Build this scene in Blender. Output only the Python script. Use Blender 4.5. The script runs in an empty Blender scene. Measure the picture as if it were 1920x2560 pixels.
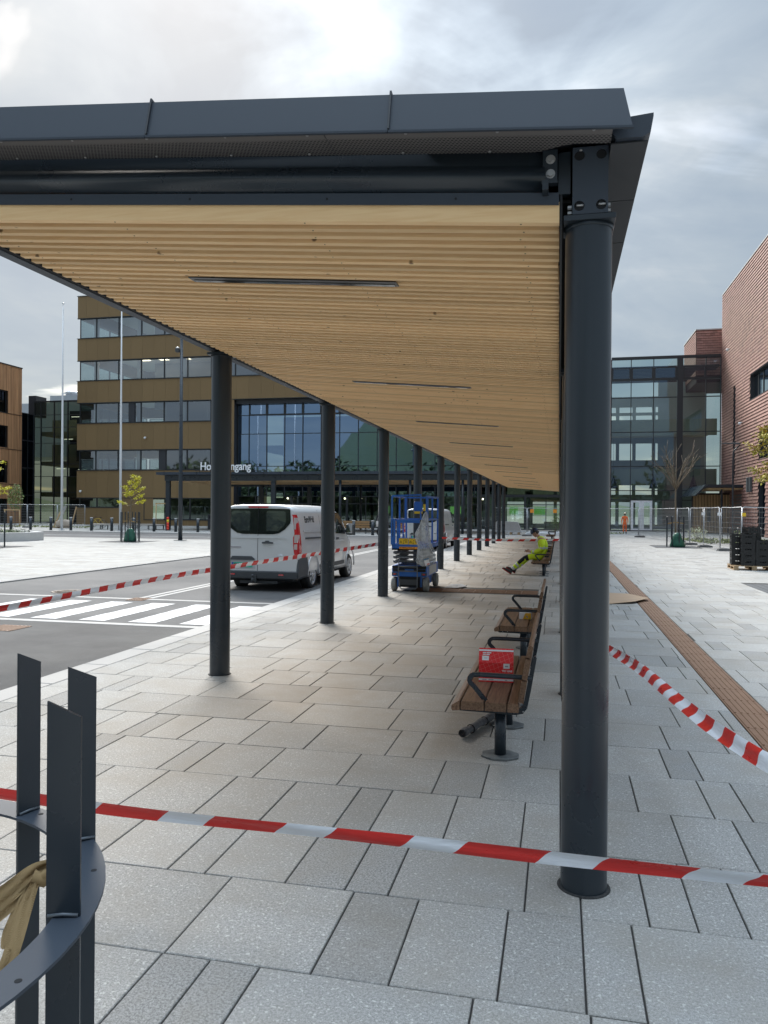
import bpy, bmesh, math, random
from mathutils import Vector, Matrix, Euler
R = math.radians
PI = math.pi
rnd = random.Random(7)
sc = bpy.context.scene

# ---------------------------------------------------------------- camera
YAW, PITCH, ROLL = R(12.739), R(-0.104), R(0.427)
CAM = Vector((0, 0, 1.8))
right = Vector((math.cos(YAW), math.sin(YAW), 0))
fwd = Vector((-math.sin(YAW), math.cos(YAW), 0))
up = Vector((0, 0, 1))
f2 = fwd * math.cos(PITCH) + up * math.sin(PITCH)
u2 = up * math.cos(PITCH) - fwd * math.sin(PITCH)
r3 = right * math.cos(ROLL) + u2 * math.sin(ROLL)
u3 = u2 * math.cos(ROLL) - right * math.sin(ROLL)
cam = bpy.data.cameras.new('camera')
camo = bpy.data.objects.new('camera', cam)
sc.collection.objects.link(camo)
m = Matrix((r3, u3, -f2)).transposed().to_4x4()
m.translation = CAM
camo.matrix_world = m
cam.sensor_fit = 'VERTICAL'
cam.sensor_height = 32.0
cam.lens = 1937.2 / 2560 * 32.0
cam.clip_start = 0.05
cam.clip_end = 3000
sc.camera = camo

# ---------------------------------------------------------------- world, sun, exposure
SUN_EL, SUN_AZ = R(38), R(-28)        # azimuth from +Y towards +X
w = bpy.data.worlds.new('World')
sc.world = w
w.use_nodes = True
nt = w.node_tree
nt.nodes.clear()
N = nt.nodes.new
L = nt.links.new
out = N('ShaderNodeOutputWorld')
bg = N('ShaderNodeBackground')
bg.inputs[1].default_value = 0.1
sky = N('ShaderNodeTexSky')
sky.sky_type = 'NISHITA'
sky.sun_disc = False
sky.sun_elevation = SUN_EL
sky.sun_rotation = SUN_AZ
sky.air_density = 1.2
sky.dust_density = 2.0
tc = N('ShaderNodeTexCoord')
sep = N('ShaderNodeSeparateXYZ')
L(tc.outputs['Generated'], sep.inputs[0])


def mth(op, a, b=None, c=None):
    n = N('ShaderNodeMath')
    n.operation = op
    for i, v in enumerate((a, b, c)):
        if v is None:
            continue
        if isinstance(v, (int, float)):
            n.inputs[i].default_value = v
        else:
            L(v, n.inputs[i])
    return n.outputs[0]


zc = mth('MAXIMUM', sep.outputs[2], 0.0)
den = mth('ADD', zc, 0.16)
comb = N('ShaderNodeCombineXYZ')
L(mth('DIVIDE', sep.outputs[0], den), comb.inputs[0])
L(mth('DIVIDE', sep.outputs[1], den), comb.inputs[1])
comb.inputs[2].default_value = 3.1


def cloud_noise(scale, detail, rough, dist, off):
    mp = N('ShaderNodeMapping')
    mp.inputs['Location'].default_value = off
    L(comb.outputs[0], mp.inputs[0])
    n = N('ShaderNodeTexNoise')
    n.inputs['Scale'].default_value = scale
    n.inputs['Detail'].default_value = detail
    n.inputs['Roughness'].default_value = rough
    n.inputs['Distortion'].default_value = dist
    L(mp.outputs[0], n.inputs['Vector'])
    return n.outputs['Fac']


def ramp(fac, stops):
    r = N('ShaderNodeValToRGB')
    cr = r.color_ramp
    while len(cr.elements) < len(stops):
        cr.elements.new(0.5)
    for e, (p, c) in zip(cr.elements, stops):
        e.position = p
        e.color = (*c, 1) if len(c) == 3 else c
    L(fac, r.inputs[0])
    return r.outputs[0]


n1 = cloud_noise(1.3, 6, 0.55, 0.5, (1.3, 0.4, 0))
n2 = cloud_noise(3.4, 5, 0.55, 0.6, (4.0, 2.0, 0))
big = mth('ADD', mth('MULTIPLY', n1, 0.72), mth('MULTIPLY', n2, 0.28))
# cloud body: blue grey undersides to bright thin parts
cl = ramp(big, [(0.36, (1.08, 1.34, 1.66)), (0.46, (1.22, 1.48, 1.76)), (0.55, (1.42, 1.65, 1.86)), (0.68, (2.05, 2.14, 2.18))])
# the brighter veil round the hidden sun, and an overcast zenith boosted out of view to light the ground
sd = Vector((math.sin(SUN_AZ) * math.cos(SUN_EL), math.cos(SUN_AZ) * math.cos(SUN_EL), math.sin(SUN_EL)))
dp = N('ShaderNodeVectorMath')
dp.operation = 'DOT_PRODUCT'
L(tc.outputs['Generated'], dp.inputs[0])
gd_ = Vector((math.sin(R(-12)) * math.cos(R(33)), math.cos(R(-12)) * math.cos(R(33)), math.sin(R(33))))
dp.inputs[1].default_value = gd_
glow = mth('POWER', mth('MAXIMUM', dp.outputs['Value'], 0.0), 30.0)
gl2 = mth('MULTIPLY', glow, mth('MULTIPLY', mth('SUBTRACT', big, 0.42), 5.0))
gl2 = mth('MAXIMUM', gl2, 0.0)
zen = mth('MULTIPLY', mth('POWER', zc, 6.5), 9.0)
fac = mth('ADD', mth('ADD', 0.93, mth('MULTIPLY', gl2, 1.3)), zen)
sc_ = N('ShaderNodeVectorMath')
sc_.operation = 'SCALE'
L(cl, sc_.inputs[0])
L(fac, sc_.inputs['Scale'])
mixn = N('ShaderNodeMix')
mixn.data_type = 'RGBA'
# nearly closed cover; a little of the clear sky shows through the thinnest parts
cov = ramp(n1, [(0.60, (0.94, 0.94, 0.94)), (0.72, (0.72, 0.72, 0.72))])
L(cov, mixn.inputs[0])
L(sky.outputs[0], mixn.inputs[6])
L(sc_.outputs[0], mixn.inputs[7])
L(mixn.outputs[2], bg.inputs[0])
L(bg.outputs[0], out.inputs[0])

sun = bpy.data.lights.new('sun', 'SUN')
sun.energy = 2.0
sun.angle = R(26)
sun.color = (1.0, 0.95, 0.88)
suno = bpy.data.objects.new('sun', sun)
sc.collection.objects.link(suno)
suno.rotation_euler = (-sd).to_track_quat('-Z', 'Y').to_euler()
suno.location = (0, 30, 60)
sc.view_settings.view_transform = 'Standard'
sc.view_settings.look = 'None'
sc.view_settings.gamma = 1
sc.view_settings.exposure = 1.55
sc.view_settings.use_curve_mapping = False
sc.cycles.max_bounces = 7
sc.cycles.transparent_max_bounces = 12

# ---------------------------------------------------------------- materials
MATS = {}


def mat(name, col, rough=0.6, metal=0.0, var=0.0, vscale=3.0, vcol=None, bump=0.0, bscale=40.0, tone=False,
        coord='Object', emit=None, spec=0.5, stretch=None, coat=0.0, rand=0.0, alpha=1.0):
    """Principled paint/stone/wood; var mixes towards vcol with a noise, tone multiplies by the face attribute."""
    if name in MATS:
        return MATS[name]
    mt = bpy.data.materials.new(name)
    mt.use_nodes = True
    t = mt.node_tree
    b = t.nodes['Principled BSDF']
    b.inputs['Roughness'].default_value = rough
    b.inputs['Metallic'].default_value = metal
    b.inputs['Specular IOR Level'].default_value = spec
    b.inputs['Coat Weight'].default_value = coat
    b.inputs['Alpha'].default_value = alpha
    cur = None
    rgb = t.nodes.new('ShaderNodeRGB')
    rgb.outputs[0].default_value = (*col, 1)
    cur = rgb.outputs[0]
    need = var > 0 or bump > 0
    if need:
        c = t.nodes.new('ShaderNodeTexCoord')
        mp = t.nodes.new('ShaderNodeMapping')
        t.links.new(c.outputs[coord], mp.inputs[0])
        if stretch:
            mp.inputs['Scale'].default_value = stretch
    if var > 0:
        n = t.nodes.new('ShaderNodeTexNoise')
        n.inputs['Scale'].default_value = vscale
        n.inputs['Detail'].default_value = 6
        n.inputs['Roughness'].default_value = 0.62
        t.links.new(mp.outputs[0], n.inputs['Vector'])
        mr = t.nodes.new('ShaderNodeMapRange')
        mr.inputs['From Min'].default_value = 0.32
        mr.inputs['From Max'].default_value = 0.68
        mr.inputs['To Max'].default_value = var
        t.links.new(n.outputs['Fac'], mr.inputs['Value'])
        mx = t.nodes.new('ShaderNodeMix')
        mx.data_type = 'RGBA'
        t.links.new(mr.outputs[0], mx.inputs[0])
        t.links.new(cur, mx.inputs[6])
        mx.inputs[7].default_value = (*(vcol or tuple(x * 0.5 for x in col)), 1)
        cur = mx.outputs[2]
        rr = t.nodes.new('ShaderNodeMapRange')
        rr.inputs['To Min'].default_value = max(0, rough - 0.07)
        rr.inputs['To Max'].default_value = min(1, rough + 0.1)
        t.links.new(n.outputs['Fac'], rr.inputs['Value'])
        t.links.new(rr.outputs[0], b.inputs['Roughness'])
    if tone or rand:
        sca = t.nodes.new('ShaderNodeVectorMath')
        sca.operation = 'SCALE'
        t.links.new(cur, sca.inputs[0])
        if tone:
            at = t.nodes.new('ShaderNodeAttribute')
            at.attribute_name = 'tone'
            t.links.new(at.outputs['Fac'], sca.inputs['Scale'])
        else:
            oi = t.nodes.new('ShaderNodeObjectInfo')
            mr = t.nodes.new('ShaderNodeMapRange')
            mr.inputs['To Min'].default_value = 1 - rand
            mr.inputs['To Max'].default_value = 1 + rand
            t.links.new(oi.outputs['Random'], mr.inputs['Value'])
            t.links.new(mr.outputs[0], sca.inputs['Scale'])
        cur = sca.outputs[0]
    t.links.new(cur, b.inputs['Base Color'])
    if bump > 0:
        n = t.nodes.new('ShaderNodeTexNoise')
        n.inputs['Scale'].default_value = bscale
        n.inputs['Detail'].default_value = 4
        t.links.new(mp.outputs[0], n.inputs['Vector'])
        bp = t.nodes.new('ShaderNodeBump')
        bp.inputs['Strength'].default_value = bump
        bp.inputs['Distance'].default_value = 0.01
        t.links.new(n.outputs['Fac'], bp.inputs['Height'])
        t.links.new(bp.outputs[0], b.inputs['Normal'])
    if emit:
        b.inputs['Emission Color'].default_value = (*emit[0], 1)
        b.inputs['Emission Strength'].default_value = emit[1]
    MATS[name] = mt
    return mt


def glass_mat(name, trans, refl, fac, rough=0.02, wob=0.0):
    """Coated architectural glass: a tinted pane one can look through, with a strong mirror coat."""
    mt = bpy.data.materials.new(name)
    mt.use_nodes = True
    t = mt.node_tree
    t.nodes.clear()
    o = t.nodes.new('ShaderNodeOutputMaterial')
    tr = t.nodes.new('ShaderNodeBsdfTransparent')
    tr.inputs[0].default_value = (*trans, 1)
    g = t.nodes.new('ShaderNodeBsdfGlossy')
    g.inputs[0].default_value = (*refl, 1)
    g.inputs['Roughness'].default_value = rough
    lw = t.nodes.new('ShaderNodeFresnel')
    lw.inputs[0].default_value = 1.5
    ad = t.nodes.new('ShaderNodeMath')
    ad.operation = 'ADD'
    ad.use_clamp = True
    ad.inputs[1].default_value = fac
    t.links.new(lw.outputs[0], ad.inputs[0])
    mx = t.nodes.new('ShaderNodeMixShader')
    t.links.new(ad.outputs[0], mx.inputs[0])
    t.links.new(tr.outputs[0], mx.inputs[1])
    t.links.new(g.outputs[0], mx.inputs[2])
    t.links.new(mx.outputs[0], o.inputs[0])
    if wob:
        c = t.nodes.new('ShaderNodeTexCoord')
        n = t.nodes.new('ShaderNodeTexNoise')
        n.inputs['Scale'].default_value = 0.55
        n.inputs['Detail'].default_value = 1
        t.links.new(c.outputs['Object'], n.inputs['Vector'])
        bp = t.nodes.new('ShaderNodeBump')
        bp.inputs['Strength'].default_value = wob
        bp.inputs['Distance'].default_value = 0.02
        t.links.new(n.outputs['Fac'], bp.inputs['Height'])
        t.links.new(bp.outputs[0], g.inputs['Normal'])
    MATS[name] = mt
    return mt


def paving_mat(name, base, speck, fleck, stain_shade):
    mt = bpy.data.materials.new(name)
    mt.use_nodes = True
    t = mt.node_tree
    b = t.nodes['Principled BSDF']
    b.inputs['Roughness'].default_value = 0.85
    b.inputs['Specular IOR Level'].default_value = 0.3
    g = t.nodes.new('ShaderNodeNewGeometry')

    def noise(scale, detail=2, rough=0.5):
        n = t.nodes.new('ShaderNodeTexNoise')
        n.inputs['Scale'].default_value = scale
        n.inputs['Detail'].default_value = detail
        n.inputs['Roughness'].default_value = rough
        t.links.new(g.outputs['Position'], n.inputs['Vector'])
        return n.outputs['Fac']

    def rng(v, a, b_, c, d):
        r = t.nodes.new('ShaderNodeMapRange')
        for k, x in zip(('From Min', 'From Max', 'To Min', 'To Max'), (a, b_, c, d)):
            r.inputs[k].default_value = x
        t.links.new(v, r.inputs['Value'])
        return r.outputs[0]

    def mix(fac, a, colb, mode='MIX'):
        x = t.nodes.new('ShaderNodeMix')
        x.data_type = 'RGBA'
        x.blend_type = mode
        t.links.new(fac, x.inputs[0])
        if isinstance(a, tuple):
            x.inputs[6].default_value = (*a, 1)
        else:
            t.links.new(a, x.inputs[6])
        x.inputs[7].default_value = (*colb, 1)
        return x.outputs[2]
    c = mix(rng(noise(95, 3, 0.7), 0.42, 0.62, 0, speck), base, tuple(x * 0.42 for x in base))
    c = mix(rng(noise(300, 1), 0.52, 0.66, 0, speck * 0.9), c, tuple(x * 0.3 for x in base))
    c = mix(rng(noise(58, 1), 0.63, 0.70, 0, fleck), c, (0.62, 0.61, 0.57))
    c = mix(rng(noise(1.7, 6, 0.65), 0.42, 0.68, 0, 0.55), c, tuple(x * y for x, y in zip(base, (0.66, 0.61, 0.54))))
    c = mix(rng(noise(14, 5, 0.7), 0.60, 0.80, 0, 0.3), c, tuple(x * 0.5 for x in base))
    if stain_shade:      # brown damp stain with some canopy shade painted in, between the column rows
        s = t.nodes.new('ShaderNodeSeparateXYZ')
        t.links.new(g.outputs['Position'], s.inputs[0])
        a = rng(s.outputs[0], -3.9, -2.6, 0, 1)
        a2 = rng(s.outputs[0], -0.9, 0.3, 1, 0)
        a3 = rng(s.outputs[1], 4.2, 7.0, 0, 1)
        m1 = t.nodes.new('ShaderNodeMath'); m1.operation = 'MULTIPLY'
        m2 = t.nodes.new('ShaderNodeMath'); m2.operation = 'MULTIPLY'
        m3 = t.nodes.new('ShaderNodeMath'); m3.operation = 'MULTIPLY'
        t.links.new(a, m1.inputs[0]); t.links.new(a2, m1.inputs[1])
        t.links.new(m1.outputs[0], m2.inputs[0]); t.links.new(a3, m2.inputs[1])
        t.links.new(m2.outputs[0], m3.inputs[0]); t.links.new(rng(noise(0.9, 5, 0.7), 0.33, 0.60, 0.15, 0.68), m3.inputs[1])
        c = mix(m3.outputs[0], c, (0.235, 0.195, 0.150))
    at = t.nodes.new('ShaderNodeAttribute')
    at.attribute_name = 'tone'
    sc2 = t.nodes.new('ShaderNodeVectorMath')
    sc2.operation = 'SCALE'
    t.links.new(c, sc2.inputs[0])
    t.links.new(at.outputs['Fac'], sc2.inputs['Scale'])
    t.links.new(sc2.outputs[0], b.inputs['Base Color'])
    bp = t.nodes.new('ShaderNodeBump')
    bp.inputs['Strength'].default_value = 0.35
    bp.inputs['Distance'].default_value = 0.004
    t.links.new(noise(140, 3), bp.inputs['Height'])
    t.links.new(bp.outputs[0], b.inputs['Normal'])
    MATS[name] = mt
    return mt


def wood_mat(name, base, dark, knot, stretch, scale=1.0, rand=0.1, rough=0.6):
    mt = bpy.data.materials.new(name)
    mt.use_nodes = True
    t = mt.node_tree
    b = t.nodes['Principled BSDF']
    b.inputs['Roughness'].default_value = rough
    b.inputs['Specular IOR Level'].default_value = 0.3
    c = t.nodes.new('ShaderNodeTexCoord')
    oi = t.nodes.new('ShaderNodeObjectInfo')
    ofs = t.nodes.new('ShaderNodeVectorMath')
    ofs.operation = 'MULTIPLY_ADD'
    t.links.new(oi.outputs['Random'], ofs.inputs[0])
    ofs.inputs[1].default_value = (37, 53, 71)
    t.links.new(c.outputs['Object'], ofs.inputs[2])
    mp = t.nodes.new('ShaderNodeMapping')
    mp.inputs['Scale'].default_value = stretch
    t.links.new(ofs.outputs[0], mp.inputs[0])
    n = t.nodes.new('ShaderNodeTexNoise')
    n.inputs['Scale'].default_value = 9 * scale
    n.inputs['Detail'].default_value = 5
    n.inputs['Distortion'].default_value = 0.6
    t.links.new(mp.outputs[0], n.inputs['Vector'])
    r = t.nodes.new('ShaderNodeValToRGB')
    r.color_ramp.elements[0].position = 0.34
    r.color_ramp.elements[0].color = (*dark, 1)
    r.color_ramp.elements[1].position = 0.6
    r.color_ramp.elements[1].color = (*base, 1)
    t.links.new(n.outputs['Fac'], r.inputs[0])
    v = t.nodes.new('ShaderNodeTexVoronoi')
    v.inputs['Scale'].default_value = 5.5
    t.links.new(ofs.outputs[0], v.inputs['Vector'])
    mr = t.nodes.new('ShaderNodeMapRange')
    mr.inputs['From Min'].default_value = 0.055
    mr.inputs['From Max'].default_value = 0.10
    mr.inputs['To Min'].default_value = knot
    mr.inputs['To Max'].default_value = 0
    t.links.new(v.outputs['Distance'], mr.inputs['Value'])
    mx = t.nodes.new('ShaderNodeMix')
    mx.data_type = 'RGBA'
    t.links.new(mr.outputs[0], mx.inputs[0])
    t.links.new(r.outputs[0], mx.inputs[6])
    mx.inputs[7].default_value = (0.10, 0.045, 0.02, 1)
    s = t.nodes.new('ShaderNodeVectorMath')
    s.operation = 'SCALE'
    t.links.new(mx.outputs[2], s.inputs[0])
    m2 = t.nodes.new('ShaderNodeMapRange')
    m2.inputs['To Min'].default_value = 1 - rand
    m2.inputs['To Max'].default_value = 1 + rand
    t.links.new(oi.outputs['Random'], m2.inputs['Value'])
    at = t.nodes.new('ShaderNodeAttribute')
    at.attribute_name = 'tone'
    t.links.new(m2.outputs[0], s.inputs['Scale'])
    t.links.new(s.outputs[0], b.inputs['Base Color'])
    bp = t.nodes.new('ShaderNodeBump')
    bp.inputs['Strength'].default_value = 0.10
    bp.inputs['Distance'].default_value = 0.002
    t.links.new(n.outputs['Fac'], bp.inputs['Height'])
    t.links.new(bp.outputs[0], b.inputs['Normal'])
    MATS[name] = mt
    return mt


STEEL = mat('anthracite paint', (0.017, 0.025, 0.034), 0.27, 0.0, 0.45, 1.6, (0.028, 0.037, 0.045), 0.06, 7.0, spec=0.5)
FLASH = mat('slate sheet metal', (0.042, 0.054, 0.072), 0.5, 0.0, 0.35, 1.1, (0.054, 0.068, 0.088), spec=0.35)
SOFFIT = mat('soffit sheet', (0.030, 0.033, 0.038), 0.5)
BLACK = mat('black rubber', (0.012, 0.012, 0.013), 0.75, var=0.3, vscale=8, vcol=(0.03, 0.03, 0.03))
DARK = mat('dark recess', (0.008, 0.009, 0.011), 0.8)
ZINC = mat('zinc bolt', (0.42, 0.42, 0.42), 0.4, 0.7)
GALV = mat('galvanised steel', (0.40, 0.42, 0.44), 0.42, 0.6, 0.4, 6, (0.30, 0.31, 0.33))
SPRUCE = wood_mat('spruce slat', (0.88, 0.62, 0.34), (0.82, 0.55, 0.285), 0.85, (0.35, 5, 5), 1.0, 0.14)
OILED = wood_mat('oiled bench wood', (0.22, 0.130, 0.080), (0.115, 0.064, 0.038), 0.0, (14, 0.7, 14), 0.6, 0.14, 0.5)
TIMBER = wood_mat('rough timber', (0.44, 0.31, 0.18), (0.28, 0.19, 0.11), 0.3, (6, 6, 0.6), 1.0, 0.15)
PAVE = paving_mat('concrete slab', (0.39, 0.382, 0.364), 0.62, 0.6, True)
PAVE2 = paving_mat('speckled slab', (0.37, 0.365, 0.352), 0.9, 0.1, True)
ASPH = mat('asphalt', (0.027, 0.027, 0.029), 0.88, 0, 0.85, 0.8, (0.10, 0.098, 0.094), 0.6, 120, coord='Object')
ASPH2 = mat('asphalt worn', (0.105, 0.103, 0.102), 0.88, 0, 0.7, 0.45, (0.058, 0.058, 0.060), 0.5, 120)
KERB = mat('granite kerb', (0.34, 0.33, 0.315), 0.8, 0, 0.4, 60, (0.26, 0.25, 0.24), 0.2, 90, tone=False, rand=0.08)
PAINT = mat('road paint', (0.54, 0.55, 0.56), 0.7, 0, 0.75, 6, (0.30, 0.30, 0.30), 0.2, 60)
JOINT = mat('joint sand', (0.035, 0.033, 0.031), 0.95, 0, 0.5, 50, (0.06, 0.055, 0.05))
CORTEN = mat('brown cast paving', (0.165, 0.082, 0.042), 0.62, 0.1, 0.7, 5, (0.23, 0.135, 0.082), 0.1, 60)
WHITE = mat('white paint', (0.78, 0.79, 0.80), 0.35, spec=0.5)
CONC = mat('cast concrete', (0.50, 0.50, 0.49), 0.8, 0, 0.4, 2.2, (0.38, 0.38, 0.37), 0.2, 25)
RED = mat('tape red', (0.62, 0.022, 0.018), 0.28, 0, 0.3, 8, (0.46, 0.02, 0.015), 0.45, 22, stretch=(0.5, 0.5, 2.5))
TWHITE = mat('tape white', (0.74, 0.76, 0.80), 0.28, 0, 0.3, 8, (0.58, 0.61, 0.66), 0.45, 22, stretch=(0.5, 0.5, 2.5))

# ---------------------------------------------------------------- mesh helpers
COL = sc.collection


class MB:
    def __init__(s):
        s.v, s.f, s.m, s.s, s.t = [], [], [], [], []
        s.tone = 1.0

    def add(s, vs, fs, mi=0, smooth=False, M=None):
        o = len(s.v)
        if M is not None:
            vs = [M @ Vector(p) for p in vs]
        s.v += [tuple(p) for p in vs]
        for f in fs:
            s.f.append(tuple(o + i for i in f))
            s.m.append(mi)
            s.s.append(smooth)
            s.t.append(s.tone)
        return s

    def box(s, x0, x1, y0, y1, z0, z1, mi=0, M=None):
        return s.add([(x0, y0, z0), (x1, y0, z0), (x1, y1, z0), (x0, y1, z0), (x0, y0, z1), (x1, y0, z1), (x1, y1, z1), (x0, y1, z1)],
                     [(0, 3, 2, 1), (4, 5, 6, 7), (0, 1, 5, 4), (1, 2, 6, 5), (2, 3, 7, 6), (3, 0, 4, 7)], mi, False, M)

    def slab(s, x0, x1, y0, y1, z0, z1, c=0.004, mi=0):
        """box without its bottom, its top edge chamfered"""
        vs = [(x0, y0, z0), (x1, y0, z0), (x1, y1, z0), (x0, y1, z0), (x0, y0, z1 - c), (x1, y0, z1 - c), (x1, y1, z1 - c), (x0, y1, z1 - c),
              (x0 + c, y0 + c, z1), (x1 - c, y0 + c, z1), (x1 - c, y1 - c, z1), (x0 + c, y1 - c, z1)]
        fs = [(8, 9, 10, 11)]
        for i in range(4):
            j = (i + 1) % 4
            fs += [(i, j, j + 4, i + 4), (i + 4, j + 4, j + 8, i + 8)]
        return s.add(vs, fs, mi)

    def cbox(s, x0, x1, y0, y1, z0, z1, c=0.005, mi=0, M=None):
        """box with all its long vertical and top edges chamfered (octagonal plan)"""
        def ring(z, i):
            return [(x0 + i + c, y0 + i, z), (x1 - i - c, y0 + i, z), (x1 - i, y0 + i + c, z), (x1 - i, y1 - i - c, z), (x1 - i - c, y1 - i, z),
                    (x0 + i + c, y1 - i, z), (x0 + i, y1 - i - c, z), (x0 + i, y0 + i + c, z)]
        return s.loft([ring(z0, c), ring(z0 + c, 0), ring(z1 - c, 0), ring(z1, c)], mi=mi, M=M)

    def loft(s, rings, mi=0, smooth=False, caps=True, M=None, closed=True):
        n = len(rings[0])
        vs = [p for r in rings for p in r]
        fs = []
        for k in range(len(rings) - 1):
            for i in range(n if closed else n - 1):
                j = (i + 1) % n
                fs.append((k * n + i, k * n + j, (k + 1) * n + j, (k + 1) * n + i))
        s.add(vs, fs, mi, smooth, M)
        if caps:
            o = len(s.v) - len(vs)
            s.f += [tuple(o + i for i in range(n - 1, -1, -1)), tuple(o + (len(rings) - 1) * n + i for i in range(n))]
            s.m += [mi, mi]
            s.s += [False, False]
            s.t += [s.tone, s.tone]
        return s

    def cyl(s, p0, p1, r0, r1=None, n=16, mi=0, caps=True, smooth=True):
        return s.tube([p0, p1], [r0, r0 if r1 is None else r1], n, mi, caps, smooth)

    def tube(s, path, r, n=10, mi=0, caps=True, smooth=True, flat=None, hint=None):
        path = [Vector(p) for p in path]
        if isinstance(r, (int, float)):
            r = [r] * len(path)
        rings = []
        prev = None
        for i, p in enumerate(path):
            a = path[max(i - 1, 0)]
            b = path[min(i + 1, len(path) - 1)]
            d = (b - a).normalized()
            if prev is None:
                h = Vector(hint) if hint else (Vector((0, 0, 1)) if abs(d.z) < 0.9 else Vector((1, 0, 0)))
                u = (h - d * h.dot(d)).normalized()
            else:
                u = (prev - d * prev.dot(d)).normalized()
            prev = u
            v = d.cross(u)
            if flat:      # rectangular section: flat = (half along u, half along v)
                rings.append([p + u * (a_ * flat[0]) + v * (b_ * flat[1]) for a_, b_ in ((1, 1), (-1, 1), (-1, -1), (1, -1))])
            else:
                rings.append([p + (u * math.cos(2 * PI * k / n) + v * math.sin(2 * PI * k / n)) * r[i] for k in range(n)])
        return s.loft(rings, mi, smooth and not flat, caps)

    def lathe(s, prof, n=24, mi=0, c=(0, 0, 0), M=None, smooth=True, caps=True):
        rings = [[(c[0] + r * math.cos(2 * PI * k / n), c[1] + r * math.sin(2 * PI * k / n), c[2] + z) for k in range(n)] for r, z in prof]
        return s.loft(rings, mi, smooth, caps, M)

    def prism(s, poly, a, b, axis='Y', mi=0, M=None):
        def P(p, t):
            return {'Y': (p[0], t, p[1]), 'X': (t, p[0], p[1]), 'Z': (p[0], p[1], t)}[axis]
        return s.loft([[P(p, a) for p in poly], [P(p, b) for p in poly]], mi, False, True, M)

    def sphere(s, c, r, n=12, m=8, mi=0, M=None):
        rx, ry, rz = (r, r, r) if isinstance(r, (int, float)) else r
        rings = []
        for i in range(1, m):
            a = PI * i / m
            rings.append([(c[0] + rx * math.sin(a) * math.cos(2 * PI * k / n), c[1] + ry * math.sin(a) * math.sin(2 * PI * k / n), c[2] - rz * math.cos(a)) for k in range(n)])
        return s.loft(rings, mi, True, True, M)

    def build(s, name, mats, parent=None, fix=True, loc=None, rot=None, **props):
        me = bpy.data.meshes.new(name)
        me.from_pydata(s.v, [], s.f)
        for q in (mats if isinstance(mats, (list, tuple)) else [mats]):
            me.materials.append(q)
        me.polygons.foreach_set('material_index', s.m)
        me.polygons.foreach_set('use_smooth', s.s)
        if fix and len(s.f) < 60000:
            bm = bmesh.new()
            bm.from_mesh(me)
            bmesh.ops.recalc_face_normals(bm, faces=bm.faces)
            bm.to_mesh(me)
            bm.free()
        at = me.attributes.new('tone', 'FLOAT', 'FACE')
        at.data.foreach_set('value', s.t)
        me.update()
        return obj(name, me, parent, loc, rot, **props)


def obj(name, me, parent=None, loc=None, rot=None, **props):
    o = bpy.data.objects.new(name, me)
    COL.objects.link(o)
    if parent:
        o.parent = parent
    if loc:
        o.location = loc
    if rot:
        o.rotation_euler = rot
    for k, v in props.items():
        o[k] = v
    return o


def thing(name, label, cat, loc=(0, 0, 0), rz=0.0, group=None, kind=None):
    o = bpy.data.objects.new(name, None)
    o.empty_display_size = 0.2
    COL.objects.link(o)
    o.location = loc
    o.rotation_euler = (0, 0, rz)
    if kind:
        o['kind'] = kind
    else:
        o['label'] = label
        o['category'] = cat
    if kind and label:
        o['label'] = label
    if group:
        o['group'] = group
    return o


def kids(o):
    return [c for c in bpy.data.objects if c.parent == o]


def dup(root, loc, rz=None, label=None, skip=(), scale=None):
    """copy a thing with its parts and their sub-parts; meshes are shared"""
    r = root.copy()
    COL.objects.link(r)
    r.location = loc
    if rz is not None:
        r.rotation_euler = (0, 0, rz)
    if scale:
        r.scale = scale
    if label:
        r['label'] = label
    for ch in root.children:
        if ch.name.split('.')[0] in skip:
            continue
        c = ch.copy()
        COL.objects.link(c)
        c.parent = r
        for g in ch.children:
            d = g.copy()
            COL.objects.link(d)
            d.parent = c
    return r


def text_mesh(name, txt, size, mt, M, parent, depth=0.003, bold=0.0, sx=1.0):
    cu = bpy.data.curves.new(name, 'FONT')
    cu.body = txt
    cu.size = size
    cu.extrude = depth
    cu.offset = bold
    o = bpy.data.objects.new(name, cu)
    COL.objects.link(o)
    bpy.context.view_layer.update()
    me = bpy.data.meshes.new_from_object(o)
    bpy.data.objects.remove(o)
    bpy.data.curves.remove(cu)
    me.transform(M @ Matrix.Diagonal((sx, 1, 1, 1)))
    me.materials.clear()
    me.materials.append(mt)
    return obj(name, me, parent)


# text frames: text lies in local xy with z as normal; these turn it to face -Y, +X ...
FACE_MY = Matrix.Rotation(PI / 2, 4, 'X')
FACE_PX = Matrix.Rotation(PI / 2, 4, 'Z') @ Matrix.Rotation(PI / 2, 4, 'X')


def leaves(mbs, c, rad, n, size, tones=(0.6, 1.3), mi=0, rr=None, shell=0.4):
    """leaf sized quads through an ellipsoid"""
    q = rr or rnd
    for _ in range(n):
        while True:
            p = Vector((q.uniform(-1, 1), q.uniform(-1, 1), q.uniform(-1, 1)))
            if shell < p.length < 1 or (p.length < 1 and q.random() < 0.35):
                break
        p = Vector((c[0] + p.x * rad[0], c[1] + p.y * rad[1], c[2] + p.z * rad[2]))
        leaf(mbs, p, size * q.uniform(0.6, 1.3), q.uniform(*tones), mi, q)


def leaf(mbs, p, s, tone, mi, q):
    e = Euler((q.uniform(-1, 1), q.uniform(-1, 1), q.uniform(0, 6.28))).to_matrix()
    a, b = e @ Vector((s, 0, 0)), e @ Vector((0, s * 0.55, 0))
    mbs.tone = tone
    mbs.add([p - a, p + b * 0.8, p + a, p - b * 0.8], [(0, 1, 2, 3)], mi)
    mbs.tone = 1.0
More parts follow.
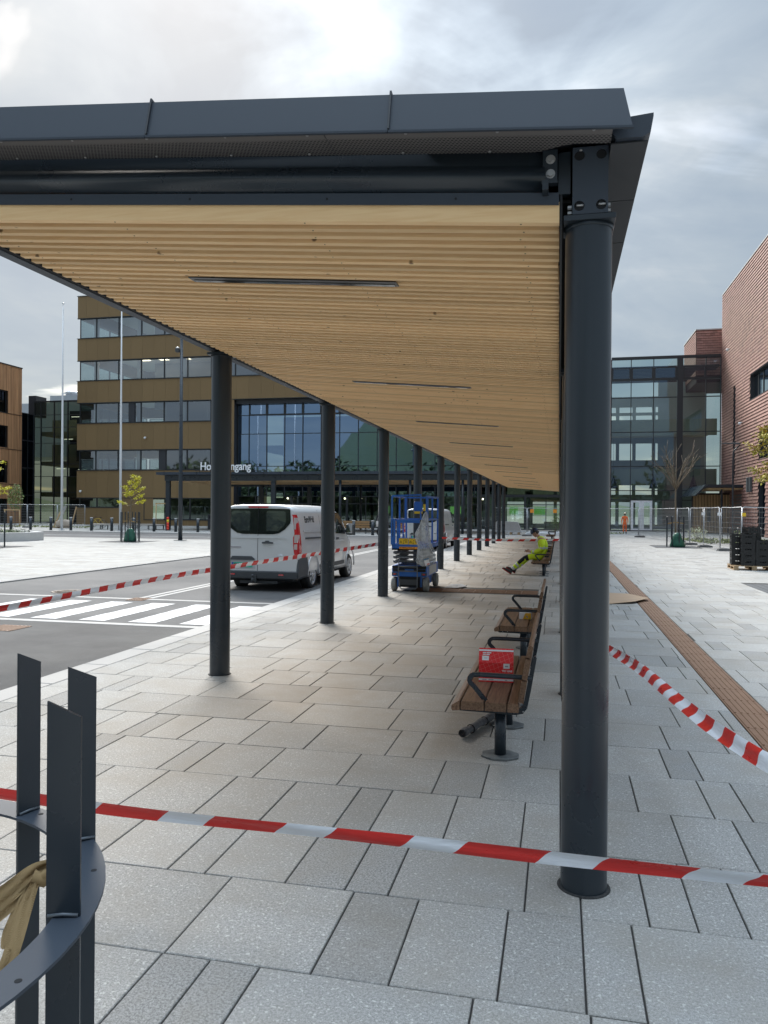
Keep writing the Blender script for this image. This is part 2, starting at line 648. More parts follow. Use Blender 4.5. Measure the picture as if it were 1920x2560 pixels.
# ---------------------------------------------------------------- ground, roads, paving
mb = MB()
mb.box(-400, 400, -300, 500, -0.5, -0.062)
mb.build('ground', mat('open ground', (0.16, 0.165, 0.13), 0.95, 0, 0.6, 0.3, (0.24, 0.23, 0.21)), kind='structure')


def sheet(name, m, x0, x1, y0, y1, z, **p):
    b = MB()
    nx, ny = max(1, int((x1 - x0) / 8)), max(1, int((y1 - y0) / 8))
    vs = [(x0 + (x1 - x0) * i / nx, y0 + (y1 - y0) * j / ny, z) for j in range(ny + 1) for i in range(nx + 1)]
    b.add(vs, [(j * (nx + 1) + i, j * (nx + 1) + i + 1, (j + 1) * (nx + 1) + i + 1, (j + 1) * (nx + 1) + i) for j in range(ny) for i in range(nx)])
    return b.build(name, m, fix=False, **p)


road = sheet('road', ASPH2, -13.3, -5.37, 10.99, 60, -0.036, kind='structure')
sheet('road', ASPH, -13.3, -5.37, -40, 10.99, -0.036, kind='structure')
sheet('road', ASPH2, -90, -13.3, 42.6, 53.6, -0.036, kind='structure')

# zebra crossing
zb = thing('zebra_crossing', 'white zebra crossing bars painted across the asphalt road', None, (0, 0, 0), kind='structure')
for i in range(6):
    x0 = -5.88 - 0.905 * i + 0.47
    b = MB()
    nseg = 14
    e0 = [rnd.uniform(-0.012, 0.012) for _ in range(nseg + 1)]
    vs = []
    for k in range(nseg + 1):
        y = 11.32 + (13.72 - 11.32) * k / nseg
        vs += [(x0 - 0.48 + e0[k], y, -0.031), (x0 + e0[nseg - k], y, -0.031)]
    b.add(vs, [(2 * k, 2 * k + 1, 2 * k + 3, 2 * k + 2) for k in range(nseg)])
    b.build('painted_bar', PAINT, zb, fix=False)
rl = thing('road_line', 'pale edge strips and channel lines in the asphalt', None, kind='structure')


def strip(x0, x1, y0, y1, z=-0.030, m=KERB, name='line_strip', par=rl):
    b = MB()
    n = max(1, int(max(x1 - x0, y1 - y0) / 1.0))
    for k in range(n):
        if x1 - x0 > y1 - y0:
            a, c = x0 + (x1 - x0) * k / n, x0 + (x1 - x0) * (k + 1) / n
            b.slab(a + 0.003, c - 0.003, y0, y1, -0.05, z, 0.003)
        else:
            a, c = y0 + (y1 - y0) * k / n, y0 + (y1 - y0) * (k + 1) / n
            b.slab(x0, x1, a + 0.003, c - 0.003, -0.05, z, 0.003)
    return b.build(name, m, par)


strip(-13.25, -5.42, 10.99, 11.17)
strip(-13.25, -5.42, 14.16, 14.34)
strip(-8.43, -8.31, 14.36, 41)
strip(-8.22, -8.10, 14.36, 41)
strip(-60, -14, 47.2, 47.32, m=PAINT)
b = MB()
for px, py, pw, ph in ((-8.28, 14.20, 0.36, 0.42), (-8.2, 10.25, 0.5, 0.5)):
    b.box(px - pw / 2, px + pw / 2, py - ph / 2, py + ph / 2, -0.05, -0.026)
    for k in range(7):
        xx = px - pw / 2 + pw * (k + 0.5) / 7
        b.box(xx - 0.008, xx + 0.008, py - ph / 2 + 0.03, py + ph / 2 - 0.03, -0.026, -0.018)
b.build('drain_grate', CORTEN, kind='structure')
b = MB()
b.lathe([(0.36, -0.05), (0.36, -0.028), (0.31, -0.028), (0.31, -0.034), (0.29, -0.034), (0.29, -0.026), (0.0005, -0.026)], 32, c=(-10.52, 15.1, 0))
for k in range(-5, 6):
    for j in range(-5, 6):
        if k * k + j * j < 26:
            b.box(-10.52 + k * 0.05 - 0.014, -10.52 + k * 0.05 + 0.014, 15.1 + j * 0.05 - 0.014, 15.1 + j * 0.05 + 0.014, -0.026, -0.020)
b.build('manhole_cover', mat('cast iron', (0.07, 0.055, 0.045), 0.6, 0.4, 0.5, 6, (0.12, 0.09, 0.07)), kind='structure')

# kerb stones
kt = thing('kerb', 'pale granite kerb between asphalt and slabs', None, kind='structure')
kb = MB()
kb.slab(0, 0.31, 0.002, 0.996, -0.06, 0.0, 0.008)
k0 = kb.build('kerb_stone', KERB, kt, loc=(-5.365, 1.0, 0))
for i in range(1, 76):
    o = k0.copy()
    COL.objects.link(o)
    o.location = (-5.365, 1.0 + i, rnd.uniform(-0.002, 0.002))
kb = MB()
for i in range(60):
    kb.slab(-13.35, -13.22, i - 17 + 0.003, i - 16 - 0.003, -0.06, 0.0, 0.006)
for i in range(80):
    kb.slab(-13.35 - i - 1 + 0.003, -13.35 - i - 0.003, 42.5, 42.62, -0.06, 0.0, 0.006)
    kb.slab(-5.4 - i - 1 + 0.003, -5.4 - i - 0.003, 53.58, 53.8, -0.06, 0.0, 0.006)
kb.build('far_kerb_stones', KERB, kt, kind='stuff')

# slab layout
HOLES = [(1.53, 1.86, -50, 61), (-3.25, -0.45, 17.2, 17.93), (4.85, 7.15, 42.3, 44.6), (4.6, 6.9, 19.0, 21.3), (-24.1, -21.75, 37.2, 39.5), (-26.4, -24.1, 29.5, 31.8)]
FIX = {0: [-2.6, -1.55, -.93, -.62, -.21, .11, .32, .95, 1.53], 1: [-2.95, -2.33, -1.9, -1.7, -1.28, -.98, -.77, -.14, .11, .40, .60, .81, 1.23, 1.53],
       2: [-2.6, -2.1, -1.68, -1.24, -1.03, -.61, -.19, .02, .66, 1.0, 1.53], 3: [-2.5, -2.0, -1.41, -.78, -.47, .02, .48, .91, 1.12, 1.53]}
WID = [0.31, 0.42, 0.42, 0.52, 0.63, 0.63, 0.84, 0.21]
SL = []      # x0,x1,y0,y1,mat,tone


def lay(x0, x1, y0, ystep, nrow, tonebase=1.0, fix=None, seed=1, wid=WID):
    q = random.Random(seed)
    for k in range(nrow):
        ya = y0 + ystep * k
        yb = ya + ystep
        xs = list(fix[k - 1]) if fix and (k - 1) in fix else [x0 + q.uniform(-0.5, 0)]
        if fix and (k - 1) in fix:
            a = xs[0]
            while a > x0:
                a -= q.choice(wid)
                xs.insert(0, a)
        a = xs[-1]
        while a < x1:
            a += q.choice(wid)
            xs.append(a)
        for i in range(len(xs) - 1):
            a, c = max(xs[i], x0), min(xs[i + 1], x1)
            if c - a < 0.06:
                continue
            narrow = (xs[i + 1] - xs[i]) < 0.33
            tone = tonebase * q.choice([1.0, 1.03, 0.96, 1.0, 1.06, 0.93])
            mi = 0
            if narrow and q.random() < 0.55:
                mi = 1
            elif q.random() < 0.12:
                tone *= q.uniform(0.82, 0.92)
            parts = [(a, c)]
            for (hx0, hx1, hy0, hy1) in HOLES:
                if yb > hy0 + 0.02 and ya < hy1 - 0.02:
                    np_ = []
                    for (p, r) in parts:
                        if r <= hx0 or p >= hx1:
                            np_.append((p, r))
                        else:
                            if p < hx0:
                                np_.append((p, hx0))
                            if r > hx1:
                                np_.append((hx1, r))
                    parts = np_
            for (p, r) in parts:
                if r - p > 0.04:
                    SL.append((p, r, ya, yb, mi, tone, q.uniform(-0.0016, 0.0016)))


lay(-5.045, 15.2, 2.2, 0.67, 116, 1.0, FIX, 3)
near = list(SL)
SL.clear()
lay(-5.045, 15.2, 2.2 - 0.67 * 45, 0.67, 45, 1.0, None, 6)
near += SL
SL.clear()


def seen(x, y):
    q = Vector((x, y, 0)) - CAM
    d = q.dot(f2)
    if d < 0.5:
        return False
    return abs(q.dot(r3) / d) < 0.52 and -0.70 < q.dot(u3) / d


cand = sorted([s for s in near if any(seen(x, y) for x in (s[0], s[1]) for y in (s[2], s[3]))], key=lambda s: s[2] + abs(s[0] + 0.5) * 0.15)
single = cand[:296]
sset = set(id(s) for s in single)
pv = thing('pavement', 'grey concrete slabs laid in staggered rows under and beside the canopy', None, kind='structure')
G_ = 0.0042


def put(b, s):
    b.tone = s[5]
    b.slab(s[0] + G_, s[1] - G_, s[2] + G_ * 0.7, s[3] - G_ * 0.7, -0.045, s[6], 0.0035, 0)


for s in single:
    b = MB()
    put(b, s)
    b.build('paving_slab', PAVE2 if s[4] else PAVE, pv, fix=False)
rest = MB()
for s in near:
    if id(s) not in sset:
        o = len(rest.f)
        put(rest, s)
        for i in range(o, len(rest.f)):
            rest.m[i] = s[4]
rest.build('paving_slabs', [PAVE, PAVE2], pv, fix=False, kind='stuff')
b = MB()
b.box(-5.045, 15.3, -28, 80, -0.06, -0.011)
b.build('joint_bed', JOINT, pv)
for nm, args in (('plaza_paving', (-70, -13.36, -16.0, 0.5, 117)), ('entrance_paving', (-90, -5.4, 53.82, 0.5, 48))):
    SL.clear()
    lay(*args, 1.05, None, 9 if nm[0] == 'p' else 5, [0.5, 0.75, 1.0, 1.0])
    b = MB()
    for s in SL:
        o = len(b.f)
        put(b, s)
        for i in range(o, len(b.f)):
            b.m[i] = s[4]
    P_ = thing(nm, 'light grey paving slabs', None, kind='structure')
    b.build('paving_slabs', [PAVE, PAVE2], P_, fix=False, kind='stuff')
    b2 = MB()
    b2.box(args[0], args[1], args[2], args[2] + 0.5 * args[4], -0.06, -0.011)
    b2.build('joint_bed', JOINT, P_)

# tactile guide strip: ribbed brown cast slabs
tg = thing('tactile_strip', 'long strip of ribbed brown guiding slabs set in the grey paving', None, kind='structure')
b = MB()
b.cbox(1.537, 1.853, 0.002, 0.498, -0.05, 0.0, 0.002)
for k in range(6):
    xc = 1.562 + k * 0.0532
    b.prism([(xc - 0.012, 0.0), (xc - 0.007, 0.006), (xc + 0.007, 0.006), (xc + 0.012, 0.0)], 0.012, 0.488, 'Y')
t0 = b.build('guiding_slab', CORTEN, tg, loc=(0, 2.0, 0))
for k in range(1, 118):
    o = t0.copy()
    COL.objects.link(o)
    o.location = (0, 2.0 + 0.5 * k, rnd.uniform(-0.001, 0.001))
ts = thing('tactile_strip', 'short ribbed brown strip across the paving beneath the canopy', None, kind='structure')
b = MB()
b.cbox(0.003, 0.347, 17.21, 17.92, -0.05, 0.0, 0.002)
for k in range(10):
    yc = 17.25 + k * 0.07
    b.prism([(yc - 0.014, 0.0), (yc - 0.008, 0.006), (yc + 0.008, 0.006), (yc + 0.014, 0.0)], 0.01, 0.34, 'X')
t0 = b.build('ribbed_slab', CORTEN, ts, loc=(-3.25, 0, 0))
for k in range(1, 8):
    o = t0.copy()
    COL.objects.link(o)
    o.location = (-3.25 + 0.35 * k, 0, 0)

# square tree grates (dark granular fill in a steel frame)
for (hx0, hx1, hy0, hy1) in HOLES[2:]:
    b = MB()
    b.box(hx0, hx1, hy0, hy1, -0.05, -0.004)
    for k in range(12):
        a = hx0 + (hx1 - hx0) * k / 12
        b.box(a, a + 0.012, hy0, hy1, -0.004, 0.001)
    b.box(hx0, hx0 + 0.03, hy0, hy1, -0.003, 0.003)
    b.box(hx1 - 0.03, hx1, hy0, hy1, -0.003, 0.003)
    b.build('tree_grate', mat('tree pit grate', (0.055, 0.060, 0.066), 0.8, 0, 0.5, 20, (0.09, 0.09, 0.09)), kind='structure')

# ---------------------------------------------------------------- the canopy
CY0, CS, NCOL = 3.848, 4.0186, 13
XR_, XL_ = 0.128, -3.607
YE = 53.6
SLP = 0.08


def zx(x, z):
    return z - SLP * x


can = thing('walkway_canopy', 'long open canopy with dark steel posts and spruce slat ceiling', 'canopy', (0, 0, 0))


def ibar(b, x0, x1, y0, y1, z0, z1, mi=0):
    """box whose ends follow the roof slope"""
    vs = [(x0, y0, zx(x0, z0)), (x1, y0, zx(x1, z0)), (x1, y1, zx(x1, z0)), (x0, y1, zx(x0, z0)),
          (x0, y0, zx(x0, z1)), (x1, y0, zx(x1, z1)), (x1, y1, zx(x1, z1)), (x0, y1, zx(x0, z1))]
    b.add(vs, [(0, 3, 2, 1), (4, 5, 6, 7), (0, 1, 5, 4), (1, 2, 6, 5), (2, 3, 7, 6), (3, 0, 4, 7)], mi)
    return b


# columns
def column(h):
    b = MB()
    b.cyl((0, 0, -0.03), (0, 0, h - 0.028), 0.109, n=40, caps=False)
    c = b.build('column', STEEL, can)
    b = MB()
    b.lathe([(0.109, -0.02), (0.126, -0.02), (0.125, 0.002), (0.109, 0.005)], 40, caps=False)
    b.build('base_collar', mat('black sealant', (0.01, 0.01, 0.01), 0.9, 0, 0.5, 60, (0.08, 0.08, 0.08), 0.5, 80), c)
    b = MB()
    b.cbox(-0.118, 0.118, -0.125, 0.125, h - 0.028, h - 0.002, 0.002)
    b.lathe([(0.112, h - 0.045), (0.118, h - 0.029), (0.109, h - 0.028)], 40, caps=False)
    b.build('cap_plate', STEEL, c)
    return c


def dupcol(c0, x, y):
    c = c0.copy()
    COL.objects.link(c)
    c.location = (x, y, 0)
    for g in c0.children:
        d = g.copy()
        COL.objects.link(d)
        d.parent = c


cr = column(3.19)
cr.location = (XR_, CY0, 0)
clf = column(3.50)
clf.location = (XL_, CY0, 0)
for k in range(1, NCOL):
    dupcol(cr, XR_, CY0 + CS * k)
    dupcol(clf, XL_, CY0 + CS * k)

# longitudinal box beams on the posts
b = MB()
b.box(0.052, 0.207, CY0 - 0.118, YE, 3.191, 3.495)
b.build('eave_beam', STEEL, can)
b = MB()
b.box(XL_ - 0.075, XL_ + 0.075, CY0 - 0.1, YE, 3.53, 3.78)
b.build('eave_beam', STEEL, can)
# end plate with four hand holes
b = MB()
Z0, Z1, X0, X1 = 3.188, 3.498, 0.049, 0.210
hc = [(0.080, 3.226), (0.179, 3.226), (0.080, 3.460), (0.179, 3.460)]
n = 16
yf = CY0 - 0.128
rr_ = 0.024
outer = []


def plate_cell(cx, cz, x0, x1, z0, z1):
    ring = [(cx + rr_ * math.cos(2 * PI * k / n), cz + rr_ * math.sin(2 * PI * k / n)) for k in range(n)]
    sq = []
    for k in range(n):
        a = 2 * PI * k / n
        dx, dz = math.cos(a), math.sin(a)
        t = min(((x1 - cx) / dx if dx > 1e-6 else 9), ((x0 - cx) / dx if dx < -1e-6 else 9), ((z1 - cz) / dz if dz > 1e-6 else 9), ((z0 - cz) / dz if dz < -1e-6 else 9))
        sq.append((cx + dx * t, cz + dz * t))
    for y, flip in ((yf, 0),):
        vs = [(p[0], y, p[1]) for p in ring] + [(p[0], y, p[1]) for p in sq]
        b.add(vs, [(k, (k + 1) % n, n + (k + 1) % n, n + k) for k in range(n)])
    b.add([(p[0], yf, p[1]) for p in ring] + [(p[0], yf + 0.009, p[1]) for p in ring], [(k, (k + 1) % n, n + (k + 1) % n, n + k) for k in range(n)], 0)
    for a, c in (((x0, z0), (x1, z0)), ((x1, z0), (x1, z1)), ((x1, z1), (x0, z1)), ((x0, z1), (x0, z0))):
        b.add([(a[0], yf, a[1]), (c[0], yf, c[1]), (c[0], yf + 0.009, c[1]), (a[0], yf + 0.009, a[1])], [(0, 1, 2, 3)])
    # corner triangles that the radial fill leaves out
    for (px, pz) in ((x0, z0), (x1, z0), (x1, z1), (x0, z1)):
        near_ = sorted(range(n), key=lambda k: (sq[k][0] - px) ** 2 + (sq[k][1] - pz) ** 2)[:2]
        b.add([(px, yf, pz), (sq[near_[0]][0], yf, sq[near_[0]][1]), (sq[near_[1]][0], yf, sq[near_[1]][1])], [(0, 1, 2)])


for cx, cz in hc:
    plate_cell(cx, cz, cx - 0.031 if cx < 0.12 else 0.1295, 0.1295 if cx < 0.12 else cx + 0.031, cz - 0.038, cz + 0.038)
b.box(X0, X1, yf, yf + 0.009, 3.264, 3.422)
b.build('end_plate', FLASH, can, fix=False)
b = MB()
b.box(X0 + 0.001, X1 - 0.001, yf + 0.0092, yf + 0.0099, Z0 + 0.001, Z1 - 0.001)
for cx, cz in hc[:2]:
    b.cyl((cx - 0.012, yf + 0.006, cz + 0.004), (cx + 0.02, yf + 0.007, cz + 0.004), 0.006, n=8, mi=1)
b.build('hole_shadow_liner', [DARK, ZINC], can)

# front cross beam: web, rounded lower flange and the slat angle
b = MB()
prof = [(3.73, 3.490), (3.729, 3.43)] + [(3.729 - 0.040 * math.sin(PI * k / 14) ** 1.2, 3.43 - 0.127 * k / 14) for k in range(1, 14)] + [(3.742, 3.303), (3.79, 3.303), (3.79, 3.490)]
rings = [[(x, p[0], zx(x, p[1])) for p in prof] for x in (-3.70, -0.075)]
b.loft(rings, smooth=True)
b.build('front_beam', STEEL, can)
b = MB()
ibar(b, -3.70, -0.012, 3.735, 3.742, 3.243, 3.300)
b.build('slat_angle', FLASH, can)
b = MB()
for x in (-3.3, -2.6, -1.9, -1.15, -0.5):
    b.cyl((x, 3.7345, zx(x, 3.272)), (x, 3.733, zx(x, 3.272)), 0.006, n=8)
b.build('screw_holes', DARK, can, kind='stuff')
b = MB()
b.box(-0.088, -0.020, 3.716, 3.726, 3.345, 3.497)
b.box(-0.092, -0.018, 3.700, 3.74, 3.335, 3.345)
b.box(-0.016, 0.040, 3.755, 3.800, 3.30, 3.497)
b.box(-0.088, -0.060, 3.66, 3.74, 3.290, 3.336)
b.build('connection_bracket', STEEL, can)
b = MB()
for z in (3.385, 3.452):
    b = MB()
    b.cyl((-0.052, 3.716, z), (-0.052, 3.702, z), 0.0165, n=6, smooth=False)
    b.cyl((-0.052, 3.718, z), (-0.052, 3.7155, z), 0.022, n=16)
    b.build('bolt', ZINC, can)
for z in (3.205, 3.232):
    b = MB()
    b.cyl((0.046, 3.752, z), (0.028, 3.752, z), 0.011, n=6, smooth=False)
    b.build('bolt', ZINC, can)
    b = MB()
    b.cyl((0.210, 3.752, z), (0.222, 3.752, z), 0.011, n=6, smooth=False)
    b.build('bolt', ZINC, can)
b = MB()
b.box(-0.008, 0.004, 3.76, YE, 3.145, 3.33)
b.box(-0.008, 0.052, 3.9, YE, 3.33, 3.338)
b.build('side_angle', mat('black steel', (0.012, 0.014, 0.018), 0.5), can)

# front flashing in lengths with standing seams
XS = [0.30, -0.785, -2.02, -3.26, -3.86]
for i in range(4):
    x1, x0 = XS[i], XS[i + 1]
    b = MB()
    pr = [(3.484, 3.480), (3.484, 3.490), (3.502, 3.494), (3.552, 3.688), (3.80, 3.690), (3.80, 3.682), (3.560, 3.680), (3.510, 3.486), (3.500, 3.480)]
    xa = x1 - 0.002
    xb = x0 + 0.002
    b.loft([[(xb, p[0], zx(xb, p[1])) for p in pr], [(xa - (0.036 * (p[1] - 3.49) / 0.2 if i == 0 else 0), p[0], zx(xa, p[1])) for p in pr]])
    fl = b.build('front_flashing', FLASH, can)
    if i < 3:
        b = MB()
        pr2 = [(3.498, 3.500), (3.550, 3.690), (3.60, 3.695), (3.545, 3.704), (3.492, 3.502)]
        b.loft([[(xb - 0.006, p[0], zx(xb, p[1])) for p in pr2], [(xb + 0.003, p[0], zx(xb, p[1])) for p in pr2]])
        b.build('standing_seam', mat('seam steel', (0.018, 0.022, 0.028), 0.5), fl)
# perforated ventilation soffit in two lengths
PERF = bpy.data.materials.new('perforated sheet')
PERF.use_nodes = True
t = PERF.node_tree
pb = t.nodes['Principled BSDF']
pb.inputs['Roughness'].default_value = 0.5
c_ = t.nodes.new('ShaderNodeTexCoord')
mp_ = t.nodes.new('ShaderNodeMapping')
mp_.inputs['Scale'].default_value = (52, 60, 0)
t.links.new(c_.outputs['Object'], mp_.inputs[0])
sx_ = t.nodes.new('ShaderNodeSeparateXYZ')
t.links.new(mp_.outputs[0], sx_.inputs[0])


def tm(op, a, c=None):
    q = t.nodes.new('ShaderNodeMath')
    q.operation = op
    for i, v in enumerate((a, c)):
        if v is None:
            continue
        if isinstance(v, (int, float)):
            q.inputs[i].default_value = v
        else:
            t.links.new(v, q.inputs[i])
    return q.outputs[0]


row = tm('FLOOR', sx_.outputs[1])
sh = tm('ADD', sx_.outputs[0], tm('MULTIPLY', tm('MODULO', row, 2.0), 0.5))
fx = tm('SUBTRACT', tm('FRACT', sh), 0.5)
fy = tm('SUBTRACT', tm('FRACT', sx_.outputs[1]), 0.5)
d_ = tm('SQRT', tm('ADD', tm('MULTIPLY', fx, fx), tm('MULTIPLY', fy, fy)))
hole = tm('LESS_THAN', d_, 0.34)
inside = tm('MULTIPLY', tm('GREATER_THAN', sx_.outputs[1], 3.56 * 60), hole)
mx_ = t.nodes.new('ShaderNodeMix')
mx_.data_type = 'RGBA'
t.links.new(inside, mx_.inputs[0])
mx_.inputs[6].default_value = (0.16, 0.15, 0.145, 1)
mx_.inputs[7].default_value = (0.006, 0.006, 0.007, 1)
t.links.new(mx_.outputs[2], pb.inputs['Base Color'])
for xa, xb in ((0.215, -1.098), (-1.102, -3.80)):
    b = MB()
    nn = 24
    vs = []
    for k in range(nn + 1):
        x = xb + (xa - xb) * k / nn
        sag = -0.004 * math.sin(k / nn * PI * 3) ** 2 if xb < -2 else 0
        yb_ = 3.7315 if x < -0.12 else 3.7315 - 0.085 * min(1, (x + 0.12) / 0.15)
        vs += [(x, 3.497, zx(x, 3.487) + sag), (x, yb_, zx(x, 3.487))]
    b.add(vs, [(2 * k, 2 * k + 1, 2 * k + 3, 2 * k + 2) for k in range(nn)])
    b.add([(v[0], v[1], v[2] + 0.003) for v in vs], [(2 * k, 2 * k + 1, 2 * k + 3, 2 * k + 2) for k in range(nn)])
    sf = b.build('perforated_soffit', PERF, can, fix=False)
    b = MB()
    x = xa - 0.08
    while x > xb:
        b.sphere((x, 3.512, zx(x, 3.485)), (0.008, 0.008, 0.005), 8, 4)
        b.sphere((x - 0.05, 3.70, zx(x, 3.485)), (0.008, 0.008, 0.005), 8, 4)
        x -= 0.42
    b.build('rivets', ZINC, sf, kind='stuff')

# right side gutter, soffit panels and roof
b = MB()
pg = [(0.235, 3.50), (0.235, 3.462), (0.345, 3.458), (0.380, 3.475), (0.392, 3.545), (0.392, 3.557), (0.378, 3.562), (0.372, 3.552), (0.365, 3.485), (0.34, 3.468), (0.245, 3.472), (0.245, 3.50)]
b.loft([[(p[0], 3.60, p[1]) for p in pg], [(p[0], YE, p[1]) for p in pg]])
gt = b.build('gutter', FLASH, can)
b = MB()
b.prism([(0.21, 3.50), (0.235, 3.462), (0.345, 3.458), (0.380, 3.475), (0.392, 3.545), (0.392, 3.56), (0.27, 3.55)], 3.585, 3.599, 'Y')
b.build('gutter_end', FLASH, gt)
for k in range(24):
    ya = 3.612 + 0.665 * k
    b = MB()
    b.box(0.2145, 0.372, ya + 0.004, ya + 0.661, 3.449, 3.455)
    b.build('side_soffit', SOFFIT, can)
b = MB()
for k in range(24, 75):
    ya = 3.612 + 0.665 * k
    b.box(0.2145, 0.372, ya + 0.004, ya + 0.661, 3.449, 3.455)
b.build('side_soffits', SOFFIT, can, kind='stuff')
b = MB()
ibar(b, -3.80, 0.258, 3.70, YE + 0.1, 3.56, 3.675)
b.build('roof_deck', FLASH, can)
b = MB()
ibar(b, -3.70, 0.045, 3.80, YE - 0.02, 3.275, 3.29)
b.build('ceiling_board', mat('black underlay', (0.012, 0.011, 0.010), 0.9), can)
b = MB()
b.box(0.260, 0.270, 3.62, YE + 0.1, 3.500, 3.645)
b.build('side_flashing', FLASH, can)
# left eave edge
b = MB()
pe = [(-3.725, 3.56), (-3.725, 3.515), (-3.640, 3.515), (-3.640, 3.524), (-3.716, 3.524), (-3.716, 3.56)]
b.loft([[(p[0], 3.70, p[1]) for p in pe], [(p[0], YE, p[1]) for p in pe]])
b.box(-3.74, -3.716, 3.7, YE, 3.561, 3.94)
b.build('eave_trim', FLASH, can)
b = MB()
b.box(-3.636, -3.60, 3.80, YE, 3.520, 3.64)
b.build('eave_lining', DARK, can)

# slats
SW, SPT = 0.047, 0.1082
b = MB()
b.prism([(-3.430, 0), (-0.010, 0), (-0.010, 0.098), (-3.430, 0.098)], 0, SW, 'Y')
vs = [(p[0], p[1], p[2] - SLP * p[0] + 3.165) for p in b.v]
b.v = vs
s0 = b.build('slat', SPRUCE, can, loc=(0, 3.752, 0))
for k in range(1, 235):
    o = s0.copy()
    COL.objects.link(o)
    o.location = (rnd.uniform(-0.006, 0.0), 3.752 + SPT * k, rnd.uniform(-0.0015, 0.0015))
b = MB()
for k in range(235, 460):
    b.add([(p[0], p[1] + 3.752 + SPT * k, p[2]) for p in vs], [(0, 1, 2, 3), (4, 5, 6, 7), (0, 1, 5, 4), (1, 2, 6, 5), (2, 3, 7, 6), (3, 0, 4, 7)])
b.build('far_slats', SPRUCE, can, kind='stuff')
b = MB()
for k in range(0, 120):
    yk = 3.752 + SPT * k + SW * 0.5
    for xk in (-0.19, -1.28, -2.36, -3.30):
        xx_ = xk + 0.012 * math.sin(k * 2.3)
        b.cyl((xx_, yk, zx(xx_, 3.1655)), (xx_, yk, zx(xx_, 3.1635)), 0.0045, n=6)
b.build('slat_screws', mat('dull screw', (0.09, 0.06, 0.04), 0.6), can, kind='stuff')
# recessed light fittings between the slats
b = MB()
ibar(b, -2.44, -1.015, 0.0, 0.100, 3.158, 3.1645)
lf = b.build('light_fitting', mat('fitting black', (0.01, 0.01, 0.01), 0.3), can, loc=(0, 4.78, 0))
b = MB()
ibar(b, -2.42, -1.035, 0.050, 0.093, 3.1545, 3.1575, 0)
lz = b.build('reflector', mat('fitting glass', (0.05, 0.06, 0.06), 0.12, 0.9, 0.9, 2.3, (0.35, 0.34, 0.32), stretch=(3, 1, 1)), lf)
for k in range(1, 11):
    o = lf.copy()
    COL.objects.link(o)
    o.location = (0, 4.78 + 4.22 * k, 0)
    d = lz.copy()
    COL.objects.link(d)
    d.parent = o
# ---------------------------------------------------------------- buildings
BRONZE = mat('bronze panel', (0.235, 0.155, 0.072), 0.5, 0.25, 0.15, 0.3, (0.20, 0.135, 0.062), rand=0.05)
FRAME = mat('window frame', (0.022, 0.026, 0.030), 0.4)
GW = glass_mat('office glass', (0.62, 0.74, 0.74), (0.62, 0.66, 0.72), 0.30)
GH = glass_mat('hall glass', (0.22, 0.31, 0.31), (0.40, 0.56, 0.80), 0.48, 0.015, 0.05)
GF = glass_mat('foyer glass', (0.56, 0.68, 0.60), (0.42, 0.52, 0.56), 0.18, 0.015, 0.04)
GD = glass_mat('dark glass', (0.24, 0.28, 0.22), (0.28, 0.34, 0.46), 0.05, 0.015, 0.05)
GR = glass_mat('link glass', (0.58, 0.70, 0.67), (0.42, 0.55, 0.78), 0.10, 0.012, 0.06)
ROOMW = mat('room white', (0.72, 0.72, 0.70), 0.8)
ROOMG = mat('room grey', (0.30, 0.31, 0.30), 0.8)
BEIGE = mat('beige lining', (0.34, 0.31, 0.21), 0.8)
CLAD = mat('dark cladding', (0.030, 0.033, 0.040), 0.5)
LIT = mat('ceiling panel light', (0.9, 0.8, 0.65), 0.5, emit=((1.0, 0.78, 0.55), 1.6))
SPOT = mat('lit bulb', (1, 0.9, 0.8), 0.5, emit=((1.0, 0.85, 0.65), 4.0))


def window_unit(par, x0, x1, y, z0, z1, glass, axis='Y', fw=0.07, dep=0.09, frame=FRAME, name='window'):
    """frame ring with a pane as its sub-part; lies in the plane axis=y"""
    b = MB()
    if axis == 'Y':
        b.box(x0, x1, y, y + dep, z0, z0 + fw)
        b.box(x0, x1, y, y + dep, z1 - fw, z1)
        b.box(x0, x0 + fw, y, y + dep, z0 + fw, z1 - fw)
        b.box(x1 - fw, x1, y, y + dep, z0 + fw, z1 - fw)
    else:
        b.box(y, y + dep, x0, x1, z0, z0 + fw)
        b.box(y, y + dep, x0, x1, z1 - fw, z1)
        b.box(y, y + dep, x0, x0 + fw, z0 + fw, z1 - fw)
        b.box(y, y + dep, x1 - fw, x1, z0 + fw, z1 - fw)
    f = b.build(name, frame, par)
    g = MB()
    m_ = y + dep * 0.5
    if axis == 'Y':
        g.add([(x0 + fw, m_, z0 + fw), (x1 - fw, m_, z0 + fw), (x1 - fw, m_, z1 - fw), (x0 + fw, m_, z1 - fw)], [(0, 1, 2, 3)])
    else:
        g.add([(m_, x0 + fw, z0 + fw), (m_, x1 - fw, z0 + fw), (m_, x1 - fw, z1 - fw), (m_, x0 + fw, z1 - fw)], [(0, 1, 2, 3)])
    g.build('pane', glass, f, fix=False)
    return f


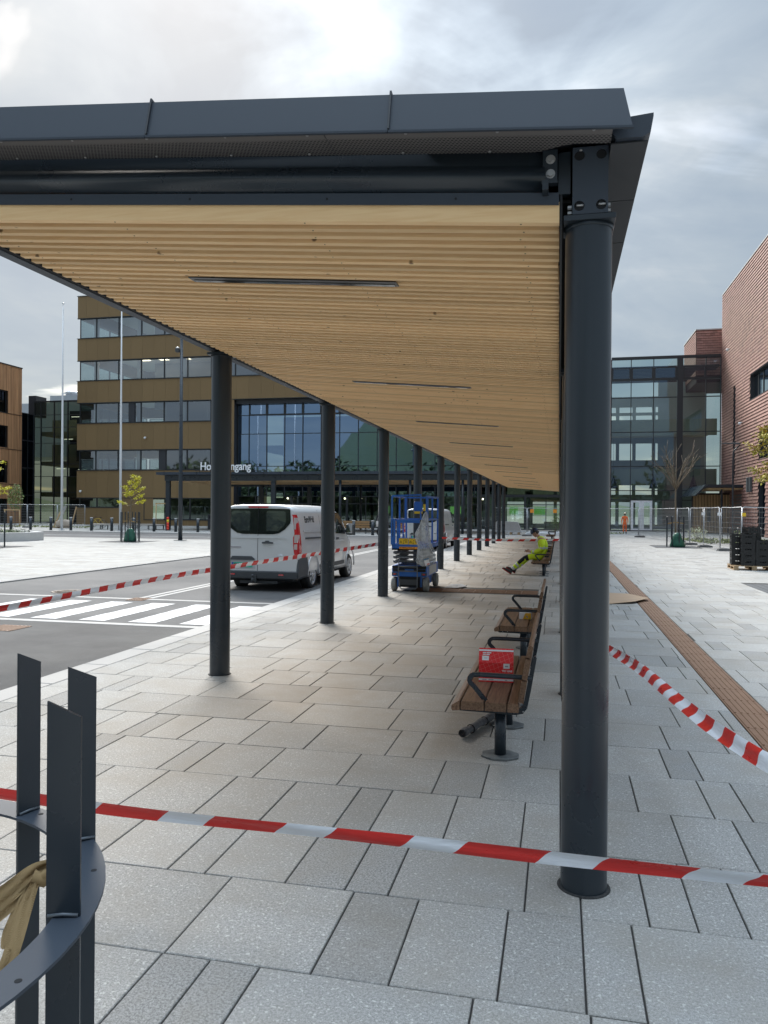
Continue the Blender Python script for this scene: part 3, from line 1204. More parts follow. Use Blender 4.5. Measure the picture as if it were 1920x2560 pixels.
BY = 77.0
off = thing('office_building', 'five storey bronze panel building with ribbon windows beside the entrance hall', 'building')
BL, BR, BE = -52.70, -36.25, -8.0
bands = [(23.03, 25.46, BE), (18.29, 20.72, BE), (13.58, 15.98, BE), (8.32, 11.23, BR), (3.02, 6.0, BR)]
PWD = 1.385
for z0, z1, xe in bands:
    x = BL
    k = 0
    while x < xe - 0.1:
        xn = min(x + (1.1 if k == 0 else PWD), xe)
        b = MB()
        b.box(x + 0.006, xn - 0.006, BY, BY + 0.05, z0, z1)
        b.build('panel', BRONZE, off)
        x = xn
        k += 1
    b = MB()      # sill flashings and backing
    b.box(BL - 0.06, xe, BY - 0.07, BY - 0.001, z1 - 0.002, z1 + 0.05)
    b.box(BL - 0.03, xe, BY - 0.03, BY + 0.2, z0 - 0.07, z0 - 0.002)
    b.build('sill', FRAME, off)
    b = MB()
    b.box(BL + 0.02, xe, BY + 0.052, BY + 0.30, z0 + 0.01, z1 - 0.01)
    b.box(BL + 0.02, BL + 0.30, BY + 0.30, 92, z0, z1 - 0.01)
    b.box(BL + 0.3, xe, 91.8, 92, z0, z1)
    b.build('wall_core', BRONZE, off)
# ground floor panels below and between the windows
b0 = [(BL, 0.0, 1.92), ]
x = BL
k = 0
while x < BR - 0.1:
    xn = min(x + (1.1 if k == 0 else PWD), BR)
    b = MB()
    zt = 1.90
    if x > -44.6:
        zt = 0.62
    elif x > -47.35:
        zt = 3.018
    b.box(x + 0.006, xn - 0.006, BY, BY + 0.05, 0.0, zt)
    b.build('panel', BRONZE, off)
    x = xn
    k += 1
b = MB()
b.box(BR + 0.006, -33.86, BY + 0.002, BY + 0.052, 0, 13.575)
b.build('panel', BRONZE, off)
b = MB()
b.box(BL + 0.03, -47.3, BY + 0.053, BY + 0.3, 0, 1.88)
b.box(-47.3, -44.4, BY + 0.053, BY + 0.3, 0, 3.0)
b.box(-44.4, BR, BY + 0.053, BY + 0.3, 0, 0.60)
b.box(BR, BR + 0.3, BY + 0.053, 92, 0, 13.5)
b.box(BL + 0.03, BL + 0.3, BY + 0.3, 92, 0, 1.9)
b.build('wall_core', BRONZE, off)
rows = [(20.79, 22.96), (16.05, 18.22), (11.30, 13.51), (6.07, 8.25)]
for r_, (z0, z1) in enumerate(rows):
    xe = BE if r_ < 2 else BR
    x = BL + 0.22
    k = 0
    while x < xe - 0.5:
        xn = x + (2.05 if k == 0 else 2.77)
        xn = min(xn, xe)
        if (r_, k) == (2, 2):
            window_unit(off, x, x + 1.32, BY + 0.14, z0, z1, GW)
            b = MB(); b.box(x + 1.33, x + 2.02, BY + 0.10, BY + 0.2, z0, z1); b.build('blind_panel', CLAD, off)
            window_unit(off, x + 2.03, xn, BY + 0.14, z0, z1, GW)
        elif (r_, k) == (3, 3):
            window_unit(off, x, x + 2.25, BY + 0.14, z0, z1, GW)
            b = MB(); b.box(x + 2.26, xn + 0.25, BY + 0.10, BY + 0.2, z0, z1); b.build('blind_panel', CLAD, off)
        elif (r_, k) == (3, 4):
            window_unit(off, x + 0.26, xn, BY + 0.14, z0, z1, GW)
        else:
            window_unit(off, x, xn, BY + 0.14, z0, z1, GW)
        x = xn
        k += 1
    # side windows round the corner
    for j in range(5):
        window_unit(off, BY + 0.2 + 2.9 * j, BY + 3.05 + 2.9 * j, BL + 0.2, z0, z1, GW, 'X')
        window_unit(off, BL + 0.5 + 3.2 * j, BL + 3.65 + 3.2 * j, 91.85, z0, z1, GW)
for x0, x1, z0 in ((-52.42, -50.22, 1.93), (-50.20, -47.36, 1.93)):
    window_unit(off, x0, x1, BY + 0.08, z0, 2.98, GW)
for x0, x1 in ((-44.30, -41.4), (-41.38, -38.95), (-38.93, -36.30)):
    window_unit(off, x0, x1, BY + 0.08, 0.66, 2.98, GF)
b = MB()
b.box(-52.5, -47.3, BY - 0.05, BY - 0.001, 1.88, 1.925)
b.box(-44.4, -36.25, BY - 0.06, BY - 0.001, 0.58, 0.655)
b.box(-47.36, -47.30, BY - 0.01, BY + 0.1, 1.93, 3.0)
b.box(-44.4, -44.31, BY - 0.02, BY + 0.1, 0.66, 3.0)
b.build('sill', FRAME, off)
b = MB()
for z in (0.02, 5.0, 10.0, 14.9, 19.6, 24.4):
    xe = BE if z > 14 else BR
    b.box(BL + 0.35, xe, BY + 0.35, 91.7, z, z + 0.35)
b.box(BL - 0.04, BE, BY - 0.04, 92, 25.46, 25.56)
b.build('floor_slab', ROOMW, off)
b = MB()
for zi, (z0, z1) in enumerate(rows):
    xe = BE if zi < 2 else BR
    for x in (-51.2, -45.8, -40.4):
        b.cyl((x, BY + 1.4, z0 - 1.1), (x, BY + 1.4, z1 + 0.9), 0.28, n=14)
b.cyl((-51.2, BY + 1.4, 0.3), (-51.2, BY + 1.4, 5.0), 0.28, n=14)
b.build('inner_column', ROOMW, off)
b = MB()
b.box(-48.5, BE, 86.5, 86.7, 14.0, 24.3)
b.box(-45.5, BR, 83.5, 83.7, 0.3, 13.9)
b.box(-36.0, -35.8, BY + 3, 91, 14.3, 24.3)
for x in (-43.2, -38.2, -40.6):
    b.box(x, x + 0.12, BY + 2.5, 86, 5.4, 13.9)
b.build('inner_wall', ROOMG, off)
b = MB()
for (x, y) in ((-49.8, 79.5), (-47, 79.5), (-44.2, 79.5), (-41.4, 79.5), (-48.4, 81.6), (-45.4, 81.6), (-42.6, 81.6), (-46.6, 84), (-43.8, 84), (-39.9, 82), (-49.0, 84)):
    b.box(x, x + 1.1, y, y + 0.6, 19.565, 19.585)
b.build('ceiling_light', LIT, off)
b = MB()
for (x, z) in ((-44.2, 9.55), (-52.1, 3.7)):
    b.box(x - 0.05, x + 0.05, BY - 0.14, BY - 0.001, z + 0.05, z + 0.13)
    b.sphere((x, BY - 0.22, z), 0.13, 12, 8)
    b.build('security_camera', WHITE, off)
    b = MB()

# entrance hall: tall glass front under the projecting storeys, and the low foyer running right
hall = thing('entrance_hall', 'tall glazed entrance hall reflecting the hills above the entrance canopy', 'building')
HY = 78.0
xs = [-33.8, -32.54] + [-32.54 + 2.02 * k for k in range(1, 14)]
zs = [3.25, 5.75, 6.44, 9.90, 11.90, 13.08]
for i in range(len(xs) - 1):
    for j in range(len(zs) - 1):
        b = MB()
        e = rnd.uniform(-0.008, 0.008)
        b.add([(xs[i], HY + e, zs[j]), (xs[i + 1], HY - e, zs[j]), (xs[i + 1], HY - e, zs[j + 1]), (xs[i], HY + e, zs[j + 1])], [(0, 1, 2, 3)])
        b.build('pane', GH, hall, fix=False)
b = MB()
for x in xs:
    b.box(x - 0.035, x + 0.035, HY - 0.09, HY + 0.12, 3.2, 13.08)
for z in zs[:-1]:
    b.box(xs[0], xs[-1], HY - 0.085, HY + 0.10, z - 0.035, z + 0.035)
for i in range(1, len(xs) - 1):
    b.box(xs[i] + 0.035, xs[i] + 0.12, HY - 0.10, HY + 0.1, 11.9, 13.0)
    b.box(xs[i + 1] - 0.12, xs[i + 1] - 0.035, HY - 0.10, HY + 0.1, 11.9, 13.0)
    b.box(xs[i] + 0.12, xs[i + 1] - 0.12, HY - 0.10, HY + 0.1, 11.935, 12.02)
b.build('mullions', FRAME, hall)
b = MB()
b.box(-33.86, xs[-1], BY + 0.4, HY + 0.3, 13.08, 13.5)
b.box(-33.98, -33.86, BY + 0.05, HY + 6, 0, 13.5)
b.build('head_panel', CLAD, hall)
b = MB()
b.box(-33.8, -6.5, 92, 92.2, 0, 13.4)
b.box(-33.8, xs[-1], HY + 0.5, 92, -0.02, -0.005)
b.box(-33.8, xs[-1], HY + 0.4, 92, 3.9, 4.4)
b.box(-33.8, xs[-1], HY + 4, 92, 8.6, 9.0)
b.build('inner_wall', mat('hall lining', (0.10, 0.11, 0.11), 0.8), hall)
# ground floor glazing of the hall and foyer
gx = [-33.8 + 2.033 * k for k in range(0, 25)]
for i in range(len(gx) - 1):
    if gx[i] > 14.2:
        break
    x1 = min(gx[i + 1], 4.87)
    if x1 - gx[i] < 0.3:
        break
    for z0, z1 in ((0.06, 2.45), (2.5, 3.22)):
        b = MB()
        e = rnd.uniform(-0.006, 0.006)
        b.add([(gx[i] + .03, HY + e, z0), (x1 - .03, HY - e, z0), (x1 - .03, HY - e, z1), (gx[i] + .03, HY + e, z1)], [(0, 1, 2, 3)])
        b.build('pane', GF, hall, fix=False)
b = MB()
for i, x in enumerate(gx):
    if x < 4.87:
        wd = 0.11 if i % 3 == 0 else 0.04
        b.box(x - wd, x + wd, HY - 0.07, HY + 0.13, 0, 3.22)
b.box(-33.8, 4.87, HY - 0.06, HY + 0.11, 2.45, 2.53)
b.box(-33.8, 4.87, HY - 0.06, HY + 0.11, 0.0, 0.08)
b.box(-8, 4.87, HY - 0.06, HY + 0.11, 3.22, 3.5)
b.build('foyer_frame', FRAME, hall)
b = MB()
b.box(-8.0, 4.8, HY - 0.08, HY + 0.3, 3.5, 16.7)
b.build('upper_front', GD, hall)
b = MB()
FO = mat('glowing foyer green', (0.10, 0.30, 0.05), 0.8, 0, 0.9, 0.9, (0.22, 0.20, 0.12), emit=((0.10, 0.30, 0.06), 0.35))  # green patches with a glow added to read as a bright foyer
for gx0 in (-19.0, -14.8, -11.6, -5.2, -2.6):
    b.box(gx0, gx0 + rnd.uniform(0.5, 1.2), 84.0, 84.1, 1.5, 2.3)
b.build('glowing_green_wall', FO, hall)
b = MB()
for x in (-31, -26, -21.5, -17.2, -12.6, -8.1, -3.4, 0.8):
    b.box(x, x + 0.45, 80.5, 80.9, 0, 3.9)
b.box(-30.6, -25.0, 79.5, 80.0, 1.5, 3.1)
b.box(-23.0, -20.0, 80.2, 80.6, 0.9, 3.2)
b.build('inner_column', CLAD, hall)
b = MB()
for x in (-28.6, -28.2, -22.2, -20.4, -12.0, -7.6):
    b.sphere((x, 79.3, 3.05), 0.09, 8, 6)
b.build('foyer_lamp', SPOT, hall)
b = MB()
for (x, w_, h_) in ((-19.5, 1.6, 1.3), (-16.2, 2.2, 0.9), (-10.5, 2.0, 1.1), (-6.8, 1.4, 1.6), (-1.5, 2.4, 0.8), (2.2, 1.5, 1.2)):
    b.cbox(x, x + w_, 79.6, 80.4, 0, h_)
    b.build('foyer_furniture', BEIGE, hall)
    b = MB()

# entrance canopy in front, with its name in white letters
ec = thing('entrance_canopy', 'low dark steel entrance canopy with spruce underside across the hall front', 'canopy')
b = MB()
b.box(-33.63, -4.6, 60.30, 60.42, 4.72, 4.95)
b.box(-33.63, -33.5, 60.42, 70.3, 4.72, 4.95)
b.build('fascia', FLASH, ec)
b = MB()
for k in range(20):
    x = -32.9 + 1.5 * k
    b.box(x, x + 0.03, 60.27, 60.30, 4.70, 4.97)
b.build('fascia_seam', FRAME, ec)
b = MB()
b.box(-33.5, -4.6, 60.42, 70.2, 4.73, 4.90)
b.build('roof_deck', CLAD, ec)
b = MB()
b.box(-32.95, -22.9, 60.55, 60.8, 4.20, 4.68)
b.box(-22.88, -5.0, 60.55, 60.8, 4.24, 4.68)
b.box(-32.95, -5.0, 69.8, 70.0, 4.0, 4.5)
b.box(-33.1, -32.85, 60.8, 70, 4.3, 4.7)
b.build('beam', STEEL, ec)
b = MB()
k = 0
x = -32.8
while x < -5:
    if k < 250:
        b = MB()
    b.box(x, x + 0.06, 60.85, 69.75, 4.20, 4.30)
    x += 0.13
    k += 1
    if k < 250:
        b.build('slat', SPRUCE, ec)
b = MB()
for x in (-31.5, -28.2, -24.8, -21.4, -18, -14.6):
    b.box(x, x + 0.06, 62.5, 65.5, 4.185, 4.2)
b.build('light_fitting', DARK, ec)
b = MB()
b.cbox(-0.19, 0.19, -0.13, 0.13, 0, 4.2)
c_sq = b.build('post', STEEL, ec, loc=(-32.68, 60.68, 0))
for (x, y) in ((-23.12, 60.68), (-34.0 + 1.4, 69.8), (-27.8, 69.8), (-23.0, 69.8)):
    o = c_sq.copy()
    COL.objects.link(o)
    o.location = (x, y, 0)
b = MB()
b.cyl((0, 0, 0), (0, 0, 4.25), 0.11, n=16)
c_r = b.build('round_post', STEEL, ec, loc=(-17.38, 60.68, 0))
for (x, y) in ((-11.6, 60.68), (-7.4, 60.68), (-18, 69.8), (-13.5, 69.8), (-9.0, 69.8), (-5.4, 69.8), (-5.4, 60.68)):
    o = c_r.copy()
    COL.objects.link(o)
    o.location = (x, y, 0)
b = MB()
b.box(-30.0, -23.5, 60.22, 60.26, 5.02, 5.06)
for k in range(7):
    b.box(-29.6 + k, -29.57 + k, 60.22, 60.26, 4.95, 5.02)
lr = b.build('letter_rail', FRAME, ec)
text_mesh('letters', 'Hovedinngang', 0.93, mat('sign white', (0.85, 0.87, 0.9), 0.5), Matrix.Translation((-29.52, 60.22, 5.10)) @ FACE_MY, ec, 0.03, 0.012, 0.86)

# glazed link on the right, seen against the light
lk = thing('glazed_link', 'four storey glass front with dark mullions beside the red tiled building', 'building')
LY = 78.0
lx = [-1.5, 0.6, 2.75, 4.85, 6.66, 8.72, 10.86, 11.34, 13.42, 14.72]
lz = [0.06, 3.0, 3.9, 6.22, 9.50, 12.80, 14.55, 15.65, 16.5]
for i in range(3, len(lx) - 1):
    for j in range(len(lz) - 1):
        if i == 6 or (i == 4 and j == 0):
            continue
        b = MB()
        e, e2 = rnd.uniform(-0.012, 0.012), rnd.uniform(-0.01, 0.01)
        b.add([(lx[i], LY + e, lz[j]), (lx[i + 1], LY - e, lz[j]), (lx[i + 1], LY - e + e2, lz[j + 1]), (lx[i], LY + e + e2, lz[j + 1])], [(0, 1, 2, 3)])
        b.build('pane', GR, lk, fix=False)
b = MB()
b.box(10.84, 11.36, LY - 0.16, LY + 0.2, 0, 16.6)
for x in lx[3:]:
    if not 10.8 < x < 11.4:
        b.box(x - 0.035, x + 0.035, LY - 0.08, LY + 0.12, 0, 16.55)
for z in lz[:-1]:
    b.box(4.85, 14.72, LY - 0.07, LY + 0.11, z - 0.04, z + 0.04)
b.box(4.85, 14.72, LY - 0.12, LY + 0.2, 16.5, 16.75)
for i in (3, 4, 5, 7):
    b.box(lx[i + 1] - 0.16, lx[i + 1] - 0.036, LY - 0.085, LY + 0.1, 14.6, 15.6)
    b.box(lx[i] + 0.036, lx[i] + 0.16, LY - 0.085, LY + 0.1, 14.6, 15.6)
b.box(4.85, 14.72, LY - 0.083, LY + 0.1, 14.44, 14.66)
b.build('mullions', FRAME, lk)
b = MB()      # floors, parapets and a rear wall with open window bays that let daylight through
for z in (5.0, 9.9):
    b.box(-6, 14.9, LY + 2.6, LY + 2.8, z - 0.5, z + 1.1)
    b.box(-6, 14.9, LY + 2.8, LY + 9, z - 0.1, z + 0.1)
b.build('gallery', BEIGE, lk)
b = MB()
BK = LY + 9.0
for z0, z1 in ((0, 0.5), (2.9, 3.7), (5.6, 7.4), (9.2, 10.6), (12.2, 12.5), (13.1, 14.2)):
    b.box(-6, 14.9, BK, BK + 0.3, z0, z1)
for x in (-6, -3.2, -0.6, 2.0, 4.3, 5.9, 7.6, 9.6):
    b.box(x, x + 0.35, BK + 0.01, BK + 0.29, 0, 14.2)
b.box(10.2, 14.9, BK + 0.005, BK + 0.295, 0, 16.4)
b.build('rear_wall', ROOMG, lk)
b = MB()
for k in range(11):
    b.box(4.9, 14.7, LY + 0.8 + 0.7 * k, LY + 0.95 + 0.7 * k, 15.7 - 0.02 * k, 15.95 - 0.02 * k)
b.build('roof_louvres', CLAD, lk)
for x in (5.2, 8.95, 12.6):
    b = MB()
    b.lathe([(0.42, 0), (0.0, 1.35)], 20, c=(x, LY + 1.6, 4.15), caps=False)
    b.cyl((x, LY + 1.6, 5.5), (x, LY + 1.6, 9.0), 0.012, n=6)
    b.build('pendant_lamp', DARK, lk)
WD = mat('white door frame', (0.80, 0.82, 0.86), 0.4)
for x0, x1 in ((6.72, 7.68), (7.70, 8.68)):
    window_unit(lk, x0, x1, LY - 0.05, 0.02, 2.98, GR, 'Y', 0.22, 0.09, WD, 'glass_door')

# red tiled building on the right: overlapping courses
RC = [(0.235, 0.092, 0.070), (0.27, 0.115, 0.088)]
TILE = mat('red tile', (0.385, 0.208, 0.170), 0.7, 0, 0.85, 3.0, (0.30, 0.15, 0.12), 0.15, 20, tone=True, stretch=(1, 1, 2.2))
red = thing('red_tiled_building', 'tall building clad in overlapping red tiles with deep dark windows', 'building')
RX, RY0, RY1, RZ = 15.0, 40.0, 78.9, 22.42
HO = [(73.7, 72.9, 4.9, 13.1), (67.65, 57.0, 10.9, 13.0), (64.75, 57.0, 5.9, 8.05), (64.7, 62.6, 0.0, 4.16), (59.2, 56.0, 0, 4.1), (67.65, 57.0, 15.8, 17.9)]
HO = [(min(a, b_), max(a, b_), c0, c1) for a, b_, c0, c1 in HO][:5]


def courses(b, plane, a0, a1, z0, z1, holes, h=0.26, axis='X', out=-1, tl=0.42, seed=4):
    q = random.Random(seed)
    z = z0
    k = 0
    while z < z1 - 0.05:
        zt = min(z + h, z1)
        y = a0 - (0.21 if k % 2 else 0)
        while y < a1:
            ya, yb = max(y, a0), min(y + tl, a1)
            y += tl
            if yb - ya < 0.03:
                continue
            hit = [H_ for H_ in holes if H_[0] < (ya + yb) / 2 < H_[1] and H_[2] < (z + zt) / 2 < H_[3]]
            if hit:
                continue
            p = plane + out * (0.065 + q.uniform(0, 0.006))
            t_ = plane + out * 0.012
            b.tone = q.choice([1, 1.05, 0.93, 0.85, 1.1, 0.98, 0.7 if q.random() < 0.3 else 1])
            g = 0.004
            zl = z + 0.034
            if axis == 'X':
                vs = [(p, ya + g, zl), (p, yb - g, zl), (t_, yb - g, zt + 0.01), (t_, ya + g, zt + 0.01), (plane, ya + g, zl + 0.004), (plane, yb - g, zl + 0.004)]
            else:
                vs = [(ya + g, p, zl), (yb - g, p, zl), (yb - g, t_, zt + 0.01), (ya + g, t_, zt + 0.01), (ya + g, plane, zl + 0.004), (yb - g, plane, zl + 0.004)]
            b.add(vs, [(0, 1, 2, 3), (0, 4, 5, 1)])
        z = zt
        k += 1
    b.tone = 1.0


b = MB()
courses(b, RX, RY0, RY1, 0, RZ, HO)
b.build('tile_courses', TILE, red, fix=False, kind='stuff')
b = MB()
courses(b, RY1, RX, RX + 3.0, 0, RZ, [], axis='Y', out=1)
b.build('tile_courses', TILE, red, fix=False, kind='stuff')
b = MB()      # wall behind the tiles, cut round the openings
ys = sorted(set([RY0, RY1] + [h_[0] for h_ in HO] + [h_[1] for h_ in HO]))
for i in range(len(ys) - 1):
    ym = (ys[i] + ys[i + 1]) / 2
    cuts = sorted([(h_[2], h_[3]) for h_ in HO if h_[0] < ym < h_[1]])
    z = 0
    for c0, c1 in cuts:
        if c0 > z:
            b.box(RX + 0.001, RX + 0.35, ys[i], ys[i + 1], z, c0)
        z = c1
    b.box(RX + 0.001, RX + 0.35, ys[i], ys[i + 1], z, RZ)
b.build('wall', mat('tile backing', (0.02, 0.012, 0.012), 0.9), red)
b = MB()
b.box(RX - 0.07, RX + 24, RY0, RY1 + 0.06, RZ, RZ + 0.10)
b.build('roof_edge', mat('pale coping', (0.5, 0.5, 0.49), 0.6), red)
for (y0, y1, z0, z1) in HO:
    b = MB()
    b.box(RX + 0.0, RX + 0.34, y0, y0 + 0.05, z0, z1)
    b.box(RX + 0.0, RX + 0.34, y1 - 0.05, y1, z0, z1)
    b.box(RX - 0.03, RX + 0.34, y0, y1, z1 - 0.05, z1)
    if z0 > 0:
        b.box(RX - 0.05, RX + 0.34, y0, y1, z0, z0 + 0.05)
    b.build('window_reveal', CLAD, red)
    n_ = max(1, round((y1 - y0 - 0.1) / 1.5))
    for k in range(n_):
        a = y0 + 0.05 + (y1 - y0 - 0.1) * k / n_
        c = y0 + 0.05 + (y1 - y0 - 0.1) * (k + 1) / n_
        window_unit(red, a, c, RX + 0.24, z0 + 0.05, z1 - 0.05, GW if z0 > 5 and y1 - y0 > 2 else GD, 'X', 0.08)
b = MB()
b.box(RX + 3.0, RX + 3.2, RY0, RY1, 0, RZ)
b.build('inner_wall', mat('curtain grey', (0.30, 0.36, 0.36), 0.8, 0, 0.8, 1.2, (0.12, 0.15, 0.15), stretch=(1, 6, 0.1)), red)
b = MB()
for y in (61.0, 63.4, 65.6):
    b.box(RX - 0.22, RX - 0.06, y, y + 0.35, 0.0, 0.001)
for k, (y, z) in enumerate(((75.4, 16.6), (70.2, 9.35))):
    b = MB()
    b.box(RX - 0.16, RX - 0.05, y - 0.05, y + 0.05, z + 0.05, z + 0.12)
    b.sphere((RX - 0.24, y, z), 0.13, 12, 8)
    b.build('security_camera', WHITE, red)
for y in (67.6, 66.7):
    b = MB()
    b.cbox(RX - 0.24, RX - 0.06, y - 0.16, y + 0.16, 3.5, 4.7, 0.02)
    b.build('ventilation_grille', mat('grille grey', (0.10, 0.11, 0.115), 0.6), red)
tw = thing('red_tiled_tower', 'short red tiled tower rising above the glass front', 'building')
b = MB()
courses(b, 80.5, 12.95, 17.0, 15.2, 19.62, [], 0.24, 'Y', -1, 0.42, 8)
courses(b, 12.95, 80.5, 88.0, 15.2, 19.62, [], 0.24, 'X', -1, 0.42, 9)
b.build('tile_courses', TILE, tw, fix=False, kind='stuff')
b = MB()
b.box(12.96, 24, 80.51, 88, 14.5, 19.6)
b.build('wall', MATS['tile backing'], tw)
b = MB()
b.box(12.87, 24, 80.42, 88.1, 19.62, 19.72)
b.build('roof_edge', MATS['pale coping'], tw)

# entrance shelter against the red wall
ht = thing('entrance_porch', 'small porch with dark roof and upright timber slats by the red wall', 'porch')
b = MB()
b.prism([(11.95, 3.95), (15.0, 3.95), (15.0, 4.2), (12.2, 4.2)], 69.6, 69.75, 'Y')
b.prism([(11.35, 3.25), (12.2, 4.2), (12.05, 4.2), (11.2, 3.28)], 69.75, 77.6, 'Y')
b.prism([(12.2, 4.05), (15.0, 4.05), (15.0, 4.2), (12.2, 4.2)], 69.75, 77.6, 'Y')
b.build('roof', STEEL, ht)
b = MB()
for k in range(22):
    x = 12.25 + 0.125 * k
    b.box(x, x + 0.06, 69.8, 77.2, 3.82, 3.92)
b.build('ceiling_slats', SPRUCE, ht, kind='stuff')
b = MB()
k = 0
for k in range(25):
    x = 11.86 + 0.128 * k
    b = MB()
    b.box(x, x + 0.055, 74.9, 74.98, 0.03, 3.45)
    b.build('upright_slat', SPRUCE, ht)
b = MB()
b.box(11.8, 15.0, 75.0, 75.1, 0, 3.6)
b.build('back_wall', mat('porch backing', (0.05, 0.035, 0.025), 0.9), ht)
b = MB()
b.cbox(13.28, 13.42, 70.0, 70.14, 0, 3.95)
b.cbox(11.72, 11.84, 74.8, 74.92, 0, 3.45)
b.build('post', STEEL, ht)
b = MB()
b.box(13.05, 13.35, 74.82, 74.88, 1.0, 2.3)
b.build('intercom_panel', DARK, ht)
b = MB()
b.box(15.0 - 0.05, 15.0 - 0.02, 70.2, 73.0, 0, 3.4)
b.build('door', mat('porch door', (0.10, 0.11, 0.12), 0.4), ht)

# timber clad building at the left edge and the dark glass link behind it
TCL = mat('weathered larch', (0.52, 0.29, 0.145), 0.8, 0, 0.8, 1.0, (0.30, 0.155, 0.075), 0.2, 9, tone=True, stretch=(3, 3, 0.25))
tb = thing('timber_building', 'four storey building clad in upright brown larch boards', 'building')
WX = -62.0
HW = [(60.0, 77.4, 12.72, 15.25), (60.0, 77.42, 8.7, 11.22), (60.0, 77.46, 4.66, 7.18), (60.0, 77.5, 0.0, 2.85)]
lev = [0.0, 4.53, 8.57, 12.67, 17.95]
b = MB()
q = random.Random(2)
y = 70.5
while y < 79.8:
    wv = q.uniform(0.09, 0.15)
    yb = min(y + wv, 79.8)
    for li in range(4):
        z0, z1 = lev[li] + 0.03, lev[li + 1] - 0.03
        if li == 3:
            z1 = 18.2
        segs = [(z0, z1)]
        for (a0, a1, c0, c1) in HW:
            if a0 < (y + yb) / 2 < a1:
                segs = [s_ for (p, r) in segs for s_ in (((p, min(r, c0)) if p < c0 else None), ((max(p, c1), r) if r > c1 else None)) if s_ and s_[1] - s_[0] > 0.05] if any(p < c1 and r > c0 for p, r in segs) else segs
        for p, r in segs:
            b.tone = q.uniform(0.75, 1.25)
            b.box(WX, WX + 0.03 + q.uniform(0, 0.02), y + 0.004, yb - 0.004, p, r)
    y = yb
b.tone = 1.0
b.build('larch_boards', TCL, tb, fix=False, kind='stuff')
b = MB()
b.box(WX - 12, WX - 0.42, 60, 79.7, 0, 18.2)
for i in range(4):
    zz = [(2.85, 4.66), (7.18, 8.7), (11.22, 12.72), (15.25, 18.2)][i]
    b.box(WX - 0.42, WX - 0.005, 60, 77.5, zz[0], zz[1])
b.box(WX - 0.42, WX - 0.005, 77.5, 79.7, 0, 18.2)
b.build('wall', mat('board backing', (0.03, 0.02, 0.015), 0.9), tb)
b = MB()
for z in lev[1:4]:
    b.box(WX, WX + 0.075, 60, 79.82, z - 0.02, z + 0.025)
b.box(WX - 12, WX + 0.10, 60, 79.85, 18.2, 18.32)
b.build('flashing', FRAME, tb)
for (a0, a1, c0, c1) in HW:
    for k in range(5):
        ya = 77.4 - 1.5 * (k + 1)
        window_unit(tb, ya, ya + 1.5, WX - 0.3, c0 + 0.02, c1 - 0.02, GD, 'X', 0.07)
dl = thing('dark_glass_link', 'dark glazed wing between the timber building and the bronze building', 'building')
b = MB()
b.box(WX - 0.30, WX - 0.05, 79.85, 82.0, 0, 13.1)
b.box(WX - 0.1, -52.6, 84.5, 84.6, 0, 0.1)
b.build('side_frame', CLAD, dl)
for j in range(4):
    for yy in (79.87, 80.9):
        window_unit(dl, yy, yy + 1.02, WX - 0.05, 0.1 + 3.25 * j, 3.3 + 3.25 * j, GD, 'X', 0.05)
gx2 = [-61.95, -61.0, -59.2, -57.35, -55.6, -54.0, -52.75]
gz2 = [0.1, 1.95, 3.7, 5.6, 7.1, 9.6, 11.5, 13.0, 14.55]
for i in range(len(gx2) - 1):
    for j in range(len(gz2) - 1):
        b = MB()
        b.add([(gx2[i], 82.0, gz2[j]), (gx2[i + 1], 82.0, gz2[j]), (gx2[i + 1], 82.0, gz2[j + 1]), (gx2[i], 82.0, gz2[j + 1])], [(0, 1, 2, 3)])
        b.build('pane', GD, dl, fix=False)
b = MB()
for x in gx2:
    b.box(x - 0.04, x + 0.04, 81.93, 82.1, 0, 14.6)
for z in gz2:
    b.box(-61.95, -52.75, 81.94, 82.1, z - 0.03, z + 0.03)
b.box(-61.95, -52.75, 81.9, 82.15, 14.55, 14.7)
b.build('mullions', FRAME, dl)
b = MB()
for z in (3.2, 7.0, 10.6):
    b.box(-61.8, -52.9, 83.2, 89, z, z + 0.5)
for x in (-60.9, -58.9, -57.1, -54.8):
    b.box(x, x + 1.3, 84.0, 84.1, 3.7, 5.7)
    b.box(x, x + 1.3, 84.0, 84.1, 7.5, 9.6)
    b.box(x, x + 1.3, 84.0, 84.1, 11.1, 12.6)
b.build('gallery', BEIGE, dl)
b = MB()
b.box(-62, -52.8, 89, 89.2, 0, 14.4)
b.build('rear_wall', CLAD, dl)
b = MB()
for z, x in ((6.6, -60), (6.5, -57), (10.2, -59), (10.1, -55.5), (12.9, -58), (6.4, -54.6)):
    b.box(x, x + 1.2, 83.6, 83.66, z, z + 0.035)
b.build('strip_light', mat('strip light', (0.9, 0.9, 0.85), 0.5, emit=((1.0, 0.95, 0.85), 1.5)), dl)
b = MB()
b.box(-62.9, -61.9, 82.2, 84.2, 12.9, 15.4)
b.build('stair_head', CLAD, dl)
rf = thing('roof_plant_room', 'pale metal plant room with white domed vent on the far roof', 'plant room')
b = MB()
b.box(-70, -60, 96, 104, 9, 17.6)
b.box(-78, -70, 96, 104, 9, 16.6)
b.build('housing', mat('pale cladding', (0.42, 0.46, 0.50), 0.6), rf)
b = MB()
b.lathe([(0.9, 0), (0.9, 0.4), (1.25, 0.42), (0.7, 0.75), (0.001, 0.95)], 16, c=(-67.5, 97.5, 17.6))
b.build('roof_vent', WHITE, rf)

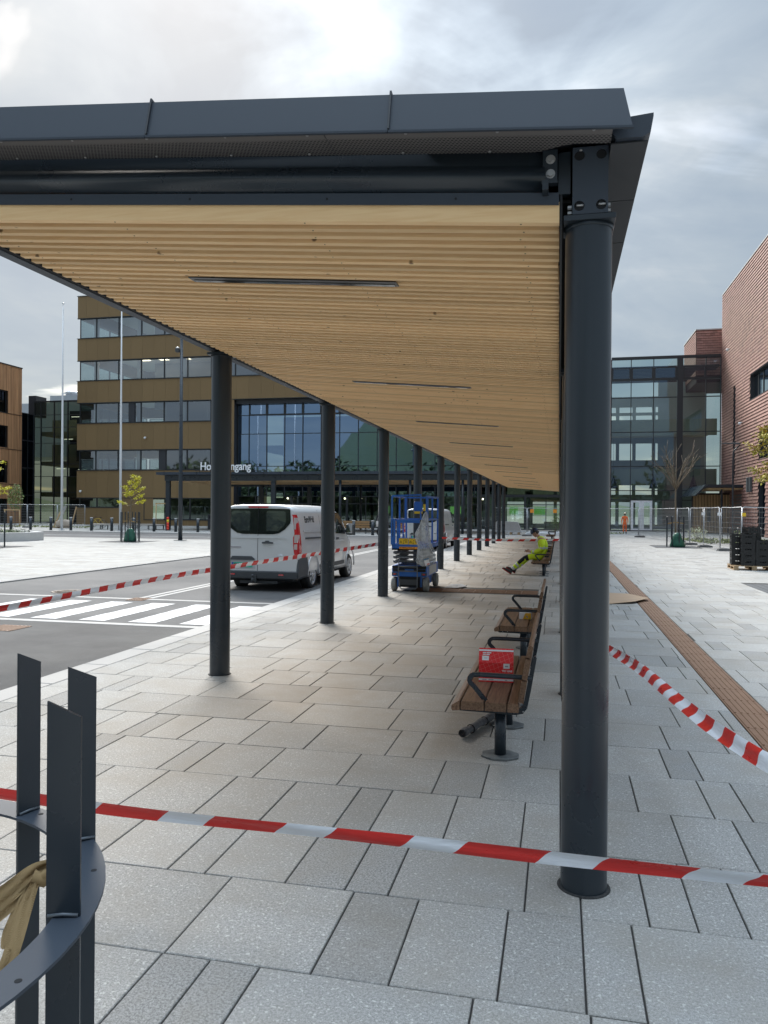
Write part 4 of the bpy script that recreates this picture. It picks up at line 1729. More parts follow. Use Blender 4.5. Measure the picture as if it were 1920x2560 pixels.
# land behind the viewer, mirrored in the glass
HILL = mat('wooded hill', (0.05, 0.075, 0.045), 0.95, 0, 0.8, 0.035, (0.07, 0.085, 0.035))
b = MB()
q = random.Random(5)
import mathutils.noise as mn
nx, ny = 60, 24
vs = []
for j in range(ny + 1):
    for i in range(nx + 1):
        x = -360 + 720 * i / nx
        y = -110 - 260 * j / ny
        e = min(1, j / 8)
        hh = 9 + 44 * math.exp(-((x + 74) / 27) ** 2) + 8 * math.exp(-((x - 120) / 60) ** 2) + 6 * mn.noise(Vector((x * 0.012, y * 0.012, 0)))
        vs.append((x, y, e * max(0, hh) + 6 * mn.noise(Vector((x * 0.09, y * 0.09, 2))) * e - 0.2))
b.add(vs, [(j * (nx + 1) + i, j * (nx + 1) + i + 1, (j + 1) * (nx + 1) + i + 1, (j + 1) * (nx + 1) + i) for j in range(ny) for i in range(nx)], 0, True)
b.build('hills', HILL, kind='structure', fix=False)
b = MB()
nx = 50
vs = []
for j in range(5):
    for i in range(nx + 1):
        x = -420 + 840 * i / nx
        vs.append((x, 330 + 35 * j, (5 + 9 * mn.noise(Vector((x * 0.01, 3, 1))) + 4 * mn.noise(Vector((x * 0.05, j, 1)))) * min(1, j / 2) - 0.3))
b.add(vs, [(j * (nx + 1) + i, j * (nx + 1) + i + 1, (j + 1) * (nx + 1) + i + 1, (j + 1) * (nx + 1) + i) for j in range(4) for i in range(nx)], 0, True)
b.build('hills', HILL, kind='structure', fix=False)
b = MB()
LEAFD = mat('far foliage', (0.05, 0.075, 0.03), 0.8, 0, 0.6, 0.4, (0.08, 0.10, 0.035), tone=True)
for k_ in range(60):
    x = q.uniform(-150, 130) if k_ % 2 else q.uniform(-125, -60)
    y = q.uniform(-75, -100)
    hh = q.uniform(10, 19)
    leaves(b, (x, y, hh * 0.55), (hh * 0.42, hh * 0.42, hh * 0.5), 260, 1.3, (0.5, 1.3), rr=q)
b.build('distant_woods', LEAFD, fix=False, kind='stuff', label='row of leafy trees below the hill, mirrored in the hall glass')
# ---------------------------------------------------------------- benches
def make_bench(label, detail=True):
    t = thing('park_bench', label, 'bench', (0, 0, 0), group='wood and steel benches under the canopy')
    Lb = 1.9      # local y 0..Lb, x as in the world
    xs_ = [(-0.685, -0.520), (-0.512, -0.358), (-0.350, -0.272)]
    b = MB()
    b.prism([(-0.755, 0.365), (-0.745, 0.352), (-0.694, 0.358), (-0.694, 0.420), (-0.705, 0.424), (-0.752, 0.392)], 0.0, Lb, 'Y')
    b.build('seat_plank', OILED, t)
    for x0, x1 in xs_:
        b = MB()
        b.prism([(x0, 0.363), (x1, 0.363), (x1, 0.417), (x1 - 0.006, 0.424), (x0 + 0.006, 0.424), (x0, 0.417)], 0.0, Lb, 'Y')
        b.build('seat_plank', OILED, t)
    for (z0, z1, o0, o1, top) in ((0.440, 0.595, -0.276, -0.254, 0), (0.605, 0.752, -0.252, -0.226, 0), (0.764, 0.842, -0.224, -0.190, 1)):
        b = MB()
        th = 0.038
        if top:
            b.prism([(o0, z0), (o1 - 0.02, z1 - 0.02), (o1 - 0.014, z1), (o1 + 0.002, z1 + 0.004), (o1 + 0.018, z1 - 0.006), (o0 + th, z0 - 0.008)], 0.0, Lb, 'Y')
        else:
            b.prism([(o0, z0), (o1, z1), (o1 + th, z1 - 0.01), (o0 + th, z0 - 0.01)], 0.0, Lb, 'Y')
        b.build('back_plank', OILED, t)
    for y in (0.12, Lb - 0.12):
        # flat steel side frame: under the seat, round the corner and up the back
        b = MB()
        o = [(-0.735, 0.348), (-0.70, 0.330), (-0.30, 0.322), (-0.245, 0.335), (-0.215, 0.375), (-0.190, 0.50), (-0.150, 0.74), (-0.156, 0.755), (-0.17, 0.75)]
        i_ = [(-0.178, 0.735), (-0.214, 0.56), (-0.236, 0.43), (-0.250, 0.385), (-0.275, 0.362), (-0.70, 0.362)]
        b.prism(o + i_, y - 0.02, y + 0.02, 'Y')
        fr = b.build('side_frame', STEEL, t)
        b = MB()
        pth = []
        for p in ((-0.185, 0.598), (-0.30, 0.604), (-0.56, 0.606)):
            pth.append((p[0], y - 0.035, p[1]))
        for a in (100, 130, 160, 190, 215):
            pth.append((-0.595 + 0.038 * math.cos(R(a)), y - 0.035, 0.566 + 0.038 * math.sin(R(a))))
        pth += [(-0.60, y - 0.035, 0.520), (-0.50, y - 0.035, 0.40), (-0.455, y - 0.035, 0.34)]
        b.tube(pth, 0.02, flat=(0.017, 0.007), hint=(0, 0, 1))
        b.tube([(p[0], p[1], p[2] - 0.004) for p in pth[:4]], 0.0135, n=8)
        b.build('armrest', STEEL, t)
        b = MB()
        for px, pz in ((-0.66, 0.345), (-0.60, 0.345), (-0.46, 0.340), (-0.31, 0.342), (-0.245, 0.350)):
            b.sphere((px, y - 0.023, pz), (0.006, 0.004, 0.006), 8, 4)
        if detail:
            b.build('rivet', ZINC, fr)
    for y in (0.15, 0.98, Lb - 0.15):
        b = MB()
        b.cyl((-0.41, y, 0.01), (-0.41, y, 0.326), 0.0425, n=20)
        lg = b.build('leg', STEEL, t)
        b = MB()
        hx = [(0.145 * math.cos(R(a)), 0.145 * math.sin(R(a)) * 0.95) for a in (-22, 22, 68, 112, 158, 202, 248, 292)]
        hx = [(-0.41 + p[0], y + p[1] * 0.9) for p in hx]
        b.loft([[(p[0], p[1], 0.002) for p in hx], [(p[0], p[1], 0.013) for p in hx], [(-0.41 + (p[0] + 0.41) * 0.96, y + (p[1] - y) * 0.96, 0.016) for p in hx]])
        b.build('foot_plate', mat('dusty steel', (0.06, 0.07, 0.075), 0.6, 0, 0.7, 14, (0.22, 0.22, 0.21)), lg)
    return t


bench = make_bench('park bench closest to the steel posts in front, with a red carton on its seat')
bench.location = (0, 5.60, 0)
dup(bench, (0, 9.40, 0), 0, 'park bench with a small yellow and white box on its seat')
dup(bench, (0, 21.98, 0), 0, 'park bench on which the man in yellow work clothes sits')
dup(bench, (0, 25.78, 0), 0, 'park bench directly behind the seated man in yellow')
dup(bench, (0, 29.58, 0), 0, 'second park bench beyond the seated man in yellow')
dup(bench, (0, 46.6, 0), 0, 'farthest park bench, alone near the end of the canopy')

# red carton with a folded lid
REDC = bpy.data.materials.new('red carton')
REDC.use_nodes = True
t = REDC.node_tree
pb = t.nodes['Principled BSDF']
pb.inputs['Roughness'].default_value = 0.45
c_ = t.nodes.new('ShaderNodeTexCoord')
mp_ = t.nodes.new('ShaderNodeMapping')
mp_.inputs['Rotation'].default_value = (0, R(22), R(8))
mp_.inputs['Scale'].default_value = (30, 30, 30)
t.links.new(c_.outputs['Object'], mp_.inputs[0])
wv = t.nodes.new('ShaderNodeTexNoise')
wv.inputs['Scale'].default_value = 9
t.links.new(c_.outputs['Object'], wv.inputs['Vector'])
s_ = t.nodes.new('ShaderNodeSeparateXYZ')
t.links.new(mp_.outputs[0], s_.inputs[0])


def line_of(o):
    a = tm('ABSOLUTE', tm('SUBTRACT', tm('FRACT', tm('ADD', o, tm('MULTIPLY', wv.outputs['Fac'], 0.8))), 0.5))
    return tm('LESS_THAN', a, 0.022)


ln = tm('MAXIMUM', line_of(s_.outputs[0]), line_of(s_.outputs[2]))
mx_ = t.nodes.new('ShaderNodeMix')
mx_.data_type = 'RGBA'
t.links.new(ln, mx_.inputs[0])
mx_.inputs[6].default_value = (0.74, 0.012, 0.016, 1)
mx_.inputs[7].default_value = (0.72, 0.22, 0.20, 1)
t.links.new(mx_.outputs[2], pb.inputs['Base Color'])
PW = mat('print white', (0.78, 0.77, 0.78), 0.5)
PG = mat('print grey', (0.30, 0.28, 0.30), 0.5)
bx = thing('cardboard_carton', 'bright red carton printed with a white grid, standing on the front bench seat', 'box', (-0.49, 6.36, 0.4245), R(3))
b = MB()
W_, D_, H_ = 0.138, 0.075, 0.155
b.box(-W_, W_, -D_, D_, 0, H_)
b.build('carton_body', REDC, bx)
b = MB()
b.prism([(-D_ - 0.002, H_), (-D_ + 0.003, H_), (-D_ + 0.062, H_ + 0.105), (-D_ + 0.058, H_ + 0.108)], -W_, W_, 'X')
lid = b.build('raised_lid', REDC, bx)
b = MB()
b.prism([(D_ - 0.002, H_ + 0.001), (D_ - 0.05, H_ + 0.06), (D_ - 0.048, H_ + 0.063), (D_ + 0.002, H_ + 0.002)], -W_ + 0.005, W_ - 0.005, 'X')
b.build('rear_flap', REDC, bx)
sl_ = math.atan2(0.106, 0.060)
LM = Matrix.Translation((0, -D_ - 0.004, H_)) @ Matrix.Rotation(sl_, 4, 'X')
b = MB()
b.add([(-W_, 0.098, 0.001), (W_, 0.098, 0.001), (W_, 0.112, 0.001), (-W_, 0.112, 0.001)], [(0, 1, 2, 3)], 0, False, LM)
b.add([(-W_ + 0.026, 0.02, 0.001), (-W_ + 0.080, 0.02, 0.001), (-W_ + 0.080, 0.058, 0.001), (-W_ + 0.026, 0.058, 0.001)], [(0, 1, 2, 3)], 0, False, LM)
b.add([(-W_ + 0.040, 0.037, 0.0016), (-W_ + 0.066, 0.037, 0.0016), (-W_ + 0.066, 0.041, 0.0016), (-W_ + 0.040, 0.041, 0.0016)], [(0, 1, 2, 3)], 1, False, LM)
for xa, xb_, ya in ((0.030, 0.058, 0.080), (0.062, 0.098, 0.080), (0.030, 0.054, 0.066), (0.058, 0.086, 0.066)):
    b.add([(-W_ + xa, ya, 0.0012), (-W_ + xb_, ya, 0.0012), (-W_ + xb_, ya + 0.008, 0.0012), (-W_ + xa, ya + 0.008, 0.0012)], [(0, 1, 2, 3)], 0, False, LM)
b.build('lid_print', [PW, PG], lid, fix=False)
b = MB()
yf = -D_ - 0.0012
b.add([(-W_, yf, 0.012), (W_, yf, 0.012), (W_, yf, 0.028), (-W_, yf, 0.028)], [(0, 1, 2, 3)])
b.add([(W_ - 0.080, yf, 0.112), (W_ - 0.030, yf, 0.112), (W_ - 0.030, yf, 0.152), (W_ - 0.080, yf, 0.152)], [(0, 1, 2, 3)])
b.add([(W_ - 0.068, yf - 0.0005, 0.126), (W_ - 0.042, yf - 0.0005, 0.126), (W_ - 0.042, yf - 0.0005, 0.136), (W_ - 0.068, yf - 0.0005, 0.136)], [(0, 1, 2, 3)], 1)
for xa, xb_ in ((-0.11, -0.075), (-0.06, -0.02), (0.07, 0.09)):
    b.add([(xa, yf - 0.0005, 0.017), (xb_, yf - 0.0005, 0.017), (xb_, yf - 0.0005, 0.023), (xa, yf - 0.0005, 0.023)], [(0, 1, 2, 3)], 1)
b.add([(W_ + 0.0012, -0.03, 0.05), (W_ + 0.0012, 0.03, 0.05), (W_ + 0.0012, 0.03, 0.105), (W_ + 0.0012, -0.03, 0.105)], [(0, 1, 2, 3)])
b.add([(W_ + 0.0012, -D_, 0.012), (W_ + 0.0012, D_, 0.012), (W_ + 0.0012, D_, 0.028), (W_ + 0.0012, -D_, 0.028)], [(0, 1, 2, 3)])
b.build('front_print', [PW, PG], bx, fix=False)
text_mesh('lettering', 'TEC LINE', 0.020, PW, Matrix.Translation((W_ - 0.092, yf, 0.086)) @ FACE_MY, bx, 0.0003, 0.0008)

yb = thing('small_box', 'small yellow and white product box lying on the second bench', 'box', (-0.41, 10.12, 0.4245), R(-4))
b = MB()
b.cbox(-0.075, 0.075, -0.07, 0.07, 0, 0.085, 0.002)
b.build('box_body', PW, yb)
b = MB()
b.add([(-0.03, -0.0715, 0.002), (0.074, -0.0715, 0.002), (0.074, -0.0715, 0.083), (0.005, -0.0715, 0.083)], [(0, 1, 2, 3)], 0)
b.add([(0.01, -0.072, 0.050), (0.035, -0.072, 0.038), (0.040, -0.072, 0.022), (0.030, -0.072, 0.018), (0.012, -0.072, 0.036)], [(0, 1, 2, 3, 4)], 1)
b.add([(0.055, -0.072, 0.012), (0.068, -0.072, 0.012), (0.068, -0.072, 0.025), (0.055, -0.072, 0.025)], [(0, 1, 2, 3)], 2)
b.build('front_print', [mat('print yellow', (0.75, 0.42, 0.02), 0.5), PG, mat('print green', (0.1, 0.4, 0.05), 0.5)], yb, fix=False)
gl = thing('dark_glove', 'dark crumpled glove resting on top of the small yellow box', 'glove', (-0.41, 10.12, 0.5095))
b = MB()
b.sphere((0, 0, 0.016), (0.045, 0.03, 0.017), 12, 6)
for k in range(4):
    b.tube([(0.03, -0.02 + 0.013 * k, 0.012), (0.06, -0.024 + 0.014 * k, 0.022), (0.085, -0.028 + 0.016 * k, 0.008)], [0.009, 0.008, 0.006], 6)
b.build('glove_body', BLACK, gl)

# rolled grey felt lying under the front bench
fe = thing('felt_roll', 'rolled up piece of dark grey felt lying on the slabs under the front bench', 'roll')
p0, p1 = Vector((-0.735, 6.12, 0.040)), Vector((-0.50, 6.86, 0.040))
b = MB()
FELT = mat('grey felt', (0.17, 0.165, 0.17), 0.95, 0, 0.8, 30, (0.08, 0.08, 0.085), 0.6, 90)
d = (p1 - p0)
pts, rr = [], []
for k in range(15):
    pts.append(p0 + d * k / 14 + Vector((0, 0, 0.003 * math.sin(k * 1.3))))
    rr.append(0.032 + 0.004 * math.sin(k * 2.1) - (0.006 if k in (3, 8) else 0))
b.tube(pts, rr, 20, caps=False)
u = d.normalized()
v = u.cross(Vector((0, 0, 1))).normalized()
wz = v.cross(u)
sp = []
for k in range(60):
    a = k * 0.38
    r_ = 0.006 + 0.026 * k / 60
    sp.append((v * math.cos(a) + wz * math.sin(a)) * r_)
vs = []
for s_ in sp:
    vs += [p0 + s_ - u * 0.006, p0 + s_ + u * 0.05]
b.add(vs, [(2 * k, 2 * k + 2, 2 * k + 3, 2 * k + 1) for k in range(59)])
b.add([p0 + u * 0.012 + s_ for s_ in ((v * math.cos(2 * PI * k / 20) + wz * math.sin(2 * PI * k / 20)) * 0.029 for k in range(20))], [tuple(range(20))])
b.build('felt', FELT, fe, fix=False)
for k in (3, 8):
    b = MB()
    b.tube([pts[k] + (v * math.cos(2 * PI * j / 20) + wz * math.sin(2 * PI * j / 20)) * 0.034 for j in range(21)], 0.004, 6)
    b.build('binding', DARK, fe)

# ---------------------------------------------------------------- barrier tapes
TT = mat('tape tint', (0.50, 0.05, 0.05), 0.4)


def tape(label, pts, period, width=0.075, duty=0.5, slant=0.05, tilt=0.0, ph=0.0, nsub=10, fold=0.0, wob=0.0):
    """striped ribbon along a sagging path; stripe borders run at a slant"""
    P = [Vector(p) for p in pts]
    # catmull-rom resample
    path = []
    for i in range(len(P) - 1):
        a, b_, c, d_ = P[max(i - 1, 0)], P[i], P[i + 1], P[min(i + 2, len(P) - 1)]
        for k in range(nsub * 3):
            u_ = k / (nsub * 3)
            path.append(0.5 * ((2 * b_) + (-a + c) * u_ + (2 * a - 5 * b_ + 4 * c - d_) * u_ ** 2 + (-a + 3 * b_ - 3 * c + d_) * u_ ** 3))
    path.append(P[-1])
    ln = [0]
    for i in range(1, len(path)):
        ln.append(ln[-1] + (path[i] - path[i - 1]).length)
    tot = ln[-1]

    def at(s):
        s = min(max(s, 0), tot - 1e-6)
        lo, hi = 0, len(ln) - 1
        while hi - lo > 1:
            m_ = (lo + hi) // 2
            if ln[m_] <= s:
                lo = m_
            else:
                hi = m_
        t_ = (s - ln[lo]) / max(1e-9, ln[lo + 1] - ln[lo])
        return path[lo].lerp(path[lo + 1], t_)
    b = MB()
    nw = 5
    s = -ph
    k = 0
    q = random.Random(len(label))
    while s < tot:
        for col, (a, c) in enumerate(((0, duty), (duty, 1.0))):
            sa, sb = s + period * a, s + period * c
            ns = 4
            vs = []
            for i in range(ns + 1):
                for j in range(nw + 1):
                    f = j / nw - 0.5
                    sv = sa + (sb - sa) * i / ns + slant * f * 2 * (1 if abs(slant) else 0)
                    p = at(sv)
                    dd = (at(sv + 0.02) - at(sv - 0.02)).normalized()
                    side = dd.cross(Vector((0, 0, 1))).normalized()
                    upv = side.cross(dd)
                    tw = tilt + wob * math.sin(sv * 1.7 + ph)
                    e = upv * math.cos(tw) + side * math.sin(tw)
                    nrm = side * math.cos(tw) - upv * math.sin(tw)
                    vs.append(p + e * (f * width) + nrm * (0.006 * math.sin(f * 5 + sv * 3) + fold * abs(f)))
            n_ = nw + 1
            b.add(vs, [(i * n_ + j, i * n_ + j + 1, (i + 1) * n_ + j + 1, (i + 1) * n_ + j) for i in range(ns) for j in range(nw)], col, True)
        s += period
        k += 1
    o = b.build('barrier_tape', [RED, TWHITE], fix=False)
    o['label'] = label
    o['category'] = 'barrier tape'
    return o


tape('red and white barrier tape stretched low across the foreground past the tree guard', [(-3.4, 3.34, 0.405), (-2.2, 3.31, 0.372), (-1.0, 3.30, 0.366), (0.2, 3.30, 0.36), (1.6, 3.30, 0.36), (5.2, 3.1, 0.50)], 0.58, 0.062, 0.60, 0.035, 0.25, 0.48)
tape('red and white barrier tape rising from the left edge past the white van', [(-6.9, 6.2, 0.55), (-6.3, 7.8, 0.635), (-5.72, 9.7, 0.775), (-5.14, 11.7, 0.880), (-4.4, 14.3, 0.985), (-3.70, 16.78, 1.095)], 0.29, 0.078, 0.5, 0.012, 0.25, 0.1)
tape('red and white barrier tape running level behind the seated man', [(-3.45, 23.25, 0.985), (-1.6, 23.25, 0.945), (0.10, 23.25, 0.985)], 0.33, 0.066, 0.5, 0.03, 0.15, 0.02)
tape('red and white barrier tape sagging from behind the thick post to the right edge', [(0.235, 7.80, 0.60), (0.43, 6.8, 0.635), (0.57, 5.765, 0.690), (0.68, 4.662, 0.724), (0.757, 3.963, 0.751), (0.88, 3.1, 0.815), (1.05, 2.2, 0.91), (1.7, -1.5, 1.15)], 0.30, 0.074, 0.5, -0.006, -0.72, 0.0, wob=0.16)

# ---------------------------------------------------------------- tree guards
def tree_guard(label, loc, Rr, hgt, ringz, nb, bw, bt, a0=18.0, ro=0.68, ri=0.565, rings=1, group=None, angs=None, rads=None):
    t = thing('tree_guard', label, 'tree guard', loc, 0, group)
    for k in range(nb):
        a = R(angs[k] if angs else a0 + 360 / nb * k)
        M_ = Matrix.Rotation(a, 4, 'Z')
        b = MB()
        Rk = rads[k] if rads and k < len(rads) else Rr
        r0, r1 = Rk - bw / 2, Rk + bw / 2
        h0, h1 = hgt + 0.016, hgt - 0.022
        b.add([(r0, -bt, 0), (r1, -bt, 0), (r1, bt, 0), (r0, bt, 0), (r0, -bt, h0), (r1, -bt, h1), (r1, bt, h1), (r0, bt, h0)],
              [(0, 3, 2, 1), (4, 5, 6, 7), (0, 1, 5, 4), (1, 2, 6, 5), (2, 3, 7, 6), (3, 0, 4, 7)], 0, False, M_)
        up_ = b.build('upright_bar', STEEL, t)
        if rings and bw > 0.05:
            b = MB()
            for s_ in (-1, 1):
                b.tube([M_ @ Vector((r0 + 0.004, s_ * bt * 1.3, ringz + 0.005)), M_ @ Vector((Rk, s_ * bt * 1.5, ringz + 0.008)), M_ @ Vector((r1 - 0.004, s_ * bt * 1.3, ringz + 0.005))], 0.0045, 6)
            b.build('weld_bead', mat('weld', (0.12, 0.14, 0.16), 0.35, 0.3), up_)
    b = MB()
    n_ = 72 if bw > 0.05 else 24
    rg = []
    for (r_, z_) in ((ri, ringz), (ro, ringz), (ro, ringz - 0.008), (ri, ringz - 0.008)):
        rg.append([(r_ * math.cos(2 * PI * k / n_), r_ * math.sin(2 * PI * k / n_), z_) for k in range(n_)])
    rg.append(rg[0])
    b.loft(rg, caps=False)
    b.build('flat_ring', FLASH if bw > 0.05 else STEEL, t)
    if bw > 0.05:
        b = MB()
        for k in range(10):
            a = R(34 + 36 * k)
            b.cyl((0.785 * math.cos(a), 0.785 * math.sin(a), ringz - 0.006), (0.785 * math.cos(a), 0.785 * math.sin(a), ringz + 0.0006), 0.008, n=12)
        b.build('ring_hole', DARK, t, kind='stuff')
    return t


GC = (-1.85, 1.40, 0)
gd = tree_guard('dark steel tree guard of upright flat bars at the front left corner', GC, 0.768, 1.33, 0.838, 10, 0.078, 0.0045, ro=0.815, ri=0.725, rads=[0.749, 0.782, 0.775], angs=[16.7, 49.5, 73.6, 108, 144, 180, 216, 252, 288, 322])
# burlap tie knotted round one bar
JUTE = bpy.data.materials.new('burlap webbing')
JUTE.use_nodes = True
t = JUTE.node_tree
pb = t.nodes['Principled BSDF']
pb.inputs['Roughness'].default_value = 0.95
c_ = t.nodes.new('ShaderNodeTexCoord')
wv = t.nodes.new('ShaderNodeTexWave')
wv.inputs['Scale'].default_value = 160
wv.inputs['Distortion'].default_value = 3
wv2 = t.nodes.new('ShaderNodeTexNoise')
wv2.inputs['Scale'].default_value = 60
t.links.new(c_.outputs['Object'], wv.inputs['Vector'])
t.links.new(c_.outputs['Object'], wv2.inputs['Vector'])
mx_ = t.nodes.new('ShaderNodeMix')
mx_.data_type = 'RGBA'
t.links.new(wv.outputs['Fac'], mx_.inputs[0])
mx_.inputs[6].default_value = (0.25, 0.165, 0.075, 1)
mx_.inputs[7].default_value = (0.42, 0.30, 0.155, 1)
mx2 = t.nodes.new('ShaderNodeMix')
mx2.data_type = 'RGBA'
t.links.new(wv2.outputs['Fac'], mx2.inputs[0])
t.links.new(mx_.outputs[2], mx2.inputs[6])
mx2.inputs[7].default_value = (0.30, 0.20, 0.09, 1)
t.links.new(mx2.outputs[2], pb.inputs['Base Color'])
bp = t.nodes.new('ShaderNodeBump')
bp.inputs['Strength'].default_value = 0.6
bp.inputs['Distance'].default_value = 0.002
t.links.new(wv.outputs['Fac'], bp.inputs['Height'])
t.links.new(bp.outputs[0], pb.inputs['Normal'])


def ribbon(b, pts, widths, nrm, n=8, mi=0, crease=0.008):
    P = [Vector(p) for p in pts]
    vs = []
    m_ = 0
    for i in range(len(P) - 1):
        a, b_, c, d_ = P[max(i - 1, 0)], P[i], P[i + 1], P[min(i + 2, len(P) - 1)]
        for k in range(n if i < len(P) - 2 else n + 1):
            u_ = k / n
            p = 0.5 * ((2 * b_) + (-a + c) * u_ + (2 * a - 5 * b_ + 4 * c - d_) * u_ ** 2 + (-a + 3 * b_ - 3 * c + d_) * u_ ** 3)
            dd = ((c - b_) * (1 - u_) + (d_ - b_) * 0.5 * u_)
            wd = widths[i] * (1 - u_) + widths[i + 1] * u_
            nn_ = Vector(nrm[i]).lerp(Vector(nrm[i + 1]), u_).normalized()
            sd_ = dd.cross(nn_).normalized()
            for j in range(7):
                f = j / 6 - 0.5
                vs.append(p + sd_ * (f * wd) + nn_ * (crease * math.cos(f * 11 + m_ * 0.4)))
            m_ += 1
    b.add(vs, [(i * 7 + j, i * 7 + j + 1, (i + 1) * 7 + j + 1, (i + 1) * 7 + j) for i in range(m_ - 1) for j in range(6)], mi, True)


js = thing('burlap_strap', 'tan burlap strap knotted to the front left tree guard', 'strap', (0, 0, 0))
b = MB()
cv = (0.55, -0.83, 0.1)
ribbon(b, [(-1.395, 2.005, 0.765), (-1.455, 1.955, 0.757), (-1.475, 1.83, 0.738), (-1.52, 1.62, 0.70), (-1.80, 1.44, 0.68)], [0.03, 0.045, 0.058, 0.06, 0.05], [cv] * 5)
ribbon(b, [(-1.40, 1.995, 0.752), (-1.45, 1.94, 0.735), (-1.468, 1.82, 0.710), (-1.51, 1.62, 0.665), (-1.80, 1.43, 0.65)], [0.03, 0.04, 0.048, 0.05, 0.05], [cv] * 5)
b.build('strap_band', JUTE, js, fix=False)
b = MB()
ribbon(b, [(-1.44, 1.925, 0.742), (-1.428, 1.87, 0.700), (-1.405, 1.80, 0.655), (-1.392, 1.76, 0.625), (-1.40, 1.72, 0.585)], [0.022, 0.036, 0.042, 0.040, 0.022], [cv] * 5)
ribbon(b, [(-1.442, 1.92, 0.738), (-1.442, 1.87, 0.700), (-1.43, 1.81, 0.66), (-1.41, 1.77, 0.64)], [0.02, 0.034, 0.038, 0.03], [cv] * 4)
b.build('loose_end', JUTE, js, fix=False)
b = MB()
b.tube([(-1.455, 1.93, 0.752), (-1.430, 1.945, 0.735), (-1.415, 1.965, 0.755), (-1.40, 1.985, 0.775), (-1.375, 2.0, 0.79)], [0.020, 0.019, 0.017, 0.016, 0.010], 10)
b.tube([(-1.45, 1.925, 0.727), (-1.425, 1.95, 0.752), (-1.41, 1.955, 0.735)], [0.012, 0.016, 0.010], 8)
b.build('knot', JUTE, js)
# the young tree that the guard protects
BARK = mat('young bark', (0.13, 0.10, 0.07), 0.9, 0, 0.6, 6, (0.20, 0.16, 0.11), 0.5, 30, stretch=(1, 1, 0.3))
yt = thing('young_tree', 'slim young trunk inside the front left tree guard', 'tree', GC)
b = MB()
b.tube([(0, 0, 0), (0.01, 0.02, 1.2), (-0.02, 0.0, 2.6), (0.02, 0.03, 3.8)], [0.035, 0.03, 0.022, 0.012], 10)
b.build('trunk', BARK, yt)

# cardboard sheet
cb = MB()
pp = [(0.30, 15.75, 0.006), (0.95, 15.72, 0.012), (1.45, 15.95, 0.05), (1.80, 16.62, 0.055), (1.50, 17.75, 0.02), (1.05, 17.95, 0.006), (0.35, 17.85, 0.006)]
c0 = [(0.95, 16.8, 0.012)]
vs = c0 + pp
cb.add(vs, [(0, i + 1, (i + 1) % 7 + 1) for i in range(7)])
cb.add([(v_[0], v_[1], v_[2] - 0.005) for v_ in vs], [(0, (i + 1) % 7 + 1, i + 1) for i in range(7)])
cb.add([(pp[i][0], pp[i][1], pp[i][2] - 0.005 * (k)) for k in (0, 1) for i in range(7)], [(i, (i + 1) % 7, 7 + (i + 1) % 7, 7 + i) for i in range(7)])
cb.build('cardboard_sheet', mat('cardboard', (0.40, 0.28, 0.185), 0.85, 0, 0.3, 3, (0.33, 0.22, 0.14)), fix=False,
         label='flat sheet of brown cardboard lying over the paving beside the ribbed brown strip', category='cardboard')
# ---------------------------------------------------------------- vans
VW = mat('silver white van paint', (0.57, 0.58, 0.59), 0.30, 0.3, 0.25, 0.6, (0.50, 0.505, 0.51), coat=0.4)
VD = mat('dark bumper plastic', (0.045, 0.05, 0.055), 0.6, 0, 0.3, 5, (0.07, 0.075, 0.08))
VGL = mat('van glass', (0.008, 0.011, 0.012), 0.05, 0.0, spec=0.6)
LRED = mat('tail lamp red', (0.45, 0.01, 0.015), 0.15, coat=0.8)
LCL = mat('tail lamp clear', (0.50, 0.42, 0.42), 0.15, 0.3, coat=0.8)
PLATE = mat('plate green', (0.03, 0.42, 0.30), 0.5)
RIM = mat('alloy rim', (0.50, 0.51, 0.53), 0.3, 0.6)


